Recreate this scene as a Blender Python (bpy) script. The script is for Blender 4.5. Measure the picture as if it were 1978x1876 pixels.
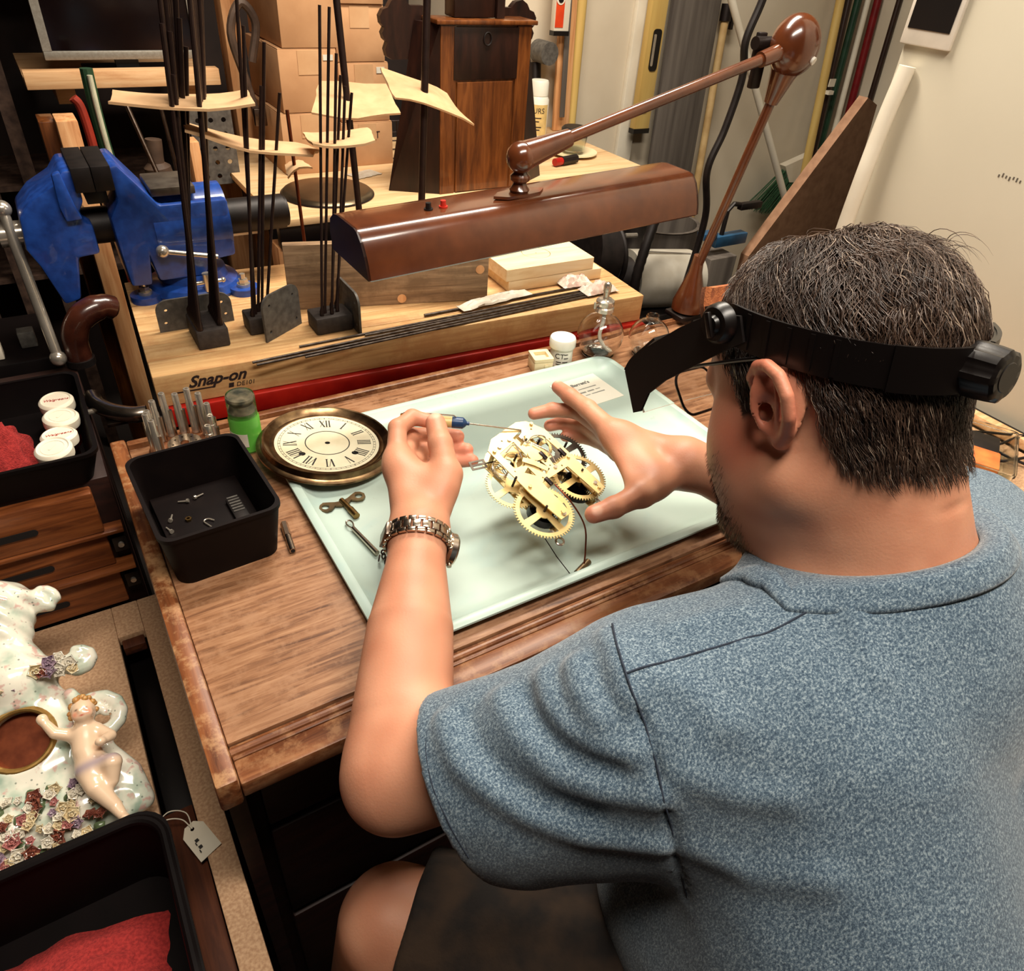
import bpy, bmesh, math, random
import numpy as np
from mathutils import Vector, Matrix, Euler

for _o in list(bpy.data.objects):
    bpy.data.objects.remove(_o)
scene = bpy.context.scene
COL = scene.collection

# ------------------------------------------------------------------ camera
cam_data = bpy.data.cameras.new('camera')
cam_data.sensor_fit = 'HORIZONTAL'
cam_data.sensor_width = 36.0
cam_data.lens = 25.78
cam_data.clip_start = 0.02
cam = bpy.data.objects.new('camera', cam_data)
COL.objects.link(cam)
cam.matrix_world = Matrix(((0.85348832, 0.27226309, -0.44433152, 0.0),
                           (-0.51674762, 0.55230577, -0.65416377, 0.0),
                           (0.06730222, 0.78792839, 0.61207782, 1.41),
                           (0, 0, 0, 1)))
scene.camera = cam

# ------------------------------------------------------------------ world and large lights
world = bpy.data.worlds.new('world')
scene.world = world
world.use_nodes = True
world.node_tree.nodes['Background'].inputs[0].default_value = (1.0, 0.80, 0.62, 1)
world.node_tree.nodes['Background'].inputs[1].default_value = 0.006

def area_light(name, loc, target, sx, sy, watts, color):
    d = bpy.data.lights.new(name, 'AREA')
    d.shape = 'RECTANGLE'; d.size = sx; d.size_y = sy
    d.energy = watts; d.color = color
    o = bpy.data.objects.new(name, d)
    COL.objects.link(o)
    o.location = loc
    o.rotation_euler = (Vector(target) - Vector(loc)).to_track_quat('-Z', 'Y').to_euler()
    return o

# the workshop's two ceiling fluorescents
area_light('ceiling_light_near', (0.42, 0.05, 2.38), (0.42, 0.07, 0.0), 1.2, 0.30, 35, (1.0, 0.90, 0.77))
area_light('ceiling_light_far', (0.95, 1.35, 2.38), (0.95, 1.36, 0.0), 1.2, 0.30, 46, (1.0, 0.90, 0.76))

vs = scene.view_settings
vs.view_transform = 'Standard'
vs.look = 'None'
vs.gamma = 1.0
vs.use_curve_mapping = False
vs.exposure = 0.2

# ------------------------------------------------------------------ helpers: materials
def lin(c):
    out = []
    for v in c:
        v = v / 255.0
        out.append(v / 12.92 if v <= 0.04045 else ((v + 0.055) / 1.055) ** 2.4)
    return (out[0], out[1], out[2], 1.0)

MATS = {}
def new_mat(name):
    m = bpy.data.materials.new(name)
    m.use_nodes = True
    nt = m.node_tree
    b = nt.nodes['Principled BSDF']
    MATS[name] = m
    return m, nt, b

def node(nt, kind, **kw):
    n = nt.nodes.new(kind)
    for k, v in kw.items():
        if k.startswith('i_'):
            n.inputs[k[2:].replace('_', ' ')].default_value = v
        else:
            setattr(n, k, v)
    return n

def ramp(nt, stops):
    r = nt.nodes.new('ShaderNodeValToRGB')
    el = r.color_ramp.elements
    while len(el) < len(stops):
        el.new(0.5)
    for e, (p, c) in zip(el, stops):
        e.position = p
        e.color = lin(c) if max(c) > 1.0 else (c[0], c[1], c[2], 1)
    return r

def mat(name, c1, c2=None, scale=20, rough=0.6, metal=0.0, bump=0.0, bscale=None, stretch=(1, 1, 1), spec=0.5, detail=5, coat=0.0, lo=0.35, hi=0.65):
    """plain procedural: noise mixes two close colours, optional noise bump"""
    m, nt, b = new_mat(name)
    b.inputs['Roughness'].default_value = rough
    b.inputs['Metallic'].default_value = metal
    b.inputs['Specular IOR Level'].default_value = spec
    b.inputs['Coat Weight'].default_value = coat
    tc = node(nt, 'ShaderNodeTexCoord')
    mp = node(nt, 'ShaderNodeMapping')
    mp.inputs['Scale'].default_value = stretch
    nt.links.new(tc.outputs['Object'], mp.inputs['Vector'])
    n = node(nt, 'ShaderNodeTexNoise')
    n.inputs['Scale'].default_value = scale
    n.inputs['Detail'].default_value = detail
    nt.links.new(mp.outputs[0], n.inputs['Vector'])
    if c2 is None:
        c2 = tuple(max(0, int(v * 0.86)) for v in c1)
    r = ramp(nt, [(lo, c2), (hi, c1)])
    nt.links.new(n.outputs['Fac'], r.inputs[0])
    nt.links.new(r.outputs[0], b.inputs['Base Color'])
    if bump > 0:
        n2 = n
        if bscale:
            n2 = node(nt, 'ShaderNodeTexNoise')
            n2.inputs['Scale'].default_value = bscale
            n2.inputs['Detail'].default_value = 6
            nt.links.new(mp.outputs[0], n2.inputs['Vector'])
        bp = node(nt, 'ShaderNodeBump')
        bp.inputs['Strength'].default_value = bump
        bp.inputs['Distance'].default_value = 0.002
        nt.links.new(n2.outputs['Fac'], bp.inputs['Height'])
        nt.links.new(bp.outputs[0], b.inputs['Normal'])
    return m

def wood(name, dark, mid, light, stretch=(2, 30, 30), rough=0.5, bump=0.15, wear=None, wscale=6, coat=0.0, scale=1.0, spec=0.4):
    """grain along the axis with the small stretch value; wear adds a second patchy colour"""
    m, nt, b = new_mat(name)
    b.inputs['Roughness'].default_value = rough
    b.inputs['Coat Weight'].default_value = coat
    b.inputs['Specular IOR Level'].default_value = spec
    tc = node(nt, 'ShaderNodeTexCoord')
    mp = node(nt, 'ShaderNodeMapping')
    mp.inputs['Scale'].default_value = stretch
    nt.links.new(tc.outputs['Object'], mp.inputs['Vector'])
    n = node(nt, 'ShaderNodeTexNoise')
    n.inputs['Scale'].default_value = 2.2 * scale
    n.inputs['Detail'].default_value = 9
    n.inputs['Roughness'].default_value = 0.62
    n.inputs['Distortion'].default_value = 0.6
    nt.links.new(mp.outputs[0], n.inputs['Vector'])
    r = ramp(nt, [(0.30, dark), (0.50, mid), (0.72, light)])
    nt.links.new(n.outputs['Fac'], r.inputs[0])
    last = r.outputs[0]
    if wear:
        n2 = node(nt, 'ShaderNodeTexNoise')
        n2.inputs['Scale'].default_value = wscale
        n2.inputs['Detail'].default_value = 8
        n2.inputs['Roughness'].default_value = 0.7
        nt.links.new(tc.outputs['Object'], n2.inputs['Vector'])
        r2 = ramp(nt, [(0.48, (0, 0, 0)), (0.62, (0.75, 0.75, 0.75))])
        nt.links.new(n2.outputs['Fac'], r2.inputs[0])
        mx = node(nt, 'ShaderNodeMixRGB')
        nt.links.new(r2.outputs[0], mx.inputs[0])
        nt.links.new(last, mx.inputs[1])
        mx.inputs[2].default_value = lin(wear)
        last = mx.outputs[0]
    nt.links.new(last, b.inputs['Base Color'])
    bp = node(nt, 'ShaderNodeBump')
    bp.inputs['Strength'].default_value = bump
    bp.inputs['Distance'].default_value = 0.0015
    nt.links.new(n.outputs['Fac'], bp.inputs['Height'])
    nt.links.new(bp.outputs[0], b.inputs['Normal'])
    return m

def glass(name, tint=(255, 255, 255), rough=0.02, ior=1.45):
    m, nt, b = new_mat(name)
    b.inputs['Base Color'].default_value = lin(tint)
    b.inputs['Transmission Weight'].default_value = 1.0
    b.inputs['Roughness'].default_value = rough
    b.inputs['IOR'].default_value = ior
    return m

def emit(name, c, strength):
    m, nt, b = new_mat(name)
    b.inputs['Base Color'].default_value = lin(c)
    b.inputs['Emission Color'].default_value = lin(c)
    b.inputs['Emission Strength'].default_value = strength
    return m

# ------------------------------------------------------------------ helpers: meshes
def V(*a):
    return Vector(a)

def frame_to(d):
    """3x3 matrix whose z axis is d"""
    d = Vector(d).normalized()
    a = Vector((0, 0, 1)) if abs(d.z) < 0.95 else Vector((1, 0, 0))
    x = a.cross(d).normalized()
    y = d.cross(x)
    return Matrix((x, y, d)).transposed()

def place(loc=(0, 0, 0), rx=0, ry=0, rz=0, s=1.0):
    return Matrix.Translation(Vector(loc)) @ Euler((math.radians(rx), math.radians(ry), math.radians(rz)), 'XYZ').to_matrix().to_4x4() @ Matrix.Scale(s, 4)

class MB:
    def __init__(self):
        self.v = []; self.f = []
    def add(self, vs_, fs_, M=None):
        o = len(self.v)
        for p in vs_:
            p = Vector(p)
            self.v.append(M @ p if M is not None else p)
        for f_ in fs_:
            self.f.append(tuple(i + o for i in f_))
        return self
    def box(self, c, s, M=None, bev=0.0):
        hx, hy, hz = s[0] / 2, s[1] / 2, s[2] / 2
        if bev <= 0:
            vs_ = [(c[0] + a * hx, c[1] + b_ * hy, c[2] + e * hz) for a in (-1, 1) for b_ in (-1, 1) for e in (-1, 1)]
            fs_ = [(0, 1, 3, 2), (4, 6, 7, 5), (0, 4, 5, 1), (2, 3, 7, 6), (0, 2, 6, 4), (1, 5, 7, 3)]
            return self.add(vs_, fs_, M)
        b = bmesh.new()
        bmesh.ops.create_cube(b, size=1.0)
        bmesh.ops.scale(b, vec=s, verts=b.verts)
        bmesh.ops.translate(b, vec=c, verts=b.verts)
        bmesh.ops.bevel(b, geom=b.edges[:], offset=bev, segments=2, affect='EDGES', profile=0.5)
        b.verts.index_update()
        self.add([v.co.copy() for v in b.verts], [tuple(v.index for v in f_.verts) for f_ in b.faces], M)
        b.free()
        return self
    def span(self, a, b_, M=None, bev=0.0):
        c = [(p + q) / 2 for p, q in zip(a, b_)]
        s = [abs(q - p) for p, q in zip(a, b_)]
        return self.box(c, s, M, bev)
    def cyl(self, p0, p1, r0, r1=None, n=16, cap=True, M=None):
        r1 = r0 if r1 is None else r1
        p0 = Vector(p0); p1 = Vector(p1)
        F = frame_to(p1 - p0)
        vs_ = []
        for p, r in ((p0, r0), (p1, r1)):
            for i in range(n):
                a = 2 * math.pi * i / n
                vs_.append(p + F @ Vector((r * math.cos(a), r * math.sin(a), 0)))
        fs_ = [(i, (i + 1) % n, n + (i + 1) % n, n + i) for i in range(n)]
        if cap:
            fs_ += [tuple(range(n - 1, -1, -1)), tuple(range(n, 2 * n))]
        return self.add(vs_, fs_, M)
    def lathe(self, prof, n=24, M=None, a0=0.0, a1=None, caps=True):
        """prof: list of (r, z); closed in angle"""
        full = a1 is None
        k = n if full else n + 1
        ang = [a0 + (2 * math.pi if full else (a1 - a0)) * i / n for i in range(k)]
        vs_ = [(r * math.cos(a), r * math.sin(a), z) for r, z in prof for a in ang]
        fs_ = []
        for j in range(len(prof) - 1):
            for i in range(n):
                i2 = (i + 1) % k
                fs_.append((j * k + i, j * k + i2, (j + 1) * k + i2, (j + 1) * k + i))
        if full and caps:
            if prof[0][0] > 1e-5: fs_.append(tuple(range(n - 1, -1, -1)))
            if prof[-1][0] > 1e-5: fs_.append(tuple((len(prof) - 1) * k + i for i in range(n)))
        return self.add(vs_, fs_, M)
    def tube(self, pts, r, n=8, M=None, cap=True, closed=False):
        pts = [Vector(p) for p in pts]
        rs = r if isinstance(r, (list, tuple)) else [r] * len(pts)
        m = len(pts)
        vs_ = []; up = None
        for i, p in enumerate(pts):
            if closed:
                t = pts[(i + 1) % m] - pts[(i - 1) % m]
            else:
                t = pts[min(i + 1, m - 1)] - pts[max(i - 1, 0)]
            t = t.normalized() if t.length > 1e-9 else Vector((0, 0, 1))
            if up is None:
                up = frame_to(t).col[0]
            x = (up - t * up.dot(t))
            x = x.normalized() if x.length > 1e-6 else frame_to(t).col[0]
            up = x
            y = t.cross(x)
            for k in range(n):
                a = 2 * math.pi * k / n
                vs_.append(p + x * (rs[i] * math.cos(a)) + y * (rs[i] * math.sin(a)))
        fs_ = []
        for i in range(m if closed else m - 1):
            for k in range(n):
                a, b_ = i * n, ((i + 1) % m) * n
                fs_.append((a + k, a + (k + 1) % n, b_ + (k + 1) % n, b_ + k))
        if cap and not closed:
            fs_ += [tuple(range(n - 1, -1, -1)), tuple((m - 1) * n + k for k in range(n))]
        return self.add(vs_, fs_, M)
    def prism(self, poly, z0, z1, M=None):
        n = len(poly)
        vs_ = [(x, y, z0) for x, y in poly] + [(x, y, z1) for x, y in poly]
        fs_ = [(i, (i + 1) % n, n + (i + 1) % n, n + i) for i in range(n)]
        fs_ += [tuple(range(n - 1, -1, -1)), tuple(range(n, 2 * n))]
        return self.add(vs_, fs_, M)
    def ball(self, c, r, M=None, nu=16, nv=10, sc=(1, 1, 1)):
        vs_ = []; fs_ = []
        for j in range(nv + 1):
            b_ = math.pi * j / nv
            for i in range(nu):
                a = 2 * math.pi * i / nu
                vs_.append((c[0] + r * sc[0] * math.sin(b_) * math.cos(a), c[1] + r * sc[1] * math.sin(b_) * math.sin(a), c[2] + r * sc[2] * math.cos(b_)))
        for j in range(nv):
            for i in range(nu):
                fs_.append((j * nu + i, (j + 1) * nu + i, (j + 1) * nu + (i + 1) % nu, j * nu + (i + 1) % nu))
        return self.add(vs_, fs_, M)
    def grid(self, fn, nu, nv, M=None, two=0.0):
        """fn(u,v)->point for u,v in 0..1; two>0 gives it that thickness along the normal"""
        vs_ = [Vector(fn(i / nu, j / nv)) for j in range(nv + 1) for i in range(nu + 1)]
        k = nu + 1
        fs_ = [(j * k + i, j * k + i + 1, (j + 1) * k + i + 1, (j + 1) * k + i) for j in range(nv) for i in range(nu)]
        if two:
            nrm = []
            for j in range(nv + 1):
                for i in range(nu + 1):
                    a = vs_[j * k + min(i + 1, nu)] - vs_[j * k + max(i - 1, 0)]
                    b_ = vs_[min(j + 1, nv) * k + i] - vs_[max(j - 1, 0) * k + i]
                    c_ = a.cross(b_)
                    nrm.append(c_.normalized() if c_.length > 1e-12 else Vector((0, 0, 1)))
            o = len(vs_)
            vs_ = vs_ + [p - q * two for p, q in zip(vs_, nrm)]
            fs_ = fs_ + [tuple(i + o for i in reversed(f_)) for f_ in fs_]
            rim = [i for i in range(nu + 1)] + [j * k + nu for j in range(1, nv + 1)] + [nv * k + i for i in range(nu - 1, -1, -1)] + [j * k for j in range(nv - 1, 0, -1)]
            for a, b_ in zip(rim, rim[1:] + rim[:1]):
                fs_.append((b_, a, a + o, b_ + o))
        return self.add(vs_, fs_, M)

def rrect(w, h, r, n=5, cx=0, cy=0):
    out = []
    for k, (sx, sy) in enumerate(((1, 1), (-1, 1), (-1, -1), (1, -1))):
        for i in range(n + 1):
            a = math.pi / 2 * (k + i / n)
            out.append((cx + sx * (w / 2 - r) + r * math.cos(a), cy + sy * (h / 2 - r) + r * math.sin(a)))
    return out

def circle(r, n=24, cx=0, cy=0, a0=0.0):
    return [(cx + r * math.cos(a0 + 2 * math.pi * i / n), cy + r * math.sin(a0 + 2 * math.pi * i / n)) for i in range(n)]

def flat_mesh(outlines, t):
    """plate of thickness t (z 0..t) from 2D outlines, inner ones become holes"""
    cu = bpy.data.curves.new('tmp', 'CURVE')
    cu.dimensions = '2D'; cu.fill_mode = 'BOTH'; cu.extrude = t / 2
    for pl in outlines:
        sp = cu.splines.new('POLY')
        sp.points.add(len(pl) - 1)
        for q, p in zip(sp.points, pl):
            q.co = (p[0], p[1], 0, 1)
        sp.use_cyclic_u = True
    o = bpy.data.objects.new('tmp', cu)
    COL.objects.link(o)
    dg = bpy.context.evaluated_depsgraph_get()
    me = bpy.data.meshes.new_from_object(o.evaluated_get(dg))
    bpy.data.objects.remove(o); bpy.data.curves.remove(cu)
    out = ([Vector((v.co.x, v.co.y, v.co.z + t / 2)) for v in me.vertices], [tuple(p.vertices) for p in me.polygons])
    bpy.data.meshes.remove(me)
    return out

FONT_CACHE = {}
def text_mesh(s, size, t=0.0003, shear=0.0, align='CENTER', weight=0.0):
    cu = bpy.data.curves.new('tmp', 'FONT')
    cu.body = s; cu.size = size; cu.extrude = t / 2; cu.shear = shear
    cu.align_x = align; cu.align_y = 'CENTER'; cu.resolution_u = 3; cu.offset = weight
    o = bpy.data.objects.new('tmp', cu)
    COL.objects.link(o)
    dg = bpy.context.evaluated_depsgraph_get()
    me = bpy.data.meshes.new_from_object(o.evaluated_get(dg))
    bpy.data.objects.remove(o); bpy.data.curves.remove(cu)
    out = ([v.co.copy() for v in me.vertices], [tuple(p.vertices) for p in me.polygons])
    bpy.data.meshes.remove(me)
    return out

def to_mesh(name, mb, smooth=True, angle=35):
    me = bpy.data.meshes.new(name)
    me.from_pydata([tuple(v) for v in mb.v], [], mb.f)
    b = bmesh.new(); b.from_mesh(me)
    bmesh.ops.remove_doubles(b, verts=b.verts, dist=1e-6)
    bmesh.ops.recalc_face_normals(b, faces=b.faces)
    b.to_mesh(me); b.free()
    if smooth:
        me.polygons.foreach_set('use_smooth', [True] * len(me.polygons))
        me.set_sharp_from_angle(angle=math.radians(angle))
    return me

def obj(name, mb, m, parent=None, smooth=True, angle=35, label=None, world=False, kind=None):
    """links one mesh object; vertices are in the parent's space unless world=True"""
    if world and parent is not None:
        inv = parent.matrix_basis.inverted()
        if parent.parent is not None:
            inv = inv @ parent.parent.matrix_basis.inverted()
        mb.v = [inv @ v for v in mb.v]
    me = mb if isinstance(mb, bpy.types.Mesh) else to_mesh(name, mb, smooth, angle)
    if not me.materials:
        me.materials.append(m if not isinstance(m, str) else MATS[m])
    o = bpy.data.objects.new(name, me)
    COL.objects.link(o)
    if parent is not None:
        o.parent = parent
    if label:
        o['label'] = label
    if kind:
        o['kind'] = kind
    return o

def tag(o, label, cat, group=None):
    o['label'] = label; o['category'] = cat
    if group: o['group'] = group
    return o

def thing(name, label, cat, loc=(0, 0, 0), rz=0.0, group=None, M=None):
    o = bpy.data.objects.new(name, None)
    o.empty_display_size = 0.02
    COL.objects.link(o)
    if M is not None:
        o.matrix_basis = M
    else:
        o.location = loc; o.rotation_euler = (0, 0, math.radians(rz))
        o.matrix_basis = place(loc, rz=rz)
    return tag(o, label, cat, group)

def single(name, mb, m, label, cat, loc=(0, 0, 0), rz=0.0, group=None, M=None, smooth=True, angle=35):
    """a thing that is one mesh, built in local coordinates"""
    o = obj(name, mb, m, None, smooth, angle)
    o.matrix_basis = M if M is not None else place(loc, rz=rz)
    return tag(o, label, cat, group)

def struct(name, mb, m, **kw):
    o = obj(name, mb, m, None, **kw)
    o['kind'] = 'structure'
    return o

def dup(src, M=None, label=None, group=None):
    r = src.copy(); COL.objects.link(r)
    if M is not None: r.matrix_basis = M
    if label: r['label'] = label
    if group: r['group'] = group
    for ch in src.children:
        c = ch.copy(); COL.objects.link(c); c.parent = r
        for g in ch.children:
            d = g.copy(); COL.objects.link(d); d.parent = c
    return r

def cr(pts, n=8, closed=False):
    """Catmull-Rom through points"""
    P = [Vector(p) for p in pts]
    out = []
    m = len(P)
    for i in range(m if closed else m - 1):
        p0 = P[(i - 1) % m] if closed or i > 0 else P[0] * 2 - P[1]
        p1 = P[i]; p2 = P[(i + 1) % m]
        p3 = P[(i + 2) % m] if closed or i + 2 < m else P[-1] * 2 - P[-2]
        for k in range(n):
            t = k / n
            out.append(0.5 * ((2 * p1) + (p2 - p0) * t + (2 * p0 - 5 * p1 + 4 * p2 - p3) * t * t + (3 * p1 - p0 - 3 * p2 + p3) * t ** 3))
    if not closed: out.append(P[-1])
    return out
# ------------------------------------------------------------------ materials
mat('wall_white', (214, 202, 180), (200, 186, 163), scale=3, rough=0.85, bump=0.05, bscale=180)
mat('wall_cream', (202, 194, 175), (194, 186, 166), scale=2, rough=0.6, bump=0.03, bscale=250)
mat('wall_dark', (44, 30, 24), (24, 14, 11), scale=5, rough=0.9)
mat('concrete', (38, 28, 23), (26, 18, 15), scale=6, rough=0.9, bump=0.2)
mat('ceiling_paint', (120, 108, 95), scale=3, rough=0.9)
wood('desk_wood', (78, 46, 29), (138, 96, 66), (176, 134, 100), stretch=(5, 60, 60), rough=0.45, wear=(160, 120, 90), wscale=30, bump=0.25)
wood('desk_edge', (66, 32, 16), (112, 66, 38), (150, 98, 62), stretch=(3, 34, 34), rough=0.38, wear=(150, 108, 74), wscale=40)
wood('desk_side', (66, 32, 14), (116, 66, 36), (150, 92, 52), stretch=(34, 3, 34), rough=0.4, wear=(180, 138, 96), wscale=40)
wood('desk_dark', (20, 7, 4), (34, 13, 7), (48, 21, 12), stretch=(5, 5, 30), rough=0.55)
wood('butcher', (176, 128, 82), (206, 164, 112), (224, 188, 138), stretch=(2.2, 46, 40), rough=0.55, wear=(186, 136, 88), wscale=12, bump=0.3)
mat('red_paint', (178, 30, 18), (152, 18, 12), scale=30, rough=0.4)
wood('pine', (196, 140, 92), (222, 176, 128), (236, 200, 156), stretch=(2, 30, 30), rough=0.6)
wood('pine_up', (176, 114, 68), (206, 150, 100), (224, 176, 128), stretch=(30, 30, 2), rough=0.6)
wood('ply', (190, 150, 104), (214, 178, 132), (228, 196, 154), stretch=(2, 16, 16), rough=0.6)
mat('particle', (204, 166, 130), (176, 136, 102), scale=260, rough=0.8, bump=0.15, detail=2)
mat('black_paint', (12, 7, 6), scale=20, rough=0.4)
mat('kraft', (196, 150, 108), (182, 136, 95), scale=14, rough=0.85)

mat('steel', (196, 182, 166), (170, 156, 142), scale=60, rough=0.24, metal=1.0)
mat('steel_dark', (112, 98, 88), (86, 74, 66), scale=60, rough=0.3, metal=1.0)

# ------------------------------------------------------------------ room shell
struct('floor', MB().box((0.5, 0.9, -0.03), (5.4, 5.2, 0.06)), 'concrete')
struct('ceiling', MB().box((0.5, 0.9, 2.52), (5.4, 5.2, 0.06)), 'ceiling_paint')
struct('wall_back', MB().span((1.2, 2.27, 0), (3.2, 2.35, 2.49)), 'wall_white')
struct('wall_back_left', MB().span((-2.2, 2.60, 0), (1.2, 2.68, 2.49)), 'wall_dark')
struct('wall_back_return', MB().span((1.2, 2.35, 0), (1.26, 2.60, 2.49)), 'wall_white')
struct('wall_far_right', MB().span((3.12, -1.6, 0), (3.2, 2.27, 2.49)), 'wall_white')
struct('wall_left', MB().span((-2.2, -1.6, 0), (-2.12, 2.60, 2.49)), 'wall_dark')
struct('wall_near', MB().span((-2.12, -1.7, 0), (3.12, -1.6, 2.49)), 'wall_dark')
struct('wall_right', MB().span((1.355, -1.6, 0), (1.45, 0.905, 2.49), bev=0.003), 'wall_cream')
WR = bpy.data.objects['wall_right']
sm_ = MB()
for _k in range(7):
    sm_.box((1.3547, 0.655 - 0.006 * _k, 1.128 + 0.0012 * ((_k * 5) % 3)), (0.0008, 0.0022, 0.004 + 0.002 * (_k % 2)))
mat('scuff', (92, 84, 74), scale=60, rough=0.9)
obj('scuff_marks', sm_, 'scuff', WR, smooth=False)
struct('baseboard_right', MB().span((1.335, -0.6, 0.7505), (1.355, 0.80, 0.7545)).span((1.349, -0.6, 0.7545), (1.355, 0.80, 0.760)), 'black_paint')
struct('trim_1', MB().span((1.315, -0.6, 0.75), (1.334, 0.80, 0.768), bev=0.002), 'pine')

# ------------------------------------------------------------------ writing desk
DZ = 0.75
desk = thing('writing_desk', 'worn brown wooden desk in front of the seated man', 'desk', (0, 0, 0))
obj('desktop', MB().span((0.012, 0.475, DZ - 0.022), (1.10, 1.03, DZ), bev=0.002), 'desk_wood', desk)
obj('front_moulding', MB().span((0.012, 0.457, DZ - 0.022), (1.10, 0.4745, DZ - 0.0035), bev=0.0025).cyl((0.012, 0.466, DZ - 0.004), (1.10, 0.466, DZ - 0.004), 0.0045, n=10), 'desk_edge', desk, label='rounded moulding along the desk front')
obj('front_edge', MB().span((0.012, 0.428, DZ - 0.026), (1.10, 0.4565, DZ - 0.0025), bev=0.003), 'desk_edge', desk, label='worn front edge strip of the desk')
lipM = MB().span((-0.010, 0.426, DZ - 0.032), (0.0115, 1.048, DZ + 0.010), bev=0.004)
obj('side_lip', lipM, 'desk_side', desk, label='raised side lip with rubbed pale edge')
obj('back_rail', MB().span((0.012, 1.030, DZ - 0.02), (1.13, 1.044, DZ + 0.008), bev=0.003), 'desk_edge', desk)
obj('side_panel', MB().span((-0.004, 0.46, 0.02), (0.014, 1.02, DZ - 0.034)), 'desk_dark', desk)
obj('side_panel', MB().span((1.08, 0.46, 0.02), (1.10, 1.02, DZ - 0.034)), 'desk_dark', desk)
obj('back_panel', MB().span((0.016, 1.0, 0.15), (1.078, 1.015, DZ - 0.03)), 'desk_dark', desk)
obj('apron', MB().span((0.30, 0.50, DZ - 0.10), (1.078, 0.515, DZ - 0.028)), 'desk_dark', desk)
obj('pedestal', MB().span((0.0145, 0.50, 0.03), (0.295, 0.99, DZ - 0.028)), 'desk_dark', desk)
for k, (za, zb) in enumerate(((0.56, 0.70), (0.33, 0.545), (0.06, 0.315))):
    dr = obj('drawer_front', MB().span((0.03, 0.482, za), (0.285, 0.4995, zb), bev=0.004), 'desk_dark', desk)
obj('drawer_runner', MB().span((0.297, 0.53, 0.545), (0.315, 0.98, 0.556)), 'desk_edge', desk)

# side counter to the right of the desk, under the cream wall
cnt = thing('side_counter', 'pale board counter against the cream wall at right', 'counter', (0, 0, 0))
obj('counter_top', MB().span((1.104, -0.6, 0.728), (1.31, 0.80, 0.7495), bev=0.002), 'particle', cnt)
obj('counter_leg', MB().span((1.28, -0.55, 0.0), (1.31, -0.50, 0.728)), 'pine_up', cnt)
obj('counter_leg', MB().span((1.28, 0.72, 0.0), (1.31, 0.77, 0.728)), 'pine_up', cnt)

# ------------------------------------------------------------------ tool cabinet with butcher block top
BZ = 0.815
cab = thing('tool_cabinet', 'red steel tool cabinet with a thick butcher block top', 'cabinet', (0.073, 1.112, 0), -3.2)
obj('cabinet_body', MB().span((0.012, 0.02, 0.02), (0.93, 0.37, BZ - 0.0901), bev=0.004), 'black_paint', cab, label='dark cabinet body')
obj('red_rim', MB().span((0.004, -0.010, BZ - 0.09), (0.942, 0.37, BZ - 0.056), bev=0.003), 'red_paint', cab, label='bright red painted rim')
top = thing('butcher_block', 'thick pale butcher block bench top with stamped lettering', 'bench top', (0.073, 1.112, BZ), -3.2)
N_STAVE = 7
for k in range(N_STAVE):
    y0 = 0.385 * k / N_STAVE
    obj('stave', MB().span((0, y0, -0.055), (0.935, y0 + 0.385 / N_STAVE - 0.0004, -0.0003 * (k % 2)), bev=0.0012 if k else 0.0025), 'butcher', top)
mat('ink', (34, 14, 12), scale=40, rough=0.8)
tx = MB()
tx.add(*text_mesh('Snap-on', 0.027, shear=0.45, weight=0.0008), M=place((0.092, -0.0003, -0.020), rx=90, rz=0))
tx.span((0.030, -0.0006, -0.0345), (0.085, -0.0001, -0.0325))
tx.add(*text_mesh('\u25A0 DE101', 0.011, shear=0.2), M=place((0.128, -0.0003, -0.037), rx=90))
obj('stamped_lettering', tx, 'ink', top, smooth=False, label='dark stamped lettering on the front edge')

# ------------------------------------------------------------------ the sheet tray
mat('tray_paint', (180, 198, 188), (168, 188, 180), scale=5, rough=0.38, bump=0.02, bscale=60)
tr_m, nt, b = MATS['tray_paint'], MATS['tray_paint'].node_tree, MATS['tray_paint'].node_tree.nodes['Principled BSDF']
# old worn stains on the enamel: bluish smears and grey scuffs
tc = node(nt, 'ShaderNodeTexCoord')
n1 = node(nt, 'ShaderNodeTexNoise'); n1.inputs['Scale'].default_value = 7; n1.inputs['Detail'].default_value = 6; n1.inputs['Distortion'].default_value = 1.5
n2 = node(nt, 'ShaderNodeTexNoise'); n2.inputs['Scale'].default_value = 46; n2.inputs['Detail'].default_value = 8; n2.inputs['Roughness'].default_value = 0.75
nt.links.new(tc.outputs['Object'], n1.inputs['Vector']); nt.links.new(tc.outputs['Object'], n2.inputs['Vector'])
r1 = ramp(nt, [(0.52, (0, 0, 0)), (0.72, (0.55, 0.55, 0.55))]); r2 = ramp(nt, [(0.62, (0, 0, 0)), (0.74, (0.7, 0.7, 0.7))])
nt.links.new(n1.outputs['Fac'], r1.inputs[0]); nt.links.new(n2.outputs['Fac'], r2.inputs[0])
old = b.inputs['Base Color'].links[0].from_socket
m1 = node(nt, 'ShaderNodeMixRGB'); m2 = node(nt, 'ShaderNodeMixRGB')
nt.links.new(r1.outputs[0], m1.inputs[0]); nt.links.new(old, m1.inputs[1]); m1.inputs[2].default_value = lin((150, 182, 182))
nt.links.new(r2.outputs[0], m2.inputs[0]); nt.links.new(m1.outputs[0], m2.inputs[1]); m2.inputs[2].default_value = lin((150, 160, 152))
nt.links.new(m2.outputs[0], b.inputs['Base Color'])
TW, TD = 0.652, 0.472
def ring(w, h, r, z, n=6):
    return [Vector((x, y, z)) for x, y in rrect(w, h, r, n)]
tray = MB()
prof = [(0.006, 0.0125), (0.0, 0.0115), (0.0005, 0.014), (0.006, 0.0165), (0.012, 0.0155), (0.017, 0.010), (0.026, 0.0045), (0.034, 0.003)]
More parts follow.
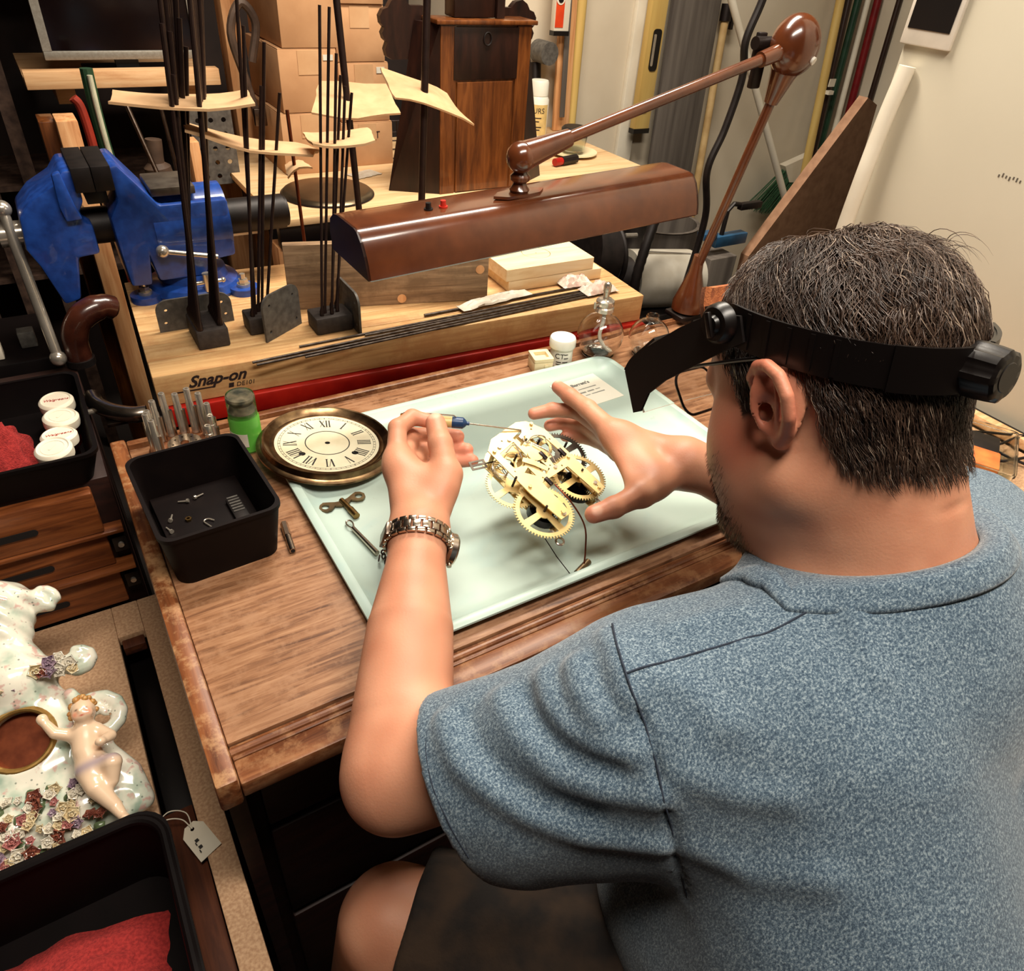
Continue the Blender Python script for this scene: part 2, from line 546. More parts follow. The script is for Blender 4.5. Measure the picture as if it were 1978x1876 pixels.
rings = [ring(TW - 2 * i, TD - 2 * i, max(0.03 - i * 0.6, 0.006), z) for i, z in prof]
nr = len(rings[0]); vs_ = [p for r_ in rings for p in r_]; fs_ = []
for a in range(len(rings) - 1):
    for i in range(nr):
        fs_.append((a * nr + i, a * nr + (i + 1) % nr, (a + 1) * nr + (i + 1) % nr, (a + 1) * nr + i))
fs_.append(tuple((len(rings) - 1) * nr + i for i in range(nr)))
low = ring(TW - 0.06, TD - 0.06, 0.012, 0.0006)
o_ = len(vs_); vs_ += low
for i in range(nr):
    fs_.append((i, (i + 1) % nr, o_ + (i + 1) % nr, o_ + i))
fs_.append(tuple(o_ + i for i in reversed(range(nr))))
tray.add(vs_, fs_)
single('sheet_tray', tray, 'tray_paint', 'large pale green enamel tray lying on the desk', 'tray', (0.190 + TW / 2, 0.490 + TD / 2, DZ))
TZ = DZ + 0.003   # tray floor
# ------------------------------------------------------------------ desk lamp with long hood
m, nt, b = new_mat('lamp_brown'); b.inputs['Roughness'].default_value = 0.22; b.inputs['Coat Weight'].default_value = 0.6; b.inputs['Coat Roughness'].default_value = 0.12
tc = node(nt, 'ShaderNodeTexCoord'); n1 = node(nt, 'ShaderNodeTexNoise'); n1.inputs['Scale'].default_value = 22; n1.inputs['Detail'].default_value = 7
nt.links.new(tc.outputs['Object'], n1.inputs['Vector'])
r1 = ramp(nt, [(0.35, (76, 37, 18)), (0.7, (98, 51, 26))]); nt.links.new(n1.outputs['Fac'], r1.inputs[0]); nt.links.new(r1.outputs[0], b.inputs['Base Color'])
mat('lamp_inside', (226, 222, 210), scale=20, rough=0.4)
mat('lamp_endcap', (46, 20, 12), (34, 14, 8), scale=30, rough=0.3)
mat('btn_red', (190, 44, 30), scale=30, rough=0.35)
mat('btn_black', (22, 18, 18), scale=30, rough=0.35)
lamp = thing('desk_lamp', 'brown metal jointed desk lamp with a long hooded shade', 'lamp', (1.130, 1.000, DZ))
LT = Matrix.Translation((0.628, 0.935, 1.062)) @ Euler((0, math.radians(-1.9), math.radians(1.5))).to_matrix().to_4x4()
SEC = [(0.060, -0.028), (0.064, -0.004), (0.058, 0.016), (0.044, 0.026), (0.030, 0.0285), (-0.024, 0.0285), (-0.034, 0.0265), (-0.044, 0.016), (-0.052, 0.000), (-0.057, -0.014), (-0.060, -0.030)]
SL = 0.292
sh = MB(); n = len(SEC); vs_ = []
for xx in (-SL, SL):
    for (yy, zz) in SEC: vs_.append((xx, yy, zz))
inn = [(yy * 0.965, zz - 0.0025) for yy, zz in SEC]
for xx in (-SL + 0.003, SL - 0.003):
    for (yy, zz) in inn: vs_.append((xx, yy, zz))
fs_ = [(i, i + 1, n + i + 1, n + i) for i in range(n - 1)] + [(2 * n + i + 1, 2 * n + i, 3 * n + i, 3 * n + i + 1) for i in range(n - 1)]
fs_ += [(0, n, 3 * n, 2 * n), (n - 1, 3 * n - 1, 4 * n - 1, 2 * n - 1)]
sh.add(vs_, fs_)
Linv = Matrix.Translation((-1.130, -1.000, -DZ))
def wob(name, mb, m_, parent, M=None, **kw):
    mb.v = [Linv @ ((M @ v) if M is not None else v) for v in mb.v]
    return obj(name, mb, m_, parent, **kw)
shade = wob('shade', sh, 'lamp_brown', lamp, LT, angle=40, label='long glossy brown hood')
for s in (-1, 1):
    ec = MB().prism([(yy, zz) for yy, zz in SEC], 0.0, 0.004)
    wob('end_cap', ec, 'lamp_endcap', lamp, LT @ Matrix.Translation((s * SL - 0.002, 0, 0)) @ Matrix(((0, 0, 1, 0), (1, 0, 0, 0), (0, 1, 0, 0), (0, 0, 0, 1))), smooth=False)
m_t = emit('tube_glow', (255, 244, 224), 0.9)
for yy in (-0.018, 0.020):
    wob('fluorescent_tube', MB().cyl((-0.235, yy, -0.012), (0.235, yy, -0.012), 0.0075, n=14), 'tube_glow', lamp, LT, label='lit white fluorescent tube')
for xx, mm in ((-0.175, 'btn_black'), (-0.152, 'btn_red')):
    wob('switch_button', MB().cyl((xx, -0.004, 0.028), (xx, -0.004, 0.0305), 0.0062, n=16).cyl((xx, -0.004, 0.0305), (xx, -0.004, 0.038), 0.0042, 0.0038, n=14), mm, lamp, LT)
# mount, ball joint, arms
bx, by, bz = 0.600, 0.930, 1.094
mo = MB().add(*flat_mesh([[(0.047, 0.0), (0.030, 0.013), (0.0, 0.016), (-0.030, 0.013), (-0.047, 0.0), (-0.030, -0.013), (0.0, -0.016), (0.030, -0.013)]], 0.004), M=place((bx, by, bz - 0.004), rz=8))
mo.lathe([(0.013, 0), (0.015, 0.004), (0.011, 0.009), (0.0095, 0.013), (0.014, 0.017), (0.015, 0.022), (0.010, 0.027), (0.0085, 0.032)], 24, M=place((bx, by, bz)))
wob('shade_mount', mo, 'lamp_brown', lamp)
ball = Vector((0.598, 0.928, 1.142)); kn = Vector((1.138, 0.955, 1.272))
ad = (kn - ball).normalized()
j = MB().ball(ball, 0.0215, nu=24, nv=16)
j.tube([ball, ball + ad * 0.03, ball + ad * 0.065, ball + ad * 0.085], [0.021, 0.0175, 0.0145, 0.0125], 20)
wob('ball_joint', j, 'lamp_brown', lamp)
wob('upper_arm', MB().cyl(ball + ad * 0.08, kn - ad * 0.075, 0.0085, n=18), 'lamp_brown', lamp)
base = Vector((1.118, 1.040, DZ + 0.0205))
ld = (base + Vector((0, 0, 0.05)) - kn).normalized()
kc = kn
k_ = MB().ball(kc, 0.047, nu=28, nv=18, sc=(0.95, 0.80, 1.0))
k_.tube([kc - ad * 0.08, kc - ad * 0.03], [0.012, 0.0135], 18)
k_.tube([kc + ld * 0.012, kc + ld * 0.045, kc + ld * 0.09], [0.034, 0.022, 0.012], 20)
wob('elbow_knuckle', k_, 'lamp_brown', lamp, label='round brown elbow joint housing')
wob('rivet', MB().cyl(kc + Vector((0.012, -0.033, -0.016)), kc + Vector((0.013, -0.037, -0.0175)), 0.006, n=14), 'lamp_inside', lamp)
wob('lower_arm', MB().cyl(kc + ld * 0.085, base + Vector((0, 0, 0.085)), 0.0085, n=18), 'lamp_brown', lamp)
mat('dark_iron', (40, 32, 30), scale=40, rough=0.45, metal=0.6)
wob('spring_bracket', MB().box(kc + Vector((-0.045, 0.035, -0.010)), (0.018, 0.010, 0.050), bev=0.002).box(kc + Vector((-0.040, 0.032, -0.045)), (0.022, 0.012, 0.045), bev=0.003).cyl(kc + Vector((-0.062, 0.03, 0.0)), kc + Vector((-0.02, 0.03, 0.0)), 0.010), 'dark_iron', lamp)
wob('arm_sleeve', MB().tube([base + Vector((0, 0, 0.12)), base + Vector((0, 0, 0.085)), base + Vector((0, 0, 0.045)), base + Vector((0, 0, 0.020)), base + Vector((0, 0, 0.004)), base], [0.0105, 0.014, 0.026, 0.034, 0.034, 0.026], 24), 'lamp_brown', lamp, label='flared brown foot of the lamp arm')
wob('base_clamp', MB().box(base + Vector((0, 0.0, -0.006)), (0.075, 0.055, 0.011), bev=0.003), 'dark_iron', lamp)
d = bpy.data.lights.new('lamp_tube_light', 'AREA'); d.shape = 'RECTANGLE'; d.size = 0.50; d.size_y = 0.06; d.energy = 0.10; d.color = (1.0, 0.95, 0.84)
lo = bpy.data.objects.new('lamp_tube_light', d); COL.objects.link(lo); lo.parent = lamp
lo.matrix_local = Linv @ LT @ Matrix.Translation((0, 0, -0.026))

# ------------------------------------------------------------------ vise
m, nt, b = new_mat('vise_blue'); b.inputs['Roughness'].default_value = 0.38; b.inputs['Coat Weight'].default_value = 0.3
tc = node(nt, 'ShaderNodeTexCoord'); n1 = node(nt, 'ShaderNodeTexNoise'); n1.inputs['Scale'].default_value = 60; n1.inputs['Detail'].default_value = 6
nt.links.new(tc.outputs['Object'], n1.inputs['Vector'])
r1 = ramp(nt, [(0.35, (24, 58, 132)), (0.65, (34, 78, 166))]); nt.links.new(n1.outputs['Fac'], r1.inputs[0]); nt.links.new(r1.outputs[0], b.inputs['Base Color'])
bp = node(nt, 'ShaderNodeBump'); bp.inputs['Strength'].default_value = 0.12; bp.inputs['Distance'].default_value = 0.001
nt.links.new(n1.outputs['Fac'], bp.inputs['Height']); nt.links.new(bp.outputs[0], b.inputs['Normal'])
mat('vise_steel', (126, 116, 104), (92, 82, 74), scale=40, rough=0.45, metal=0.8)
mat('chrome', (206, 196, 182), (186, 176, 162), scale=30, rough=0.20, metal=0.75)
mat('black_iron', (34, 27, 25), (22, 17, 16), scale=50, rough=0.5, metal=0.4)
vise = thing('bench_vise', 'large blue bench vise bolted to the butcher block', 'vise', (0.210, 1.435, BZ))
VO = Vector((0.19, 1.40, BZ))
def vp(x, z):   # world x,z to local
    return (x - VO.x, z - VO.z)
def side_prism(pts, y0, y1):
    mb = MB(); mb.prism([vp(x, z) for x, z in pts], y0, y1, M=Matrix(((1, 0, 0, 0), (0, 0, 1, 0), (0, 1, 0, 0), (0, 0, 0, 1))))
    return mb
def bevel_mb(mb, off=0.004, seg=2):
    me = bpy.data.meshes.new('t'); me.from_pydata([tuple(v) for v in mb.v], [], mb.f)
    bb = bmesh.new(); bb.from_mesh(me)
    bmesh.ops.recalc_face_normals(bb, faces=bb.faces)
    es = [e for e in bb.edges if len(e.link_faces) == 2 and e.calc_face_angle(0) > 0.5]
    bmesh.ops.bevel(bb, geom=es, offset=off, segments=seg, affect='EDGES', profile=0.5, clamp_overlap=True)
    bb.verts.index_update()
    out = MB().add([v.co.copy() for v in bb.verts], [tuple(v.index for v in f.verts) for f in bb.faces])
    bb.free(); bpy.data.meshes.remove(me)
    return out
fj = side_prism([(-0.055, 0.985), (-0.030, 1.010), (0.006, 1.030), (0.022, 1.050), (0.040, 1.050), (0.040, 1.000), (0.030, 0.985), (0.034, 0.968), (0.044, 0.965), (0.044, 0.915), (0.010, 0.912), (-0.004, 0.842), (-0.030, 0.836), (-0.048, 0.905), (-0.060, 0.935)], -0.055, 0.055)
obj('moving_jaw', bevel_mb(fj, 0.006), 'vise_blue', vise)
obj('jaw_cheek', bevel_mb(side_prism([(0.006, 1.048), (0.018, 1.052), (0.026, 1.000), (0.032, 0.978), (0.008, 0.976), (0.004, 1.000)], -0.068, -0.054), 0.003), 'vise_blue', vise)
fx = side_prism([(0.082, 1.050), (0.100, 1.054), (0.118, 1.030), (0.140, 1.000), (0.150, 0.985), (0.262, 0.985), (0.262, 0.885), (0.215, 0.880), (0.205, 0.855), (0.125, 0.855), (0.118, 0.895), (0.112, 0.850), (0.078, 0.852), (0.074, 0.915), (0.072, 0.972), (0.090, 1.000)], -0.058, 0.058)
obj('fixed_jaw', bevel_mb(fx, 0.006), 'vise_blue', vise)
obj('body_barrel', MB().cyl((vp(0.135, 0)[0], 0, 0.937 - BZ), (vp(0.262, 0)[0], 0, 0.937 - BZ), 0.062, n=28), 'vise_blue', vise)
obj('anvil', MB().box((vp(0.178, 0)[0], 0, 1.003 - BZ), (0.072, 0.095, 0.014), bev=0.002), 'vise_steel', vise, label='bare steel anvil pad')
for xx in (0.047, 0.076):
    obj('jaw_plate', MB().box((vp(xx, 0)[0], 0, 1.036 - BZ), (0.028, 0.128, 0.038), bev=0.001), 'black_iron', vise)
for yy in (-0.02, 0.02):
    obj('jaw_block', MB().box((vp(0.062, 0)[0], yy, 1.004 - BZ), (0.032, 0.036, 0.026), bev=0.001), 'black_paint', vise)
obj('screw_cover', MB().cyl((vp(0.020, 0)[0], 0, 0.945 - BZ), (vp(0.13, 0)[0], 0, 0.945 - BZ), 0.030, n=24), 'black_iron', vise)
obj('slide_tube', MB().cyl((vp(0.255, 0)[0], 0, 0.936 - BZ), (vp(0.372, 0)[0], 0, 0.936 - BZ), 0.031, n=28).cyl((vp(0.372, 0)[0], 0, 0.936 - BZ), (vp(0.378, 0)[0], 0, 0.936 - BZ), 0.027, n=28), 'black_iron', vise, label='black round slide tube')
obj('screw_head', MB().cyl((vp(-0.092, 0)[0], 0, 0.945 - BZ), (vp(-0.045, 0)[0], 0, 0.945 - BZ), 0.020, n=24), 'chrome', vise)
obj('handle_bar', MB().cyl((vp(-0.075, 0)[0], 0.0, 0.985 - BZ), (vp(-0.066, 0)[0], -0.09, 0.760 - BZ), 0.0085, n=16).ball((vp(-0.075, 0)[0], 0.0, 0.985 - BZ), 0.014).ball((vp(-0.066, 0)[0], -0.09, 0.760 - BZ), 0.0135), 'chrome', vise, label='chrome handle bar with ball ends')
obj('lock_lever', MB().cyl((vp(0.138, 0)[0], -0.070, 0.912 - BZ), (vp(0.225, 0)[0], -0.080, 0.895 - BZ), 0.0045, n=12).ball((vp(0.138, 0)[0], -0.070, 0.912 - BZ), 0.011), 'chrome', vise)
obj('swivel_base', MB().lathe([(0.0001, 0.0), (0.083, 0.0), (0.085, 0.006), (0.078, 0.018), (0.062, 0.024), (0.058, 0.040), (0.0001, 0.042)], 40), 'vise_blue', vise)
for a in (200, 320, 80):
    ca_, sa_ = 0.098 * math.cos(math.radians(a)), 0.098 * math.sin(math.radians(a))
    lug = obj('base_lug', MB().cyl((ca_, sa_, 0), (ca_, sa_, 0.012), 0.026, n=24), 'vise_blue', vise)
    obj('bolt', MB().cyl((ca_, sa_, 0.012), (ca_, sa_, 0.018), 0.012, n=20).cyl((ca_, sa_, 0.018), (ca_, sa_, 0.026), 0.009, n=6).cyl((ca_, sa_, 0.026), (ca_, sa_, 0.036), 0.005, n=12), 'chrome', lug)
obj('swivel_lock', MB().cyl((0.012, -0.074, 0.018), (0.012, -0.074, 0.050), 0.009, n=16).cyl((-0.014, -0.074, 0.034), (0.038, -0.074, 0.034), 0.0035, n=10).ball((-0.014, -0.074, 0.034), 0.005).ball((0.038, -0.074, 0.034), 0.005), 'chrome', vise)

# ------------------------------------------------------------------ chime rod blocks with their cardboard spacers
mat('iron_block', (52, 44, 40), (38, 31, 28), scale=120, rough=0.7, bump=0.15)
mat('rod_dark', (44, 28, 24), (34, 20, 17), scale=60, rough=0.4, metal=0.5)
mat('plate_grey', (98, 94, 88), (74, 70, 66), scale=90, rough=0.6, metal=0.3)
mat('copper', (126, 66, 42), (104, 52, 34), scale=60, rough=0.35, metal=0.9)
mat('card_edge', (196, 158, 118), (182, 144, 104), scale=30, rough=0.9)
def plate_poly(w, h, r):
    out = [(0, 0), (w, 0), (w, h - r)]
    for i in range(1, 7):
        a = math.pi / 2 * i / 6
        out.append((w - r + r * math.cos(a), h - r + r * math.sin(a)))
    for i in range(0, 7):
        a = math.pi / 2 + math.pi / 2 * i / 6
        out.append((r + r * math.cos(a), h - r + r * math.sin(a)))
    return out
def chime(label, loc, rz, bw, bd, bh, rods, plate, grp=None):
    t = thing('chime_rod_block', label, 'chime block', loc, rz)
    obj('iron_base', MB().box((0, 0, bh / 2), (bw, bd, bh), bev=0.003), 'iron_block', t)
    px, py, prz, w, h = plate
    pm = place((px, py, 0), rz=prz) @ Matrix(((1, 0, 0, 0), (0, 0, 1, -0.002), (0, 1, 0, 0), (0, 0, 0, 1)))
    holes = [circle(0.0028, 10, 0.012, 0.015), circle(0.0028, 10, w - 0.012, 0.015), circle(0.0028, 10, 0.016, h - 0.018), circle(0.0028, 10, w - 0.016, h - 0.018)]
    obj('mounting_plate', MB().add(*flat_mesh([plate_poly(w, h, 0.02)] + holes, 0.004), M=pm), 'plate_grey', t)
    for (x0, y0, x1, y1, z1, r_, *mm) in rods:
        nk = obj('chime_rod', MB().tube([(x0, y0, bh), (x0, y0, bh + 0.008), (x0 + (x1 - x0) * 0.03, y0 + (y1 - y0) * 0.03, bh + 0.014), (x1, y1, z1)], [r_ * 1.5, r_ * 1.5, r_, r_], 8), mm[0] if mm else 'rod_dark', t)
    return t
rods = []
rr_ = random.Random(4)
for k in range(10):
    y = -0.034 + 0.0077 * k
    rods.append((-0.017, y, 0.036 + rr_.uniform(-0.003, 0.003) + 0.0042 * (k - 4.5), y + 0.01, 0.455 - 0.012 * ((k * 5) % 7) + 0.10 * (k in (2, 4, 5, 6, 8)), 0.0034))
for k in range(7):
    y = -0.026 + 0.0094 * k
    rods.append((0.016, y, 0.072 + rr_.uniform(-0.003, 0.003) + 0.0035 * (k - 2.5), y + 0.01, 0.56 - 0.01 * k, 0.0034))
chime('heavy iron block with two rows of long chime rods, nearest the vise', (0.182, 1.209, BZ), 0, 0.050, 0.080, 0.033, rods, (-0.068, 0.052, 0, 0.122, 0.055))
rods = [(-0.012, -0.012, 0.040, 0.0, 0.45, 0.0026), (-0.006, -0.004, 0.043, 0.0, 0.56, 0.0026), (0.002, 0.004, 0.054, 0.0, 0.375, 0.0026), (0.010, 0.010, 0.066, 0.0, 0.43, 0.0026), (0.016, 0.002, 0.080, 0.0, 0.365, 0.0026)]
rods = [(a, b_, c + 0.0, d_, e, f_) for a, b_, c, d_, e, f_ in rods]
chime('iron block with five chime rods beside an upright grey plate', (0.268, 1.212, BZ), 0, 0.045, 0.046, 0.030, rods, (-0.006, -0.056, 33, 0.090, 0.078))
rods = [(-0.018, -0.012, 0.032, 0.02, 0.478, 0.0024), (-0.010, -0.004, 0.046, 0.02, 0.476, 0.0024), (0.000, -0.012, 0.048, 0.01, 0.42, 0.0024), (0.006, 0.006, 0.056, 0.02, 0.39, 0.0024), (0.012, -0.006, 0.062, 0.02, 0.375, 0.0024), (0.016, 0.010, 0.072, 0.02, 0.366, 0.0024)]
chime('small iron block with thin chime rods half behind the lamp hood', (0.380, 1.170, BZ), 0, 0.066, 0.050, 0.030, rods, (0.036, -0.050, 90, 0.105, 0.072))

def card(name, label, pts, loc, tilt=(0, 0, 0), seed=1, holes=None):
    """warped torn cardboard slab; pts = outline in metres"""
    rs2 = random.Random(seed)
    dense = []
    for i in range(len(pts)):
        a = pts[i]; b_ = pts[(i + 1) % len(pts)]
        for k in range(6):
            t = k / 6
            dense.append((a[0] + (b_[0] - a[0]) * t + rs2.uniform(-0.0016, 0.0016), a[1] + (b_[1] - a[1]) * t + rs2.uniform(-0.0016, 0.0016)))
    cx = sum(p[0] for p in dense) / len(dense); cy = sum(p[1] for p in dense) / len(dense)
    L = max(abs(p[0] - cx) for p in dense)
    mb = MB(); n = len(dense); lv = 6
    def zz(x, y): return 0.010 * ((x - cx) / L) ** 2 * (1 if seed % 2 else -1) + 0.004 * math.sin(40 * x + seed) * math.cos(35 * y)
    vs_ = []; fs_ = []
    for side in (0, 1):
        for j in range(1, lv + 1):
            s = j / lv
            for (x, y) in dense:
                X, Y = cx + (x - cx) * s, cy + (y - cy) * s
                vs_.append((X, Y, zz(X, Y) - side * 0.0035))
        vs_.append((cx, cy, zz(cx, cy) - side * 0.0035))
    off = lv * n + 1
    for side in (0, 1):
        o = side * off
        for j in range(lv - 1):
            for i in range(n):
                q = (o + j * n + i, o + j * n + (i + 1) % n, o + (j + 1) * n + (i + 1) % n, o + (j + 1) * n + i)
                fs_.append(q if side == 0 else q[::-1])
        for i in range(n):
            q = (o + lv * n, o + (i + 1) % n, o + i)
            fs_.append(q)
    for i in range(n):
        a = (lv - 1) * n + i; b_ = (lv - 1) * n + (i + 1) % n
        fs_.append((a, b_, b_ + off, a + off))
    mb.add(vs_, fs_)
    return single(name, mb, 'card_edge', label, 'cardboard', M=place(loc, *tilt), angle=60)
card('cardboard_spacer', 'torn cardboard strip threaded on the tallest chime rods by the vise', [(-0.10, -0.03), (0.085, -0.045), (0.095, 0.03), (-0.02, 0.05), (-0.085, 0.04)], (0.213, 1.215, 1.172), (2, 2, 0), 3)
card('cardboard_spacer', 'long torn cardboard strip threaded on five chime rods', [(-0.10, -0.02), (0.085, -0.030), (0.105, 0.0), (0.08, 0.035), (-0.09, 0.05)], (0.300, 1.225, 1.108), (3, 11, 0), 5)
card('cardboard_spacer', 'small torn cardboard piece on the thin rods above the lamp hood', [(-0.052, -0.025), (0.045, -0.035), (0.055, 0.02), (0.0, 0.045), (-0.05, 0.03)], (0.428, 1.19, 1.115), (4, 0, 0), 7)

# long single chimes leaning behind, each with its own square of cardboard
def long_chime(label, p0, p1, r):
    d = Vector(p1) - Vector(p0)
    return single('chime_tube', MB().cyl((0, 0, 0), d, r, n=16), 'rod_dark', label, 'chime', loc=p0)
long_chime('thick dark chime tube standing in front of the cardboard boxes', (0.560, 1.46, BZ + 0.002), (0.552, 1.520, 1.40), 0.0065)
long_chime('thick dark chime tube leaning before the wooden clock case', (0.70, 1.475, BZ + 0.002), (0.745, 1.520, 1.40), 0.0075)
card('cardboard_square', 'square of cardboard on the dark chime tube by the boxes', [(-0.09, -0.06), (0.075, -0.085), (0.098, 0.03), (-0.02, 0.085)], (0.556, 1.498, 1.112), (14, -3, 0), 9)
card('cardboard_square', 'curled square of cardboard in front of the wooden clock case', [(-0.075, -0.03), (0.085, -0.075), (0.075, 0.05), (-0.07, 0.085)], (0.728, 1.500, 1.115), (16, 14, 0), 8)
obj_rod = single('brass_rod', MB().cyl((0, 0, 0), (-0.005, 0.01, 0.32), 0.0030, n=10), 'copper', 'single copper coloured rod standing behind the weathered board', 'rod', loc=(0.390, 1.30, BZ + 0.001))
card('cardboard_scrap', 'small folded cardboard scrap on the single copper rod', [(-0.022, -0.012), (0.024, -0.014), (0.016, 0.012), (-0.014, 0.016)], (0.386, 1.306, 1.055), (10, -20, 0), 4)

# ------------------------------------------------------------------ boards and rods lying on the block
wood('weathered', (96, 74, 54), (140, 112, 84), (168, 140, 108), stretch=(3, 30, 46), rough=0.75, bump=0.5, wear=(110, 86, 62), wscale=14)
ang = math.degrees(math.atan2(1.163 - 1.262, 0.70 - 0.336))
wb = thing('weathered_board', 'weathered wooden board standing on edge behind the rods', 'board', (0.336, 1.262, BZ), ang)
obj('board', MB().span((0, 0, 0.0), (0.372, 0.018, 0.120), bev=0.002), 'weathered', wb)
for (xx, zz) in ((0.205, 0.012), (0.205, 0.100), (0.355, 0.062)):
    obj('dowel_plug', MB().cyl((xx, -0.0012, zz), (xx, 0.004, zz), 0.0085, n=18), 'pine_up', wb)
wood('fresh_pine', (216, 184, 138), (232, 206, 164), (240, 220, 184), stretch=(3, 26, 26), rough=0.55)
sq = single('square_board', MB().box((0, 0, 0.0115), (0.222, 0.135, 0.0225), bev=0.0015), 'fresh_pine', 'lower square pine board in the pair on the block', 'board', (0.866, 1.240, BZ), -3, group=None)
s2 = thing('square_board', 'upper pine board with a ring cut into its face', 'board', (0.851, 1.238, BZ + 0.0235), -2)
rg = circle(0.030, 48); rg2 = circle(0.0285, 48)
obj('board_face', MB().add(*flat_mesh([rrect(0.208, 0.128, 0.002, 2), circle(0.0305, 48)], 0.0235)), 'fresh_pine', s2, smooth=False)
obj('ring_plug', MB().add(*flat_mesh([circle(0.0293, 48), circle(0.0015, 10)], 0.0233)), 'fresh_pine', s2, smooth=False)
steel_rods = [((0.221, 1.093), (0.925, 1.116), 0.0022), ((0.225, 1.083), (0.928, 1.106), 0.0022), ((0.302, 1.077), (0.935, 1.097), 0.0022), ((0.305, 1.116), (0.920, 1.124), 0.0020), ((0.42, 1.112), (0.93, 1.111), 0.0020), ((0.549, 1.143), (0.955, 1.142), 0.0026)]
mat('rod_steel', (96, 88, 82), (62, 54, 50), scale=80, rough=0.35, metal=0.9)
words = ['second from the front edge', 'with its end farthest left', 'nearest the front edge of the block', 'fourth from the front edge', 'short one in the middle of the bundle', 'thickest, at the back of the bundle']
for k, (a, b_, r_) in enumerate(steel_rods):
    single('steel_rod', MB().cyl((0, 0, 0), (b_[0] - a[0], b_[1] - a[1], 0), r_, n=10), 'rod_steel', 'thin steel rod lying on the block, ' + words[k], 'rod', (a[0], a[1], BZ + r_ + 0.0004), group='steel rods lying on the block')
mat('wrapper', (214, 206, 190), (190, 178, 160), scale=40, rough=0.5, bump=0.4, bscale=120)
rs2 = random.Random(3)
def crumple(w, d, h, seed):
    q = random.Random(seed); N = 10
    H = [[q.random() for _ in range(N + 1)] for _ in range(N + 1)]
    mb = MB()
    return mb.grid(lambda u, v: (w * (u - 0.5), d * (v - 0.5) + 0.004 * (H[int(u * N)][int(v * N)] - 0.5), h * (0.35 + 0.65 * H[int(u * N)][int(v * N)]) * (1 - abs(2 * u - 1) ** 4) * (1 - abs(2 * v - 1) ** 4) + 0.0012), N, N, two=0.0008)
single('wrapper_strip', crumple(0.165, 0.026, 0.010, 5), 'wrapper', 'crumpled pale wrapper strip on the steel rods', 'wrapper', (0.702, 1.146, BZ + 0.005), 7, angle=20)
mat('tape', (222, 214, 200), (206, 170, 156), scale=60, rough=0.4, bump=0.4, bscale=160)
single('tape_wad', crumple(0.072, 0.042, 0.018, 8), 'tape', 'crumpled white tape wad at the rod ends nearest the pine boards', 'tape', (0.900, 1.160, BZ + 0.004), -4, angle=20)
single('tape_wad', crumple(0.078, 0.040, 0.018, 9), 'tape', 'crumpled white tape wad at the rod ends nearest the front edge', 'tape', (0.925, 1.110, BZ + 0.004), -2, angle=20)
# ------------------------------------------------------------------ clock dial
def dial_stroke(mb, x0, y0, x1, y1, w, z):
    d = Vector((x1 - x0, y1 - y0)); L = d.length; d = d / L; n_ = Vector((-d.y, d.x)) * w / 2
    p = [(x0 + n_.x, y0 + n_.y), (x1 + n_.x, y1 + n_.y), (x1 - n_.x, y1 - n_.y), (x0 - n_.x, y0 - n_.y)]
    mb.add([(a, b_, z) for a, b_ in p] + [(a, b_, z + 0.0002) for a, b_ in p], [(0, 1, 2, 3), (7, 6, 5, 4), (0, 4, 5, 1), (1, 5, 6, 2), (2, 6, 7, 3), (3, 7, 4, 0)])
mat('bezel_brass', (150, 122, 88), (104, 80, 58), scale=60, rough=0.28, metal=1.0)
mat('dial_paper', (226, 218, 190), (206, 194, 160), scale=22, rough=0.6, lo=0.3, hi=0.6)
mat('numeral_ink', (40, 38, 34), scale=40, rough=0.7)
mat('hole_dark', (14, 8, 7), scale=20, rough=0.9)
DM = place((0.268, 0.894, DZ + 0.0140), ry=5.5) @ place(rz=-16, s=1.03)
dial = thing('clock_dial', 'round paper clock dial in a brass bezel resting on the tray edge', 'clock dial', M=DM)
obj('bezel', MB().lathe([(0.074, 0.0075), (0.076, 0.0082), (0.080, 0.0075), (0.0845, 0.0105), (0.088, 0.0145), (0.0905, 0.0150), (0.0915, 0.0120), (0.0925, 0.0070), (0.0960, 0.0060), (0.0985, 0.0045), (0.0988, 0.0020), (0.097, 0.0), (0.072, 0.0), (0.072, 0.0066), (0.074, 0.0075)], 72, caps=False), 'bezel_brass', dial, label='stepped brass bezel ring')
RD = 0.0748
win = [(-0.0365, -0.0275, 0.0048), (0.0365, -0.0275, 0.0048)]
obj('dial_sheet', MB().add(*flat_mesh([circle(RD, 72), circle(0.0038, 16)] + [circle(r_, 18, x_, y_) for x_, y_, r_ in win], 0.0008), M=place((0, 0, 0.0066))), 'dial_paper', dial, smooth=False, label='aged cream dial with Roman numerals')
obj('dial_back', MB().cyl((0, 0, 0.0050), (0, 0, 0.0056), RD, n=48), 'hole_dark', dial)
num = MB(); zi = 0.00745
num.add(*flat_mesh([circle(0.0318, 64), circle(0.0304, 64)], 0.0002), M=place((0, 0, zi)))
num.add(*flat_mesh([circle(0.0660, 72), circle(0.0656, 72)], 0.0002), M=place((0, 0, zi)))
num.add(*flat_mesh([circle(0.0690, 72), circle(0.0686, 72)], 0.0002), M=place((0, 0, zi)))
ROM = ['XII', 'I', 'II', 'III', 'IIII', 'V', 'VI', 'VII', 'VIII', 'IX', 'X', 'XI']
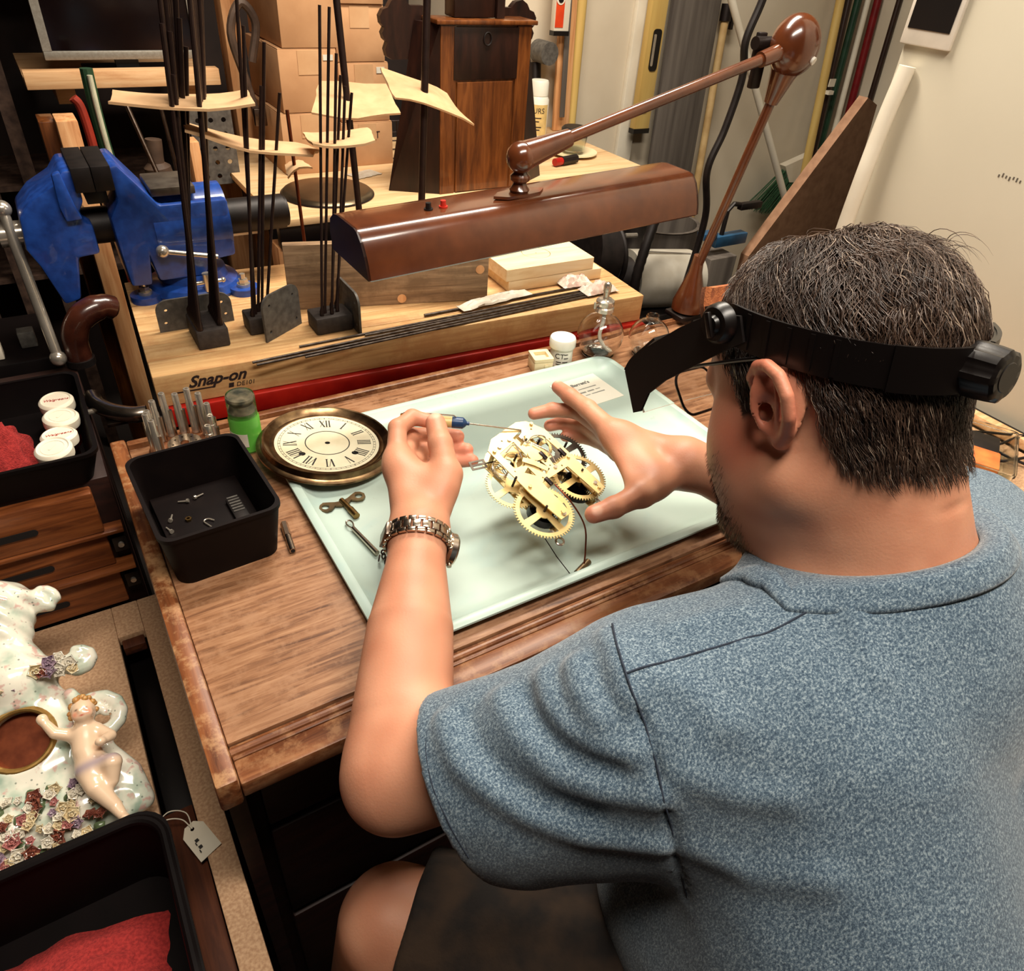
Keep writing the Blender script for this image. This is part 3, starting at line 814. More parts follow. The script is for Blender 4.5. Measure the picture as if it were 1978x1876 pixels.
for h, s in enumerate(ROM):
    a = math.radians(90 - 30 * h); ur = Vector((math.cos(a), math.sin(a))); ut = Vector((math.sin(a), -math.cos(a)))
    def pt(t, r): return (ur.x * r + ut.x * t, ur.y * r + ut.y * t)
    wd = {'I': 0.0042, 'V': 0.0085, 'X': 0.0085}
    tot = sum(wd[c] for c in s); cur = -tot / 2
    r0, r1 = 0.0430, 0.0615
    for c in s:
        w = wd[c]; mid = cur + w / 2
        if c == 'I':
            dial_stroke(num, *pt(mid, r0), *pt(mid, r1), 0.0019, zi)
            dial_stroke(num, *pt(mid - 0.0019, r0), *pt(mid + 0.0019, r0), 0.0005, zi); dial_stroke(num, *pt(mid - 0.0019, r1), *pt(mid + 0.0019, r1), 0.0005, zi)
        elif c == 'V':
            dial_stroke(num, *pt(mid, r0), *pt(mid - 0.0032, r1), 0.0021, zi); dial_stroke(num, *pt(mid, r0), *pt(mid + 0.0032, r1), 0.0007, zi)
        else:
            dial_stroke(num, *pt(mid + 0.0032, r0), *pt(mid - 0.0032, r1), 0.0021, zi); dial_stroke(num, *pt(mid - 0.0032, r0), *pt(mid + 0.0032, r1), 0.0007, zi)
        cur += w
for k in range(60):
    a = math.radians(6 * k)
    dial_stroke(num, 0.0656 * math.cos(a), 0.0656 * math.sin(a), 0.0690 * math.cos(a), 0.0690 * math.sin(a), 0.0010 if k % 5 == 0 else 0.0005, zi)
obj('numerals', num, 'numeral_ink', dial, smooth=False)

# ------------------------------------------------------------------ winding key, let-down key, loose bit
mat('brass_key', (150, 120, 72), (116, 88, 54), scale=70, rough=0.35, metal=1.0)
mat('old_brass', (122, 104, 76), (92, 76, 56), scale=60, rough=0.4, metal=0.9)
KM = place((0.244, 0.768, TZ), rz=4)
key = thing('winding_key', 'brass double loop clock winding key lying on the tray', 'key', M=KM)
wing = [(-0.030, 0.010), (-0.0335, 0.004), (-0.032, -0.003), (-0.026, -0.007), (-0.019, -0.006), (-0.012, -0.001), (-0.005, -0.005), (0.005, -0.005), (0.012, 0.000), (0.018, -0.005), (0.026, -0.007), (0.032, -0.003), (0.0335, 0.004), (0.030, 0.010), (0.024, 0.013), (0.017, 0.010), (0.009, 0.006), (0.0, 0.004), (-0.009, 0.006), (-0.017, 0.010), (-0.024, 0.013)]
obj('key_wings', MB().add(*flat_mesh([wing, circle(0.0052, 18, -0.0245, 0.003), circle(0.0052, 18, 0.0245, 0.003)], 0.0028), M=place((0, 0, 0.0022))), 'old_brass', key)
obj('key_barrel', MB().cyl((0, 0.006, 0.0045), (0.002, -0.018, 0.0048), 0.0040, n=18).cyl((0.002, -0.018, 0.0048), (0.003, -0.036, 0.0050), 0.0048, n=18), 'brass_key', key)
LK = thing('let_down_key', 'steel shaft tool with a looped tip and dark chain handle', 'tool', (0.236, 0.712, TZ), 0)
obj('shaft', MB().tube([(0, 0, 0.005), (0.003, -0.018, 0.005), (0.009, -0.060, 0.006)], [0.0032, 0.0032, 0.0036], 12), 'steel', LK)
obj('loop_tip', MB().tube(cr([(0.000, 0.000, 0.005), (-0.0045, 0.008, 0.005), (-0.003, 0.016, 0.005), (0.002, 0.016, 0.005), (0.0035, 0.008, 0.005)], 5, closed=True), 0.0012, 8, closed=True), 'steel', LK)
mat('dark_chain', (62, 44, 38), scale=80, rough=0.35, metal=0.8)
rq = random.Random(6)
for k in range(16):
    c = Vector((0.010 + rq.uniform(-0.009, 0.010), -0.066 - 0.0036 * k, 0.006 + rq.uniform(-0.002, 0.005)))
    R_ = Euler((rq.uniform(0, 3), rq.uniform(0, 3), rq.uniform(0, 3))).to_matrix()
    obj('chain_link', MB().tube([c + R_ @ Vector((0.0048 * math.cos(2 * math.pi * i / 10), 0.0034 * math.sin(2 * math.pi * i / 10), 0)) for i in range(10)], 0.0011, 6, closed=True), 'dark_chain', LK)
bit = thing('socket_bit', 'small stepped steel bit on the desk beside the black box', 'tool', (0.158, 0.742, DZ), 0)
obj('bit_shank', MB().cyl((0.002, 0.022, 0.0052), (-0.001, -0.004, 0.0052), 0.0050, n=6).cyl((-0.001, -0.004, 0.0052), (-0.004, -0.034, 0.0048), 0.0042, n=18), 'steel', bit)
obj('bit_bore', MB().cyl((-0.004, -0.0335, 0.0048), (-0.0041, -0.0345, 0.0048), 0.0028, n=14), 'hole_dark', bit)

# ------------------------------------------------------------------ black plastic parts box with oddments
mat('box_black', (15, 7, 6), (10, 4, 4), scale=40, rough=0.6, bump=0.05, spec=0.15)
BX = thing('parts_box', 'open black plastic parts box at the back corner of the desk', 'box', (0.076, 0.797, DZ), 3)
def open_box(w, d, h, r, t, taper=0.88):
    mb = MB(); prof = [(taper, 0.0), (1.0, h - 0.006), (1.0 + 2 * 0.0015 / w, h - 0.0055), (1.0 + 2 * 0.0015 / w, h), (1.0 - 2 * t / w, h), (1.0 - 2 * t / w, h - 0.004), (taper - 2 * t / w, t)]
    rings_ = [[Vector((x, y, z)) for x, y in rrect(w * s, d * (1 - (1 - s) * w / d), r, 6)] for s, z in prof]
    n = len(rings_[0]); vs_ = [p for q in rings_ for p in q]; fs_ = []
    for a in range(len(rings_) - 1):
        for i in range(n):
            fs_.append((a * n + i, a * n + (i + 1) % n, (a + 1) * n + (i + 1) % n, (a + 1) * n + i))
    fs_.append(tuple(range(n - 1, -1, -1))); fs_.append(tuple((len(rings_) - 1) * n + i for i in range(n)))
    return mb.add(vs_, fs_)
obj('box_shell', open_box(0.140, 0.182, 0.080, 0.018, 0.003), 'box_black', BX)
obj('inner_step', MB().box((0.0, 0.0, 0.0125), (0.112, 0.150, 0.018), bev=0.001), 'box_black', BX)
rb = obj('ribbed_pad', MB().box((0.036, -0.01, 0.0245), (0.018, 0.060, 0.006), bev=0.001), 'black_iron', BX)
for k in range(6):
    obj('rib', MB().box((0.036, -0.010 + 0.030 - 0.006 * k, 0.0280), (0.014, 0.0022, 0.0016)), 'plate_grey', rb)
odd = [('screw', 'small bright steel screw near the back wall of the black box', (0.070, 0.845, 0.0217), 20), ('screw', 'small bright screw in the back left corner of the black box', (0.032, 0.812, 0.0217), 70), ('screw', 'short steel screw against the left wall of the black box', (0.028, 0.790, 0.0217), 110), ('screw', 'tiny screw head up beside the longest back screw', (0.058, 0.842, 0.0217), 160)]
for nm, lb, (x, y, z), rz in odd:
    t = thing(nm, lb, 'screw', (x, y, DZ + z), rz)
    obj('screw_shank', MB().cyl((0, 0, 0.002), (0.011, 0, 0.0018), 0.0013, 0.0009, n=10), 'chrome', t)
    obj('screw_head', MB().cyl((-0.0025, 0, 0.0028), (0, 0, 0.0024), 0.0028, n=14), 'chrome', t)
single('brass_nut', MB().add(*flat_mesh([circle(0.0042, 6), circle(0.002, 12)], 0.003)), 'brass_key', 'small brass nut lying in the black box', 'nut', (0.052, 0.805, DZ + 0.0217))
single('wire_hook', MB().tube(cr([(0.010, 0.016, 0.002), (0.004, 0.022, 0.002), (-0.002, 0.019, 0.002), (0.004, 0.004, 0.002), (0.018, -0.034, 0.003)], 6), 0.0009, 8), 'chrome', 'thin bent wire hook lying in the black box', 'wire', (0.070, 0.772, DZ + 0.0217))
single('coil_ring', MB().tube([(0.006 * math.cos(a / 8 * math.pi), 0.005 * math.sin(a / 8 * math.pi), 0.0012) for a in range(16)], 0.0011, 8, closed=True), 'dark_chain', 'little dark ring in the left channel of the black box', 'ring', (0.033, 0.770, DZ + 0.0217))

# ------------------------------------------------------------------ staking punches behind the box
pb = thing('punch_stand', 'round wooden stand with a drilled steel disc for punches', 'tool stand', (0.085, 0.978, DZ))
wood('stand_wood', (92, 50, 28), (128, 78, 46), (150, 98, 60), stretch=(10, 10, 30), rough=0.5)
obj('stand_body', MB().lathe([(0.0001, 0.0), (0.050, 0.0), (0.052, 0.004), (0.050, 0.016), (0.0001, 0.017)], 40), 'stand_wood', pb)
obj('drilled_disc', MB().add(*flat_mesh([circle(0.0235, 40), circle(0.0062, 20)] + [circle(0.0017, 8, 0.0160 * math.cos(a), 0.0160 * math.sin(a)) for a in [math.pi / 4 * k for k in range(8)]], 0.006), M=place((0.0, 0.002, 0.0175))), 'steel', pb, label='round drilled steel disc')
PPOS = []
for k in range(11):
    a = math.radians(205 - 24.5 * k)
    PPOS.append((0.085 + 0.041 * math.cos(a), 0.978 + 0.041 * math.sin(a)))
names = ['tall steel punch at the left end of the row in the round stand', 'steel punch second from the left in the round stand', 'steel punch third from the left in the round stand', 'steel punch fourth from the left, behind the drilled disc', 'steel punch fifth from the left, behind the drilled disc', 'steel punch sixth from the left in the round stand', 'steel punch seventh from the left, before the stamped lettering', 'steel punch eighth from the left in the round stand', 'steel punch ninth from the left near the green bottle', 'short steel punch tenth from the left near the green bottle', 'shortest steel punch nearest the green bottle']
hts = [0.066, 0.068, 0.062, 0.068, 0.072, 0.066, 0.074, 0.070, 0.060, 0.050, 0.044]
for k, (x, y) in enumerate(PPOS):
    t = thing('steel_punch', names[k], 'punch', (x, y, DZ + 0.017), group='steel punches in the round stand')
    h = hts[k]
    obj('punch_body', MB().lathe([(0.0001, 0), (0.0054, 0), (0.0054, h * 0.70), (0.0046, h * 0.72), (0.0046, h - 0.001), (0.0040, h), (0.0022, h), (0.0020, h - 0.004), (0.0001, h - 0.004)], 18), 'chrome', t)
    obj('side_pin', MB().cyl((0.006, -0.004, 0.0), (0.006, -0.004, h * 0.62), 0.0024, n=10), 'steel', t)

# ------------------------------------------------------------------ green oil bottle, white jar, little box, glass lamps
mat('green_plastic', (92, 168, 62), (78, 150, 52), scale=20, rough=0.35)
glass('clear_plastic', (236, 240, 232), rough=0.12, ior=1.3)
mat('residue', (196, 176, 156), (60, 62, 56), scale=60, rough=0.6, bump=0.3)
mat('label_white', (226, 222, 206), scale=20, rough=0.6)
gb = thing('green_bottle', 'bright green bottle with a clear stained cap', 'bottle', (0.170, 0.968, DZ))
obj('bottle_body', MB().lathe([(0.0001, 0), (0.0225, 0), (0.0235, 0.003), (0.0220, 0.007), (0.0222, 0.052), (0.0205, 0.056), (0.0195, 0.060), (0.0001, 0.060)], 36), 'green_plastic', gb)
obj('clear_cap', MB().lathe([(0.0208, 0.057), (0.0208, 0.086), (0.0195, 0.090), (0.0001, 0.091)], 32, caps=False).lathe([(0.0001, 0.0885), (0.0185, 0.0885), (0.0195, 0.085), (0.0195, 0.0605)], 32, caps=False), 'clear_plastic', gb)
obj('stained_lining', MB().lathe([(0.0001, 0.087), (0.0180, 0.087), (0.0186, 0.083), (0.0160, 0.080), (0.0001, 0.080)], 28).lathe([(0.0001, 0.0605), (0.011, 0.0605), (0.009, 0.074), (0.0001, 0.076)], 20), 'residue', gb)
obj('bottle_label', MB().lathe([(0.0224, 0.012), (0.0226, 0.012), (0.0226, 0.034), (0.0224, 0.034)], 12, a0=math.radians(175), a1=math.radians(262)), 'label_white', gb)
mat('jar_white', (232, 232, 220), (224, 222, 208), scale=10, rough=0.35)
jr = thing('white_jar', 'white screw-top jar with a printed label', 'jar', M=place((0.757, 0.988, DZ), s=1.18))
obj('jar_body', MB().lathe([(0.0001, 0), (0.0165, 0), (0.018, 0.002), (0.018, 0.030), (0.0001, 0.031)], 32), 'jar_white', jr)
obj('jar_lid', MB().lathe([(0.0001, 0.031), (0.0205, 0.031), (0.0210, 0.032), (0.0208, 0.043), (0.0195, 0.046), (0.0001, 0.0465)], 36), 'jar_white', jr)
jt = MB()
def curve_text(s, size, z, R_, a_mid):
    vs_, fs_ = text_mesh(s, size)
    jt.add([((R_ + v.z) * math.cos(a_mid + v.x / R_), (R_ + v.z) * math.sin(a_mid + v.x / R_), z + v.y) for v in vs_], fs_)
am = math.radians(-118)
curve_text('CT', 0.0120, 0.0200, 0.0183, am - 0.28)
def curve_bar(a0, a1, z, h, R_):
    jt.lathe([(R_, z - h / 2), (R_ + 0.0002, z - h / 2), (R_ + 0.0002, z + h / 2), (R_, z + h / 2)], 6, a0=a0, a1=a1)
for a0, a1, z_ in ((0.12, 0.45, 0.0235), (0.10, 0.50, 0.0170), (-0.55, -0.1, 0.0105), (0.0, 0.48, 0.0105), (-0.55, 0.30, 0.0065)):
    curve_bar(am + a0, am + a1, z_, 0.0013, 0.0183)      # small print, not readable in the photograph
obj('jar_print', jt, 'numeral_ink', jr, smooth=False)
mat('cream_plastic', (228, 212, 172), (218, 200, 158), scale=14, rough=0.4)
sb = thing('small_box', 'little cream plastic box beside the white jar', 'box', M=place((0.708, 0.984, DZ), rz=-14, s=1.2))
obj('box_base', MB().box((0, 0, 0.010), (0.030, 0.032, 0.020), bev=0.0015), 'cream_plastic', sb)
obj('box_lid', MB().add(*flat_mesh([rrect(0.031, 0.033, 0.002, 3), rrect(0.020, 0.018, 0.001, 2)], 0.005), M=place((0, 0, 0.0202))), 'cream_plastic', sb)
obj('catch', MB().box((0.004, -0.0166, 0.013), (0.006, 0.0016, 0.006), bev=0.0005), 'cream_plastic', sb)
glass('thin_glass', (250, 250, 248), rough=0.01, ior=1.42)
def oil_lamp(label, loc, s, top, big):
    t = thing('alcohol_lamp', label, 'alcohol lamp', M=place(loc, s=big))
    R_ = 0.037 * s
    pr = [(0.0001, 0.0), (0.022 * s, 0.0), (0.026 * s, 0.004)]
    for k in range(13):
        a = -1.05 + 2.25 * k / 12
        pr.append((R_ * math.cos(a), 0.036 * s + R_ * math.sin(a)))
    pr = pr[:3] + [p for p in pr[3:]] + [(0.012 * s, 0.074 * s), (0.012 * s, 0.080 * s)]
    inn = [(max(r_ - 0.0016, 0.0001), z + (0.003 if i < 3 else 0)) for i, (r_, z) in enumerate(pr)]
    obj('glass_bowl', MB().lathe(pr + inn[::-1], 40), 'thin_glass', t, angle=50)
    if top:
        obj('metal_collar', MB().lathe([(0.0125, 0.076), (0.0150, 0.077), (0.0150, 0.083), (0.0130, 0.085), (0.0145, 0.088), (0.0140, 0.094), (0.010, 0.097), (0.0001, 0.098)], 28), 'chrome', t)
        obj('wick_cap', MB().lathe([(0.0045, 0.097), (0.0050, 0.108), (0.0060, 0.109), (0.0062, 0.118), (0.0045, 0.122), (0.0001, 0.124)], 20), 'chrome', t)
        obj('wick_knob', MB().cyl((-0.014, -0.002, 0.090), (-0.023, -0.004, 0.0905), 0.0014, n=10).cyl((-0.023, -0.004, 0.086), (-0.023, -0.004, 0.096), 0.0018, n=10), 'chrome', t)
        obj('wick', MB().tube(cr([(0, 0, 0.090), (0.002, 0, 0.060), (-0.003, -0.002, 0.035), (0.004, -0.010, 0.018), (0.014, -0.012, 0.010)], 5), 0.0030, 8), 'label_white', t)
    return t
oil_lamp('glass alcohol lamp with a chrome wick top by the tray corner', (0.842, 0.985, DZ), 1.0, True, 1.2)
oil_lamp('empty clear glass globe beside the chrome topped alcohol lamp', (0.930, 0.945, DZ), 0.92, False, 1.15)

# ------------------------------------------------------------------ business card on the tray
mat('card_white', (236, 234, 220), (230, 227, 212), scale=10, rough=0.6)
cd = thing('business_card', 'white business card lying in the tray corner', 'card', (0.738, 0.877, TZ + 0.0003), 3)
obj('card_sheet', MB().box((0, 0, 0.0004), (0.100, 0.088, 0.0008)), 'card_white', cd, smooth=False)
ct = MB()
ct.add(*text_mesh("Barrett's", 0.0115, weight=0.0004), M=place((0.004, 0.024, 0.0009)))
for y_, segs in ((0.008, ((-0.012, 0.026),)), (-0.003, ((-0.016, -0.004), (0.000, 0.014), (0.018, 0.028))), (-0.013, ((-0.012, -0.002), (0.002, 0.030)))):
    for x0, x1 in segs:
        x = x0
        while x < x1:                                     # fine print too small to read
            ct.box((x + 0.0009, y_, 0.0010), (0.0013, 0.0030 + 0.0012 * math.sin(x * 9000), 0.0002)); x += 0.0021
mat('grey_ink', (110, 112, 108), scale=30, rough=0.8)
obj('card_print', ct, 'grey_ink', cd, smooth=False)

# ------------------------------------------------------------------ screwdriver in the hand
glass('amber', (226, 142, 40), rough=0.08, ior=1.35)
mat('blue_band', (28, 62, 104), (20, 46, 82), scale=80, rough=0.35)
mat('label_yellow', (226, 196, 128), scale=30, rough=0.4)
p0 = Vector((0.318, 0.7340, 0.8950)); p1 = Vector((0.3882, 0.6908, 0.8930)); p2 = Vector((0.4655, 0.6670, 0.8740))
sd = (p1 - p0).normalized()
drv = thing('screwdriver', 'slim amber handled screwdriver held between thumb and finger', 'screwdriver', M=Matrix.Translation(p0) @ frame_to(sd).to_4x4())
Lh = (p1 - p0).length
obj('handle', MB().lathe([(0.0001, 0.0), (0.0062, 0.0), (0.0070, 0.003), (0.0070, Lh * 0.62), (0.0066, Lh * 0.64)] + [(0.0066, Lh * 0.80), (0.0001, Lh * 0.80)], 8), 'amber', drv, label='clear amber handle')
obj('handle_label', MB().lathe([(0.0069, Lh * 0.60), (0.0071, Lh * 0.60), (0.0071, Lh * 0.80), (0.0069, Lh * 0.80)], 24, caps=False), 'label_yellow', drv)
tl = MB(); vs_, fs_ = text_mesh('AT', 0.0068)
tl.add([((0.0072 + v.z) * math.cos(v.y / 0.0072 - 1.9), (0.0072 + v.z) * math.sin(v.y / 0.0072 - 1.9), Lh * 0.70 + v.x) for v in vs_], fs_)
obj('handle_print', tl, 'numeral_ink', drv, smooth=False)
obj('blue_collar', MB().lathe([(0.0001, Lh * 0.80), (0.0072, Lh * 0.80), (0.0074, Lh * 0.83), (0.0074, Lh * 0.97), (0.0055, Lh), (0.0025, Lh * 1.03), (0.0025, Lh * 1.07), (0.0001, Lh * 1.07)], 24), 'blue_band', drv, label='dark blue collar')
obj('clip', MB().tube([(0.0, 0.0082, 0.004), (0.0, 0.0105, 0.010), (0.0, 0.0105, Lh * 0.82), (0.0, 0.0085, Lh * 0.86)], 0.0009, 8), 'chrome', drv)
tip = frame_to(sd).inverted() @ (p2 - p0)
obj('blade_shaft', MB().cyl((0, 0, Lh * 1.05), tip, 0.0011, n=10), 'chrome', drv)
# ------------------------------------------------------------------ brass clock movement held over the tray
mat('brass_plate', (232, 208, 150), (220, 192, 132), scale=26, rough=0.36, metal=0.6)
mat('brass_wheel', (228, 204, 146), (208, 180, 120), scale=40, rough=0.36, metal=0.6)
mat('dark_wheel', (88, 80, 70), (66, 58, 52), scale=60, rough=0.4, metal=0.9)
mat('blued', (44, 36, 36), (30, 24, 24), scale=60, rough=0.35, metal=0.8)
# movement frame: x across, y up the plates, z out of the face
A = Vector((0.4040, 0.6650, 0.8700)); B = Vector((0.5080, 0.6980, 0.8700)); F_ = Vector((0.4150, 0.5400, 0.8260))
mo_c = Vector((0.4590, 0.6180, 0.8560))
ux = Vector((0.098, 0.026, 0.004)).normalized()
uy = Vector((-0.010, 0.128, 0.042)); uy = (uy - ux * uy.dot(ux)).normalized()
uz = ux.cross(uy)
MM = Matrix(((ux.x, uy.x, uz.x, mo_c.x), (ux.y, uy.y, uz.y, mo_c.y), (ux.z, uy.z, uz.z, mo_c.z), (0, 0, 0, 1)))
mv = thing('clock_movement', 'skeleton brass clock movement held between the two hands', 'clock movement', M=MM)
def plate_outline():
    return [(-0.047, 0.050), (-0.030, 0.062), (0.020, 0.066), (0.034, 0.060), (0.047, 0.036), (0.047, -0.020), (0.047, -0.078), (0.031, -0.080), (0.028, -0.026), (-0.021, -0.026), (-0.023, -0.080), (-0.041, -0.080), (-0.047, -0.030)]
slots = [[(-0.037, 0.038), (-0.007, 0.043), (-0.008, 0.015), (-0.022, 0.006), (-0.037, 0.010)],
         [(0.014, 0.035), (0.036, 0.031), (0.039, -0.013), (0.013, -0.016), (0.018, 0.010)],
         [(-0.010, 0.006), (0.002, 0.010), (0.004, -0.016), (-0.008, -0.018)],
         [(-0.030, -0.002), (-0.020, 0.002), (-0.020, -0.014)],
         [(-0.003, 0.048), (0.014, 0.052), (0.009, 0.036), (-0.003, 0.032)]]
pin = [circle(0.0014, 8, x, y) for x, y in ((-0.038, 0.044), (-0.020, 0.052), (0.030, 0.046), (0.040, 0.020), (-0.040, 0.006), (-0.015, -0.021), (0.007, -0.004), (0.008, -0.012), (0.022, -0.021), (-0.032, -0.072), (0.039, -0.070))]
obj('front_plate', MB().add(*flat_mesh([plate_outline()] + slots + pin, 0.0016)), 'brass_plate', mv, smooth=False, label='pierced brass front plate')
obj('back_plate', MB().add(*flat_mesh([plate_outline()] + slots[:2], 0.0016), M=place((0, 0, -0.030))), 'brass_plate', mv, smooth=False)
for x, y in ((-0.041, 0.044), (0.036, 0.052), (-0.032, -0.074), (0.039, -0.074), (0.040, -0.016), (-0.040, -0.022)):
    obj('pillar', MB().cyl((x, y, -0.029), (x, y, 0.0), 0.0030, n=12).cyl((x, y, 0.0016), (x, y, 0.0042), 0.0026, n=6), 'brass_wheel', mv)
def wheel(r, teeth, spokes, hub, z, x, y, t=0.0014, m_='brass_wheel', name='wheel'):
    out = []
    for k in range(teeth):
        a = 2 * math.pi / teeth
        for f, rr in ((0.0, r * 0.93), (0.30, r * 0.93), (0.42, r), (0.66, r), (0.78, r * 0.93)):
            out.append((rr * math.cos(a * (k + f)), rr * math.sin(a * (k + f))))
    holes = []
    ri, rh = r * 0.80, r * hub
    for s in range(spokes):
        a0 = 2 * math.pi * s / spokes + 0.16; a1 = 2 * math.pi * (s + 1) / spokes - 0.16
        p = [(ri * math.cos(a0 + (a1 - a0) * i / 9), ri * math.sin(a0 + (a1 - a0) * i / 9)) for i in range(10)]
        b0, b1 = a0 + 0.25, a1 - 0.25
        p += [(rh * math.cos(b1 + (b0 - b1) * i / 5), rh * math.sin(b1 + (b0 - b1) * i / 5)) for i in range(6)]
        holes.append(p)
    w = obj(name, MB().add(*flat_mesh([out] + holes, t), M=place((x, y, z))), m_, mv, smooth=False)
    obj('arbor', MB().cyl((x, y, -0.030), (x, y, 0.004), 0.0016, n=10).cyl((x, y, z - 0.008), (x, y, z - 0.001), 0.0035, n=12), 'blued', w)
    return w
wheel(0.040, 60, 4, 0.26, -0.0090, -0.044, -0.056, name='great_wheel')
wheel(0.038, 60, 4, 0.26, -0.0130, 0.040, -0.042, name='great_wheel')
wheel(0.035, 56, 4, 0.28, -0.0170, -0.046, -0.002)
wheel(0.038, 60, 4, 0.22, -0.0230, 0.055, 0.002, m_='dark_wheel', name='dark_wheel')
wheel(0.022, 56, 4, 0.28, -0.0120, 0.026, 0.026)
wheel(0.017, 44, 4, 0.30, -0.0070, 0.010, 0.036, t=0.0012, name='escape_wheel')
wheel(0.014, 40, 3, 0.30, -0.0100, -0.020, 0.024)
wheel(0.013, 36, 3, 0.30, -0.0140, -0.002, -0.006)
# mainsprings: coiled dark ribbons
for x, y in ((-0.034, -0.052), (0.034, -0.050)):
    pts = []
    for k in range(150):
        a = k * 0.30; r_ = 0.006 + 0.00012 * k
        pts.append((x + r_ * math.cos(a), y + r_ * math.sin(a)))
    mb = MB(); n = len(pts)
    mb.add([(a, b_, -0.027) for a, b_ in pts] + [(a, b_, -0.014) for a, b_ in pts], [(i, i + 1, n + i + 1, n + i) for i in range(n - 1)])
    obj('mainspring', mb, 'blued', mv)
# rack, levers, wires, fly
obj('rack_lever', MB().add(*flat_mesh([[(-0.022, 0.012), (-0.016, 0.016), (-0.008, 0.008), (0.002, -0.014), (-0.004, -0.018), (-0.012, -0.002)]], 0.0012), M=place((0, 0, 0.0030))), 'brass_wheel', mv, smooth=False)
obj('snail_cam', MB().add(*flat_mesh([[(0.012 * (0.7 + 0.3 * k / 24) * math.cos(2 * math.pi * k / 24), 0.012 * (0.7 + 0.3 * k / 24) * math.sin(2 * math.pi * k / 24)) for k in range(24)]], 0.0012), M=place((0.002, 0.012, 0.0026))), 'brass_wheel', mv, smooth=False)
for pth in ([(-0.030, 0.034, 0.003), (-0.012, 0.037, 0.005), (-0.018, 0.016, 0.004)], [(0.004, 0.030, 0.004), (0.020, 0.034, 0.006), (0.034, 0.026, 0.005), (0.030, 0.018, 0.004)], [(0.018, 0.050, 0.004), (0.004, 0.036, 0.005), (0.010, 0.028, 0.004)], [(0.012, 0.026, 0.004), (0.020, 0.004, 0.005), (0.016, -0.014, 0.004)]):
    obj('wire_lever', MB().tube(cr(pth, 6), 0.0008, 6), 'chrome', mv)
obj('pallet_fork', MB().add(*flat_mesh([[(-0.010, 0.0), (-0.008, 0.005), (0.0, 0.003), (0.008, 0.005), (0.010, 0.0), (0.004, -0.001), (0.0, -0.004), (-0.004, -0.001)]], 0.0015), M=place((0.012, 0.044, 0.0035), rz=30)), 'chrome', mv, smooth=False)
for sx, (x, y) in ((1, (-0.014, -0.030)), (1, (0.010, 0.004)), (1, (0.037, -0.006))):
    obj('dark_stud', MB().box((x, y, 0.0036), (0.0050, 0.0130, 0.0035), M=None, bev=0.0006), 'blued', mv)
for x, y in ((-0.030, 0.046), (-0.010, 0.048), (0.012, -0.018), (-0.032, -0.076), (0.040, -0.066)):
    obj('screw_head', MB().cyl((x, y, 0.0014), (x, y, 0.0034), 0.0027, n=12), 'chrome', mv)
fl = obj('fly_fan', MB().add(*flat_mesh([rrect(0.014, 0.022, 0.001, 2), rrect(0.003, 0.016, 0.0005, 2, cx=-0.003), rrect(0.003, 0.016, 0.0005, 2, cx=0.003)], 0.0008), M=place((-0.064, 0.046, -0.012), rz=72)), 'dark_wheel', mv, smooth=False, label='grey slotted fly fan')
obj('fly_arbor', MB().cyl((-0.055, 0.043, -0.012), (-0.040, 0.038, -0.012), 0.0010, n=8), 'blued', fl)
obj('strike_spring', MB().tube([(-0.046 + 0.010 * math.cos(k * 0.7) * (0.6 + 0.01 * k), 0.024 + 0.012 * math.sin(k * 0.7), -0.020 + 0.0004 * k) for k in range(40)], 0.0006, 6), 'chrome', mv)
for x, y in ((-0.046, -0.094), (0.044, -0.094)):
    obj('mount_eye', MB().tube([(x + 0.0052 * math.cos(a * math.pi / 8), y + 0.0052 * math.sin(a * math.pi / 8), -0.026) for a in range(16)], 0.0016, 8, closed=True).cyl((x, y + 0.005, -0.026), (x, y + 0.018, -0.024), 0.0030, n=10), 'chrome', mv)
invM = MM.inverted()
def mw(*p): return invM @ Vector(p)
ham = MB().tube(cr([mw(0.463, 0.585, 0.842), mw(0.474, 0.560, 0.826), mw(0.483, 0.538, 0.800), mw(0.475, 0.520, 0.776), mw(0.466, 0.508, 0.7615)], 6), 0.0011, 8)
hr = obj('hammer_wire', ham, 'copper', mv)
obj('hammer_head', MB().cyl(mw(0.452, 0.503, 0.7600), mw(0.478, 0.514, 0.7600), 0.0046, n=18), 'old_brass', hr, label='little brass hammer head')
obj('suspension_wire', MB().tube([mw(0.432, 0.556, 0.790), mw(0.438, 0.530, 0.772), mw(0.446, 0.502, 0.756)], 0.0007, 6), 'blued', mv)
# ------------------------------------------------------------------ low board, chest, trays and porcelain at the left
FZ = 0.50
sbn = thing('side_bench', 'low particle board bench left of the desk with a dark slot', 'bench', (-0.30, 0.55, 0))
def lb(a, b_):  # world span into bench space
    return MB().span((a[0] + 0.30, a[1] - 0.55, a[2]), (b_[0] + 0.30, b_[1] - 0.55, b_[2]), bev=0.0015)
obj('board', lb((-0.66, 0.06, FZ - 0.018), (-0.0795, 0.985, FZ)), 'particle', sbn)
obj('board_strip', lb((-0.042, 0.06, FZ - 0.018), (-0.0105, 0.985, FZ)), 'particle', sbn)
obj('board_bridge', lb((-0.0795, 0.915, FZ - 0.018), (-0.042, 0.985, FZ)), 'particle', sbn)
wood('rail_wood', (40, 18, 10), (72, 36, 20), (96, 52, 30), stretch=(34, 3, 34), rough=0.5)
obj('slot_rail', lb((-0.078, 0.06, FZ - 0.040), (-0.0435, 0.60, FZ - 0.012)), 'rail_wood', sbn, label='dark wooden rail in the slot')
obj('slot_shade', lb((-0.078, 0.60, FZ - 0.080), (-0.0435, 0.912, FZ - 0.060)), 'black_paint', sbn)  # black sheet that paints in the shadow filling the far end of the groove
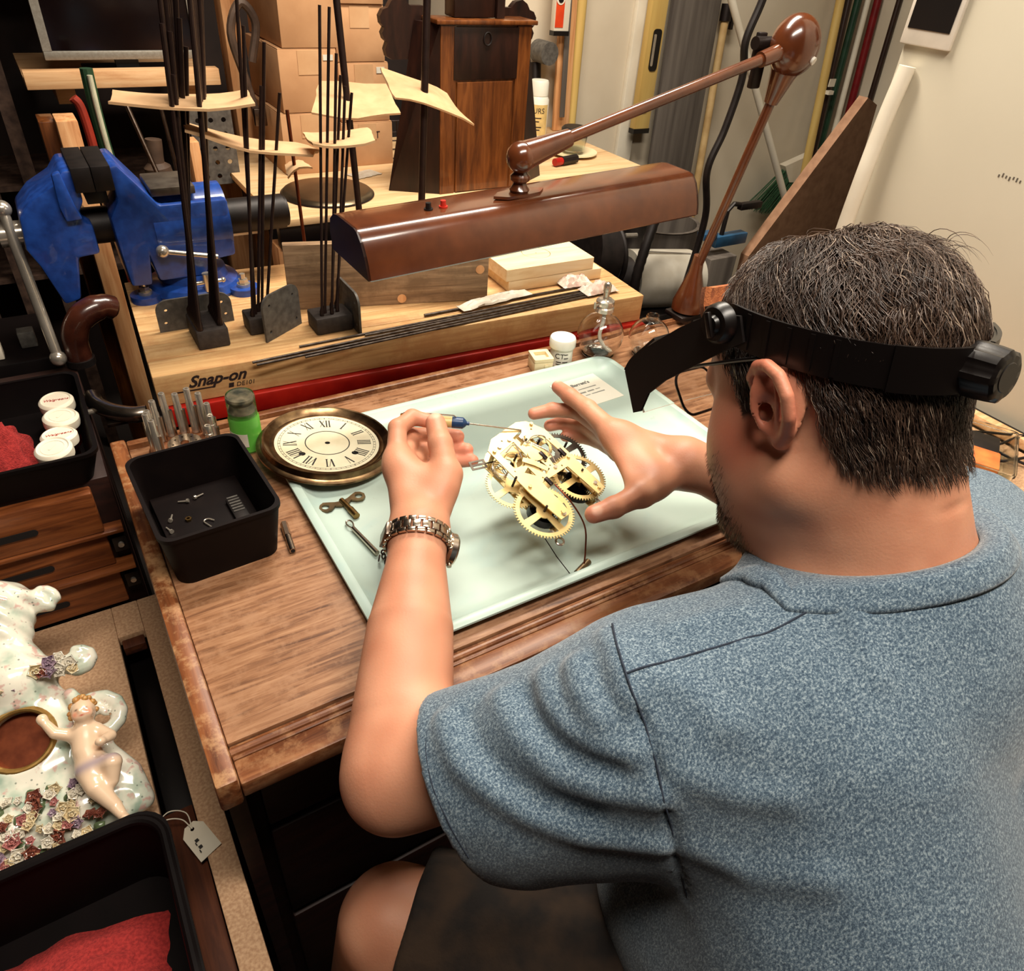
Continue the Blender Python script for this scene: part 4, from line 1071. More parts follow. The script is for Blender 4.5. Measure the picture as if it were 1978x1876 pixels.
obj('slot_catch', lb((-0.076, 0.892, FZ - 0.020), (-0.045, 0.911, FZ - 0.004)), 'rail_wood', sbn)
for x, y in ((-0.64, 0.08), (-0.64, 0.95), (-0.032, 0.95), (-0.60, 0.5)):
    obj('leg', lb((x - 0.015, y - 0.015, 0.0), (x + 0.015, y + 0.015, FZ - 0.018)), 'desk_dark', sbn)

wood('chest_wood', (78, 36, 16), (128, 70, 34), (158, 94, 50), stretch=(3, 26, 40), rough=0.42, coat=0.2)
ch = thing('wooden_chest', 'old reddish wooden tool chest with shallow drawers beside the desk', 'chest', (-0.30, 1.17, 0))
def lc(a, b_, bev=0.002):
    return MB().span((a[0] + 0.30, a[1] - 1.17, a[2]), (b_[0] + 0.30, b_[1] - 1.17, b_[2]), bev=bev)
obj('chest_body', lc((-0.64, 1.000, 0.02), (-0.024, 1.36, 0.735)), 'desk_dark', ch)
dz = [(0.655, 0.728), (0.585, 0.648), (0.505, 0.578)]
for k, (za, zb) in enumerate(dz):
    d_ = obj('drawer', lc((-0.63, 0.984 - 0.006 * (k == 0), za), (-0.050, 0.9995, zb), 0.003), 'chest_wood', ch)
    obj('finger_slot', MB().add(*flat_mesh([rrect(0.075, 0.011, 0.0054, 4)], 0.001), M=place((-0.165 + 0.30 - 0.0, 0.9765 - 1.17 + 0.006 * (k != 0), (za + zb) / 2 - 0.004), rx=90)), 'hole_dark', d_)
obj('chest_rail', lc((-0.64, 0.975, 0.6485), (-0.026, 0.9995, 0.6545), 0.001), 'chest_wood', ch)
obj('chest_rail', lc((-0.64, 0.970, 0.5785), (-0.026, 0.9995, 0.5845), 0.001), 'chest_wood', ch)
for z_ in (0.62, 0.545):
    ct_ = obj('latch_plate', lc((-0.046, 0.985, z_ - 0.014), (-0.026, 0.9995, z_ + 0.014), 0.001), 'black_iron', ch)
    obj('latch_screw', MB().cyl((-0.036 + 0.30, 0.985 - 1.17, z_), (-0.036 + 0.30, 0.981 - 1.17, z_), 0.0042, n=12), 'chrome', ct_)

# black tray on the chest with pill bottles and a red rag
mat('tray_black', (11, 5, 5), (7, 3, 3), scale=30, rough=0.6, spec=0.12)
bt = thing('black_tray', 'deep black plastic tray on top of the wooden chest', 'tray', (-0.235, 1.105, 0.736))
obj('tray_shell', open_box(0.42, 0.250, 0.055, 0.02, 0.004, 0.93), 'tray_black', bt)
mat('cap_white', (236, 226, 206), (226, 214, 192), scale=14, rough=0.45)
mat('red_print', (176, 52, 44), scale=40, rough=0.6)
glass('pill_amber', (214, 120, 60), rough=0.1, ior=1.3)
mat('towel', (166, 44, 40), (132, 26, 26), scale=300, rough=0.95, bump=0.8, bscale=600, detail=3)
def pill(label, loc, tilt, word, h=0.050):
    t = thing('pill_bottle', label, 'bottle', M=place(loc, *tilt))
    obj('bottle_body', MB().lathe([(0.0001, 0), (0.0195, 0), (0.020, 0.002), (0.020, h - 0.014), (0.0001, h - 0.014)], 28), 'pill_amber', t)
    cp = obj('cap', MB().lathe([(0.0205, h - 0.016), (0.0235, h - 0.016), (0.0240, h - 0.012), (0.0238, h - 0.004), (0.0215, h - 0.001), (0.0200, h), (0.0185, h - 0.0015), (0.0001, h - 0.0015)], 36), 'cap_white', t, label='white child-proof cap')
    tm = MB()
    if word:
        tm.add(*text_mesh(word, 0.0078, shear=0.3), M=place((0, 0, h - 0.0012), rz=8))
    else:
        tm.add(*flat_mesh([circle(0.0150, 28), circle(0.0142, 28)], 0.0004), M=place((0, 0, h - 0.0014)))
        tm.add(*flat_mesh([rrect(0.014, 0.004, 0.0018, 3), ], 0.0004), M=place((0, 0.002, h - 0.0014), rz=35))
    obj('cap_marking', tm, 'red_print' if word else 'cap_white', cp, smooth=False)
pill('pill bottle with red script on its white cap, farthest back in the tray', (-0.060, 1.150, 0.742), (4, 0, -14), 'Walgreens')
pill('pill bottle with an embossed plain white cap, second from the back', (-0.063, 1.100, 0.742), (4, 3, 20), None)
pill('pill bottle with red script half hidden under the front one', (-0.068, 1.052, 0.742), (-4, 0, -8), 'Walgreens', 0.046)
pill('pill bottle with a plain white cap nearest the tray front', (-0.074, 1.014, 0.747), (6, -4, 10), None, 0.050)
def rag(label, loc, w, d, h, seed, rz=0):
    q = np.random.RandomState(seed); T = q.rand(24, 24)
    def fn(u, v):
        x = w * (u - 0.5); y = d * (v - 0.5)
        p = np.array([[x * 34 + seed, y * 34, 0.5]])
        n1_ = float(vnoise(p * 1.0, 1.0, seed)[0]); n2_ = float(vnoise(p * 2.3, 1.0, seed + 1)[0])
        e = (1 - abs(2 * u - 1) ** 3) * (1 - abs(2 * v - 1) ** 3)
        return (x + 0.02 * (n2_ - 0.5), y + 0.02 * (n1_ - 0.5), 0.0005 + h * e * (0.35 + 0.65 * (0.65 * n1_ + 0.35 * n2_)))
    RAGS.append((label, loc, MB().grid(fn, 46, 46, two=0.002), rz))
RAGS = []

# open black case near the camera with a red towel
bc = thing('black_case', 'open black plastic case lid in the near corner holding a red towel', 'case', (-0.305, 0.335, FZ + 0.0005))
obj('case_shell', open_box(0.48, 0.40, 0.115, 0.035, 0.006, 0.97), 'tray_black', bc)
obj('case_rim', MB().tube([Vector((x, y, 0.112)) for x, y in rrect(0.470, 0.390, 0.034, 8)], 0.0055, 10, closed=True), 'tray_black', bc)
# string tag
mat('tag_paper', (228, 220, 200), (220, 210, 188), scale=14, rough=0.8)
tg = thing('string_tag', 'cream paper tag on a loop of string by the slot', 'tag', (-0.044, 0.540, FZ + 0.0008), 18)
obj('tag_sheet', MB().add(*flat_mesh([[(-0.014, -0.024), (0.014, -0.024), (0.014, 0.016), (0.006, 0.026), (-0.006, 0.026), (-0.014, 0.016)], circle(0.0024, 12, 0, 0.018)], 0.0007), M=place((0, 0, 0.001), ry=-10)), 'tag_paper', tg, smooth=False)
obj('string', MB().tube(cr([(0, 0.018, 0.003), (0.004, 0.036, 0.012), (-0.010, 0.048, 0.018), (-0.026, 0.048, 0.010), (-0.034, 0.036, 0.004), (-0.020, 0.044, 0.014), (-0.004, 0.034, 0.010), (0, 0.018, 0.003)], 6), 0.0007, 6), 'tag_paper', tg)
tgt = MB()
for k_, (x_, y_) in enumerate(((-0.008, -0.014), (-0.005, -0.009), (-0.007, -0.003), (-0.004, 0.001))):
    tgt.box((x_, y_, 0.0024 - x_ * 0.176), (0.0012 + 0.003 * (k_ % 2), 0.0038, 0.0003), M=None)
obj('tag_writing', tgt, 'numeral_ink', tg, smooth=False)

# curved chrome bracket and brown grip by the chest
cb = thing('chrome_bracket', 'curved chrome bracket between the chest and the bench', 'bracket', (0.000, 1.150, 0.737))
obj('bracket_arm', MB().tube(cr([(-0.014, 0.050, 0.018), (-0.010, 0.022, 0.018), (0.008, -0.006, 0.016), (0.034, -0.026, 0.015), (0.054, -0.030, 0.015)], 8), [0.013] * 33, 14), 'steel', cb)
obj('bracket_foot', MB().box((0.010, 0.000, 0.003), (0.030, 0.050, 0.006), bev=0.001), 'steel_dark', cb)
obj('bracket_bolt', MB().cyl((-0.030, 0.010, 0.014), (-0.010, 0.012, 0.014), 0.0045, n=10), 'chrome', cb)
mat('bakelite', (70, 34, 22), (46, 20, 14), scale=30, rough=0.25, coat=0.4)
gp = thing('brown_grip', 'glossy brown curved tool grip against the bench end', 'grip', (0.030, 1.365, 0.738))
obj('grip', MB().tube(cr([(-0.044, -0.010, 0.0), (-0.042, -0.010, 0.050), (-0.024, -0.008, 0.082), (0.010, 0.000, 0.094), (0.032, 0.006, 0.084)], 6), [0.020] * 6 + [0.021] * 6 + [0.022] * 6 + [0.020] * 6 + [0.016], 16), 'bakelite', gp)
obj('grip_ring', MB().cyl((-0.044, -0.010, 0.0), (-0.044, -0.010, 0.012), 0.023, n=20), 'black_iron', gp)
lb_ = thing('lever_box', 'dark open toolbox behind the chest with a pale plastic block', 'toolbox', (-0.17, 1.385, 0.0))
obj('toolbox_body', MB().span((-0.25, 0.0, 0.60), (0.125, 0.20, 0.745), bev=0.003), 'tray_black', lb_)
obj('toolbox_foot', MB().span((-0.24, 0.01, 0.0), (0.115, 0.19, 0.60)), 'black_paint', lb_)
obj('plastic_block', MB().span((-0.02, 0.02, 0.7455), (0.045, 0.05, 0.772), bev=0.002), 'cap_white', lb_)
obj('grey_block', MB().span((0.072, 0.05, 0.7455), (0.098, 0.075, 0.775), bev=0.002), 'plate_grey', lb_)

# ------------------------------------------------------------------ porcelain clock case, reclined against the chest
m, nt, b = new_mat('porcelain')
b.inputs['Roughness'].default_value = 0.16; b.inputs['Coat Weight'].default_value = 0.5
tc = node(nt, 'ShaderNodeTexCoord')
n1 = node(nt, 'ShaderNodeTexNoise'); n1.inputs['Scale'].default_value = 24; n1.inputs['Detail'].default_value = 3
n2 = node(nt, 'ShaderNodeTexNoise'); n2.inputs['Scale'].default_value = 60; n2.inputs['Detail'].default_value = 3
n3 = node(nt, 'ShaderNodeTexVoronoi'); n3.inputs['Scale'].default_value = 85
for q in (n1, n2, n3): nt.links.new(tc.outputs['Object'], q.inputs['Vector'])
r1 = ramp(nt, [(0.46, (230, 225, 208)), (0.58, (206, 212, 194)), (0.70, (160, 180, 162))]); nt.links.new(n1.outputs['Fac'], r1.inputs[0])
r2 = ramp(nt, [(0.58, (0, 0, 0)), (0.66, (0.8, 0.8, 0.8))]); nt.links.new(n2.outputs['Fac'], r2.inputs[0])
mx = node(nt, 'ShaderNodeMixRGB'); nt.links.new(r2.outputs[0], mx.inputs[0]); nt.links.new(r1.outputs[0], mx.inputs[1]); mx.inputs[2].default_value = lin((206, 160, 150))
r3 = ramp(nt, [(0.10, (0.75, 0.75, 0.75)), (0.16, (0, 0, 0))]); nt.links.new(n3.outputs['Distance'], r3.inputs[0])
mx2 = node(nt, 'ShaderNodeMixRGB'); nt.links.new(r3.outputs[0], mx2.inputs[0]); nt.links.new(mx.outputs[0], mx2.inputs[1]); mx2.inputs[2].default_value = lin((104, 116, 104))
nt.links.new(mx2.outputs[0], b.inputs['Base Color'])
PM = place((-0.197, 0.598, FZ + 0.036), rx=24.4, rz=-2.3, s=0.77)
pc = thing('porcelain_clock_case', 'ornate porcelain clock case with a cherub and flowers lying back', 'clock case', M=PM)
# local: x right, y toward the top of the clock, z out of its face
# ------------------------------------------------------------------ back table with boxes and clock case
KZ = 0.85
bk = thing('back_table', 'long plywood topped table behind the bench with a black edge', 'table', (0.99, 1.93, 0))
def lk(a, b_, bev=0.002):
    return MB().span((a[0] - 0.99, a[1] - 1.93, a[2]), (b_[0] - 0.99, b_[1] - 1.93, b_[2]), bev=bev)
obj('table_top', lk((0.433, 1.632, KZ - 0.016), (1.560, 2.255, KZ)), 'ply', bk)
obj('edge_band', lk((0.436, 1.640, KZ - 0.066), (1.555, 1.665, KZ - 0.0165)), 'black_paint', bk, label='black steel edge rail')
obj('end_frame', lk((0.30, 1.78, KZ - 0.075), (0.432, 1.83, KZ - 0.030)), 'pine', bk)
obj('end_frame', lk((0.345, 1.832, KZ - 0.075), (0.385, 2.24, KZ - 0.030)), 'pine', bk)
for x, y in ((0.46, 1.68), (1.52, 1.68), (0.46, 2.21), (1.52, 2.21)):
    obj('leg', lk((x - 0.03, y - 0.03, 0), (x + 0.03, y + 0.03, KZ - 0.0665)), 'pine_up', bk)
wood('case_wood', (56, 26, 9), (98, 52, 19), (128, 74, 32), stretch=(30, 30, 3), rough=0.35, coat=0.3)
wood('case_dark', (18, 7, 5), (34, 15, 9), (48, 23, 14), stretch=(20, 20, 4), rough=0.4)
mat('kraft_tape', (206, 164, 122), (196, 152, 110), scale=20, rough=0.5)
def carton(label, x0, x1, y0, y1, z0, z1, tabs=()):
    t = thing('cardboard_box', label, 'box', ((x0 + x1) / 2, (y0 + y1) / 2, z0))
    w, d, h = x1 - x0, y1 - y0, z1 - z0
    obj('carton', MB().box((0, 0, h / 2), (w, d, h), bev=0.0015), 'kraft', t)
    obj('top_flap', MB().box((0, -d / 4, h + 0.0012), (w - 0.002, d / 2 - 0.002, 0.002)), 'kraft', t)
    obj('tape_strip', MB().box((0, -d / 2 - 0.0006, h * 0.80), (0.05, 0.001, h * 0.38)), 'kraft_tape', t)
    for (tx_, tz_, tw, th) in tabs:
        obj('box_label', MB().box((tx_, -d / 2 - 0.0010, tz_), (tw, 0.0008, th)), 'label_white', t)
carton('bottom carton of the left stack of cardboard boxes', 0.556, 0.705, 1.955, 2.225, KZ, 0.990)
carton('middle carton of the left stack of cardboard boxes', 0.566, 0.708, 1.955, 2.225, 0.9935, 1.128, [(0.05, 0.118, 0.025, 0.012)])
carton('top carton of the left stack of cardboard boxes', 0.578, 0.715, 1.955, 2.225, 1.1315, 1.36)
carton('lowest small carton in the right stack, marked with letters', 0.720, 0.862, 1.985, 2.235, KZ, 0.955)
carton('second carton up in the right stack by the clock case', 0.724, 0.858, 1.990, 2.235, 0.9585, 1.092, [(0.045, 0.118, 0.022, 0.014)])
carton('third carton up in the right stack by the clock case', 0.722, 0.850, 1.990, 2.235, 1.0955, 1.215)
carton('top carton of the right stack by the clock case', 0.718, 0.848, 1.985, 2.235, 1.2185, 1.36)
ft = MB().add(*text_mesh('FAST', 0.024), M=place((0.800, 1.9842, 0.925), rx=90)); 
obj('carton_lettering', ft, 'ink', bpy.data.objects['cardboard_box.003'], smooth=False, world=True)
# pendulum clock case seen from its back
cc = thing('clock_cabinet', 'tall brown wooden clock case with carved scalloped ears', 'clock case', (0.975, 1.74, KZ))
cb_ = MB()
f0 = [(-0.118, -0.045, 0), (0.118, -0.045, 0), (0.122, -0.045, 0.362), (-0.118, -0.045, 0.362)]
b0 = [(-0.225, 0.020, 0), (0.225, 0.020, 0), (0.150, 0.020, 0.362), (-0.150, 0.020, 0.362)]
cb_.add(f0 + b0, [(0, 1, 2, 3), (5, 4, 7, 6)])
obj('case_panel', MB().add(f0, [(0, 1, 2, 3)]).box((0, -0.048, 0.125), (0.150, 0.004, 0.245), bev=0.001), 'case_wood', cc, smooth=False)
obj('case_sides', MB().add(f0 + b0, [(4, 0, 3, 7), (1, 5, 6, 2), (5, 4, 7, 6), (3, 2, 6, 7), (0, 4, 5, 1)]), 'case_dark', cc, smooth=False)  # darker wood than the front: the sides' shade is put into the colour
obj('dark_upper_panel', MB().box((0.0, -0.0480, 0.305), (0.170, 0.005, 0.105), bev=0.001), 'case_dark', cc)
obj('stile', MB().span((-0.118, -0.0490, 0.0), (-0.080, -0.0450, 0.360)), 'case_wood', cc)
obj('stile', MB().span((0.082, -0.0490, 0.0), (0.120, -0.0450, 0.360)), 'case_wood', cc)
obj('top_cap', MB().box((0.0, -0.015, 0.367), (0.262, 0.085, 0.009), bev=0.002), 'case_wood', cc)
obj('hanging_ring', MB().tube([(0.0 + 0.010 * math.cos(a * math.pi / 10), -0.053, 0.335 + 0.013 * math.sin(a * math.pi / 10)) for a in range(20)], 0.0016, 8, closed=True), 'black_iron', cc)
ear = [(0.0, 0.0), (0.012, 0.006), (0.016, 0.020), (0.010, 0.034), (0.018, 0.040), (0.022, 0.052), (0.016, 0.062), (0.024, 0.070), (0.026, 0.084), (0.018, 0.096), (0.006, 0.100), (-0.002, 0.112), (-0.016, 0.120), (-0.034, 0.116), (-0.046, 0.104), (-0.060, 0.104), (-0.080, 0.104), (-0.080, 0.0)]
for s in (-1, 1):
    obj('carved_ear', MB().add(*flat_mesh([[(s * (0.150 + x) + (-0.055 if s < 0 else 0.0), z + 0.285) for x, z in (ear if s > 0 else ear[::-1])]], 0.018), M=Matrix(((1, 0, 0, 0), (0, 0, 1, 0.022), (0, 1, 0, 0), (0, 0, 0, 1)))), 'case_dark', cc, label='scalloped carved ear board')
obj('finial_post', MB().box((-0.020, 0.0, 0.46), (0.105, 0.05, 0.175), bev=0.003).box((0.045, -0.02, 0.46), (0.020, 0.02, 0.175)), 'case_dark', cc)
# round tin pan and odds on the table
mat('tin', (120, 106, 84), (96, 82, 64), scale=14, rough=0.3, metal=0.9)
pan = thing('round_pan', 'round shallow metal pan upside down on the plywood table', 'pan', (0.600, 1.780, KZ))
obj('pan_body', MB().lathe([(0.108, 0.0), (0.110, 0.003), (0.104, 0.010), (0.095, 0.0125), (0.0001, 0.026)], 48), 'tin', pan)
obj('pan_rim', MB().tube([(0.109 * math.cos(a * math.pi / 24), 0.109 * math.sin(a * math.pi / 24), 0.0025) for a in range(48)], 0.0022, 8, closed=True), 'dark_iron', pan)
single('paper_scrap', crumple(0.08, 0.05, 0.004, 14), 'wrapper', 'white paper scrap lying behind the metal pan', 'paper', (0.745, 1.905, KZ + 0.001), 20)
sc = thing('spray_can', 'white spray can standing right of the clock case', 'spray can', (1.430, 2.140, KZ))
obj('can_body', MB().lathe([(0.0001, 0), (0.031, 0), (0.0325, 0.003), (0.0325, 0.112), (0.027, 0.122), (0.0001, 0.122)], 32), 'jar_white', sc)
obj('can_cap', MB().lathe([(0.027, 0.121), (0.0285, 0.123), (0.0280, 0.160), (0.0255, 0.165), (0.0001, 0.166)], 32), 'jar_white', sc)
obj('can_label', MB().lathe([(0.0326, 0.012), (0.0330, 0.012), (0.0330, 0.100), (0.0326, 0.100)], 20, a0=math.radians(190), a1=math.radians(300)), 'label_yellow', sc)
jt = MB(); curve_text('URS', 0.022, 0.082, 0.0333, math.radians(-118))
for a0, a1, z_ in ((-0.4, 0.3, 0.062), (-0.3, 0.1, 0.052), (-0.45, 0.35, 0.036), (-0.4, 0.2, 0.028)):
    curve_bar(math.radians(-118) + a0, math.radians(-118) + a1, z_, 0.003, 0.0333)
obj('can_print', jt, 'ink', sc, smooth=False)
gj = thing('glass_jar', 'small glass jar with a dark lid on a saucer', 'jar', (1.425, 1.925, KZ + 0.0125))
obj('jar_glass', MB().lathe([(0.0001, 0), (0.034, 0), (0.040, 0.040), (0.0385, 0.041), (0.0325, 0.003), (0.0001, 0.003)], 32), 'clear_plastic', gj)
obj('jar_lid', MB().lathe([(0.0001, 0.0412), (0.0405, 0.0412), (0.0405, 0.060), (0.034, 0.066), (0.0001, 0.066)], 32), 'black_iron', gj)
single('saucer', MB().lathe([(0.0001, 0), (0.045, 0), (0.075, 0.008), (0.0745, 0.0105), (0.045, 0.004), (0.0001, 0.004)], 40), 'cream_plastic', 'pale saucer under the small glass jar', 'saucer', (1.425, 1.925, KZ + 0.0005))
bt_ = thing('oil_bottle', 'little black bottle with a red cap lying near the saucer', 'bottle', (1.315, 1.825, KZ + 0.013), 12)
obj('bottle_barrel', MB().cyl((0.0, 0, 0), (0.062, 0, 0), 0.0125, n=8), 'black_iron', bt_)
obj('red_cap', MB().cyl((-0.028, 0, 0), (0.0, 0, 0), 0.0105, n=14), 'red_paint', bt_)

# ------------------------------------------------------------------ things along the white back wall
WY = 2.262
mat('wall_yellow', (206, 176, 104), (186, 152, 84), scale=20, rough=0.5, stretch=(1, 1, 0.1))
mat('level_red', (212, 72, 30), (196, 58, 24), scale=30, rough=0.4)
mat('grey_plank', (96, 88, 80), (70, 62, 56), scale=40, rough=0.8, stretch=(1, 1, 0.06), bump=0.3)
def leaner(name, label, cat, p0, p1, w, t, m_, parts=None):
    """flat bar from p0 to p1, its width along X"""
    p0 = Vector(p0); p1 = Vector(p1)
    zax = (p1 - p0).normalized(); xax = Vector((1, 0, 0)); xax = (xax - zax * xax.dot(zax)).normalized(); yax = zax.cross(xax)
    M = Matrix(((xax.x, yax.x, zax.x, p0.x), (xax.y, yax.y, zax.y, p0.y), (xax.z, yax.z, zax.z, p0.z), (0, 0, 0, 1)))
    L = (p1 - p0).length
    if not parts:
        return single(name, MB().span((-w / 2, -t / 2, 0), (w / 2, t / 2, L), bev=0.0015), m_, label, cat, M=M)
    th = thing(name, label, cat, M=M)
    obj('bar', MB().span((-w / 2, -t / 2, 0), (w / 2, t / 2, L), bev=0.0015), m_, th)
    for nm, mb, mm in parts(L): obj(nm, mb, mm, th)
    return th
def stick(name, label, cat, p0, p1, r, m_):
    d = Vector(p1) - Vector(p0)
    return single(name, MB().cyl((0, 0, 0), d, r, r * 0.95, n=14), m_, label, cat, loc=p0)
mat('white_enamel', (226, 218, 200), (214, 204, 184), scale=10, rough=0.45)
leaner('box_level', 'orange and white box level hanging beside the clock case', 'level', (1.512, 2.180, 1.138), (1.517, 2.195, 1.62), 0.054, 0.022, 'white_enamel',
       lambda L: [('orange_web', MB().span((-0.026, -0.0125, 0.012), (0.004, -0.0110, L)), 'level_red'), ('vial_ring', MB().cyl((-0.012, -0.014, 0.085), (-0.012, -0.011, 0.085), 0.015, n=24), 'white_enamel'), ('vial', MB().cyl((-0.012, -0.0155, 0.085), (-0.012, -0.0138, 0.085), 0.0095, n=20), 'black_iron'), ('end_cap', MB().span((-0.0285, -0.0125, -0.010), (0.0285, 0.0115, 0.003)), 'black_paint')])
leaner('pine_batten', 'tan pine batten behind the orange level', 'batten', (1.566, 2.200, KZ + 0.001), (1.570, 2.255, 1.62), 0.062, 0.012, 'pine_up')
leaner('steel_strip', 'narrow grey steel strip on the tan batten', 'strip', (1.553, 2.178, 0.895), (1.560, 2.228, 1.50), 0.020, 0.003, 'grey_plank')
stick('yellow_pole', 'yellow wooden pole standing right of the tan batten', 'pole', (1.625, 2.225, KZ + 0.001), (1.632, 2.252, 1.62), 0.017, 'wall_yellow')
stick('grey_pipe', 'dark grey pipe wrench handle beside the clock case', 'pipe', (1.462, 2.20, KZ + 0.001), (1.475, 2.245, 1.045), 0.020, 'dark_iron')
single('mallet_head', MB().cyl((0, -0.035, 0), (0, 0.035, 0), 0.032, n=24), 'plate_grey', 'round grey mallet head atop the dark pipe', 'mallet', (1.478, 2.205, 1.080))
struct('trim_2', MB().span((1.868, 2.250, 0), (1.935, 2.270, 2.49), bev=0.002), 'white_enamel')
leaner('wooden_level', 'long yellow wooden level with a dark vial window on the white wall', 'level', (1.926, 2.215, 0.826), (1.935, 2.235, 1.62), 0.068, 0.026, 'wall_yellow',
       lambda L: [('vial_window', MB().add(*flat_mesh([rrect(0.036, 0.125, 0.012, 4)], 0.004), M=Matrix(((1, 0, 0, 0.006), (0, 0, -1, -0.012), (0, 1, 0, 0.255), (0, 0, 0, 1)))), 'black_paint'), ('window_glass', MB().add(*flat_mesh([rrect(0.010, 0.095, 0.004, 3)], 0.003), M=Matrix(((1, 0, 0, -0.004), (0, 0, -1, -0.0150), (0, 1, 0, 0.255), (0, 0, 0, 1)))), 'chrome'), ('round_vial', MB().cyl((0.0, -0.016, 0.075), (0.0, -0.012, 0.075), 0.014, n=22), 'chrome'), ('end_shoe', MB().span((-0.036, -0.015, -0.006), (0.036, 0.014, 0.010)), 'black_paint')])
leaner('grey_plank', 'wide weathered grey plank leaning right of the wooden level', 'plank', (2.085, 2.16, 0.001), (2.105, 2.245, 1.62), 0.215, 0.018, 'grey_plank')
mat('bamboo', (196, 166, 116), (172, 140, 92), scale=20, rough=0.5)
def handle_tool(name, label, cat, p0, p1, r, m_, tip=None):
    t = thing(name, label, cat, p0)
    d = Vector(p1) - Vector(p0)
    obj('shaft', MB().cyl((0, 0, 0), d, r, n=14), m_, t)
    if tip: tip(t, d)
    return t
handle_tool('bamboo_pole', 'pale bamboo pole with a dark cap beside the grey plank', 'pole', (2.235, 2.14, 0.001), (2.262, 2.235, 1.165), 0.014, 'bamboo', lambda t, d: obj('cap', MB().cyl(d, d * 1.045, 0.020, n=14).box(d + Vector((0.035, 0, 0)), (0.012, 0.012, 0.05)), 'dark_iron', t))
stick('white_pole', 'thin white pole leaning diagonally across the back wall', 'pole', (3.03, 2.00, 0.003), (2.08, 2.08, 1.287), 0.0135, 'white_enamel')
stick('tan_broom_handle', 'tan wooden handle leaning left of the green broom', 'broom handle', (2.845, 2.10, 0.10), (2.85, 2.245, 1.36), 0.018, 'wall_yellow')
mat('handle_green', (26, 60, 40), (18, 46, 30), scale=30, rough=0.4)
mat('handle_red', (124, 24, 28), (104, 16, 20), scale=30, rough=0.35)
mat('bristle', (40, 88, 48), (22, 58, 30), scale=120, rough=0.7)
mat('handle_dark', (48, 28, 20), (36, 20, 14), scale=30, rough=0.4)
def broom_tip(t, d):
    cap = MB()
    cap.add(*flat_mesh([[(-0.010, 0.012), (-0.215, -0.040), (-0.160, -0.110), (-0.060, -0.120), (0.045, -0.070), (0.030, 0.0)]], 0.035), M=Matrix(((1, 0, 0, 0), (0, 0, 1, -0.018), (0, 1, 0, 0.0), (0, 0, 0, 1))))
    c_ = obj('broom_cap', cap, 'white_enamel', t, smooth=False)
    rq2 = random.Random(5)
    for k in range(260):
        u = rq2.random(); v = rq2.random()
        x0 = -0.190 + 0.215 * u; z0 = -0.060 - 0.045 * math.sin(math.pi * u); y0 = -0.014 + 0.028 * v
        x1 = x0 + (u - 0.75) * 0.16 - 0.05; z1 = z0 - 0.120 - 0.03 * rq2.random()
        BR.append(((x0, y0, z0 + 0.01), (x1, y0 * 1.8, z1)))
BR = []
br = handle_tool('broom', 'green handled broom with green bristles hanging on the back wall', 'broom', (2.960, 2.205, 0.690), (2.965, 2.245, 1.36), 0.015, 'handle_green', broom_tip)
bm_ = MB()
for a, b_ in BR: bm_.tube([a, b_], [0.0022, 0.0012], 4)
obj('bristles', bm_, 'bristle', br, kind='stuff')
handle_tool('red_handled_tool', 'dark red handle with a silver ferrule in the corner', 'tool handle', (3.085, 2.205, 0.80), (3.085, 2.245, 1.36), 0.016, 'handle_red', lambda t, d: obj('ferrule', MB().cyl((0, -0.005, -0.08), (0, 0, 0.06), 0.014, n=14), 'chrome', t))
stick('dark_stick', 'dark brown stick right behind the tan broom handle', 'stick', (2.895, 2.13, 0.10), (2.91, 2.25, 1.36), 0.014, 'handle_dark')
stick('grey_stick', 'pale grey stick between the green and red handles', 'stick', (3.02, 2.16, 0.10), (3.03, 2.25, 1.36), 0.012, 'white_enamel')
stick('brown_stick', 'brown stick against the far right corner', 'stick', (3.095, 2.10, 0.05), (3.105, 2.16, 1.36), 0.012, 'handle_dark')
single('price_tag', MB().box((0, 0, 0), (0.035, 0.004, 0.028)).box((0.0, 0, -0.035), (0.030, 0.02, 0.014)), 'white_enamel', 'small white tag hanging beside the tan broom handle', 'tag', (2.868, 2.172, 0.965)) 
# brown fan shaped board
mat('brown_board', (150, 112, 84), (128, 92, 66), scale=40, rough=0.7)
fb = MB().add(*flat_mesh([[(0.0, 0.0), (-0.31, -0.40), (-0.31, -0.52), (0.10, -0.52), (0.05, -0.02)]], 0.03), M=place((2.005, 1.42, 1.085), rx=90))
o_ = single('brown_board', MB().add([v - Vector((1.90, 1.40, 0.55)) for v in fb.v], fb.f), 'brown_board', 'brown fan shaped board leaning behind the cream wall end', 'board', loc=(1.90, 1.40, 0.55), smooth=False)
single('board_stand', MB().span((-0.22, -0.10, 0), (0.22, 0.12, 0.548), bev=0.004), 'grey_plank', 'grey crate under the brown fan shaped board', 'crate', (1.90, 1.42, 0.001))
# blue clamp
bcp = thing('blue_clamp', 'blue and black bar clamp resting on the grey crate end', 'clamp', (1.585, 1.42, 0.0))
obj('clamp_post', MB().span((-0.05, -0.04, 0.001), (0.05, 0.04, 0.70), bev=0.003), 'grey_plank', bcp)
mat('clamp_blue', (40, 84, 118), (30, 64, 92), scale=30, rough=0.4)
obj('clamp_pad', MB().box((-0.045, 0, 0.755), (0.05, 0.03, 0.018), bev=0.002).box((0.04, 0, 0.735), (0.12, 0.03, 0.030), bev=0.002), 'clamp_blue', bcp)
obj('clamp_bar', MB().tube([(0.010, 0, 0.745), (0.012, 0, 0.815), (0.030, 0, 0.832), (0.125, 0, 0.815)], 0.0065, 10).box((0.095, 0, 0.822), (0.080, 0.018, 0.018), bev=0.002), 'black_iron', bcp)
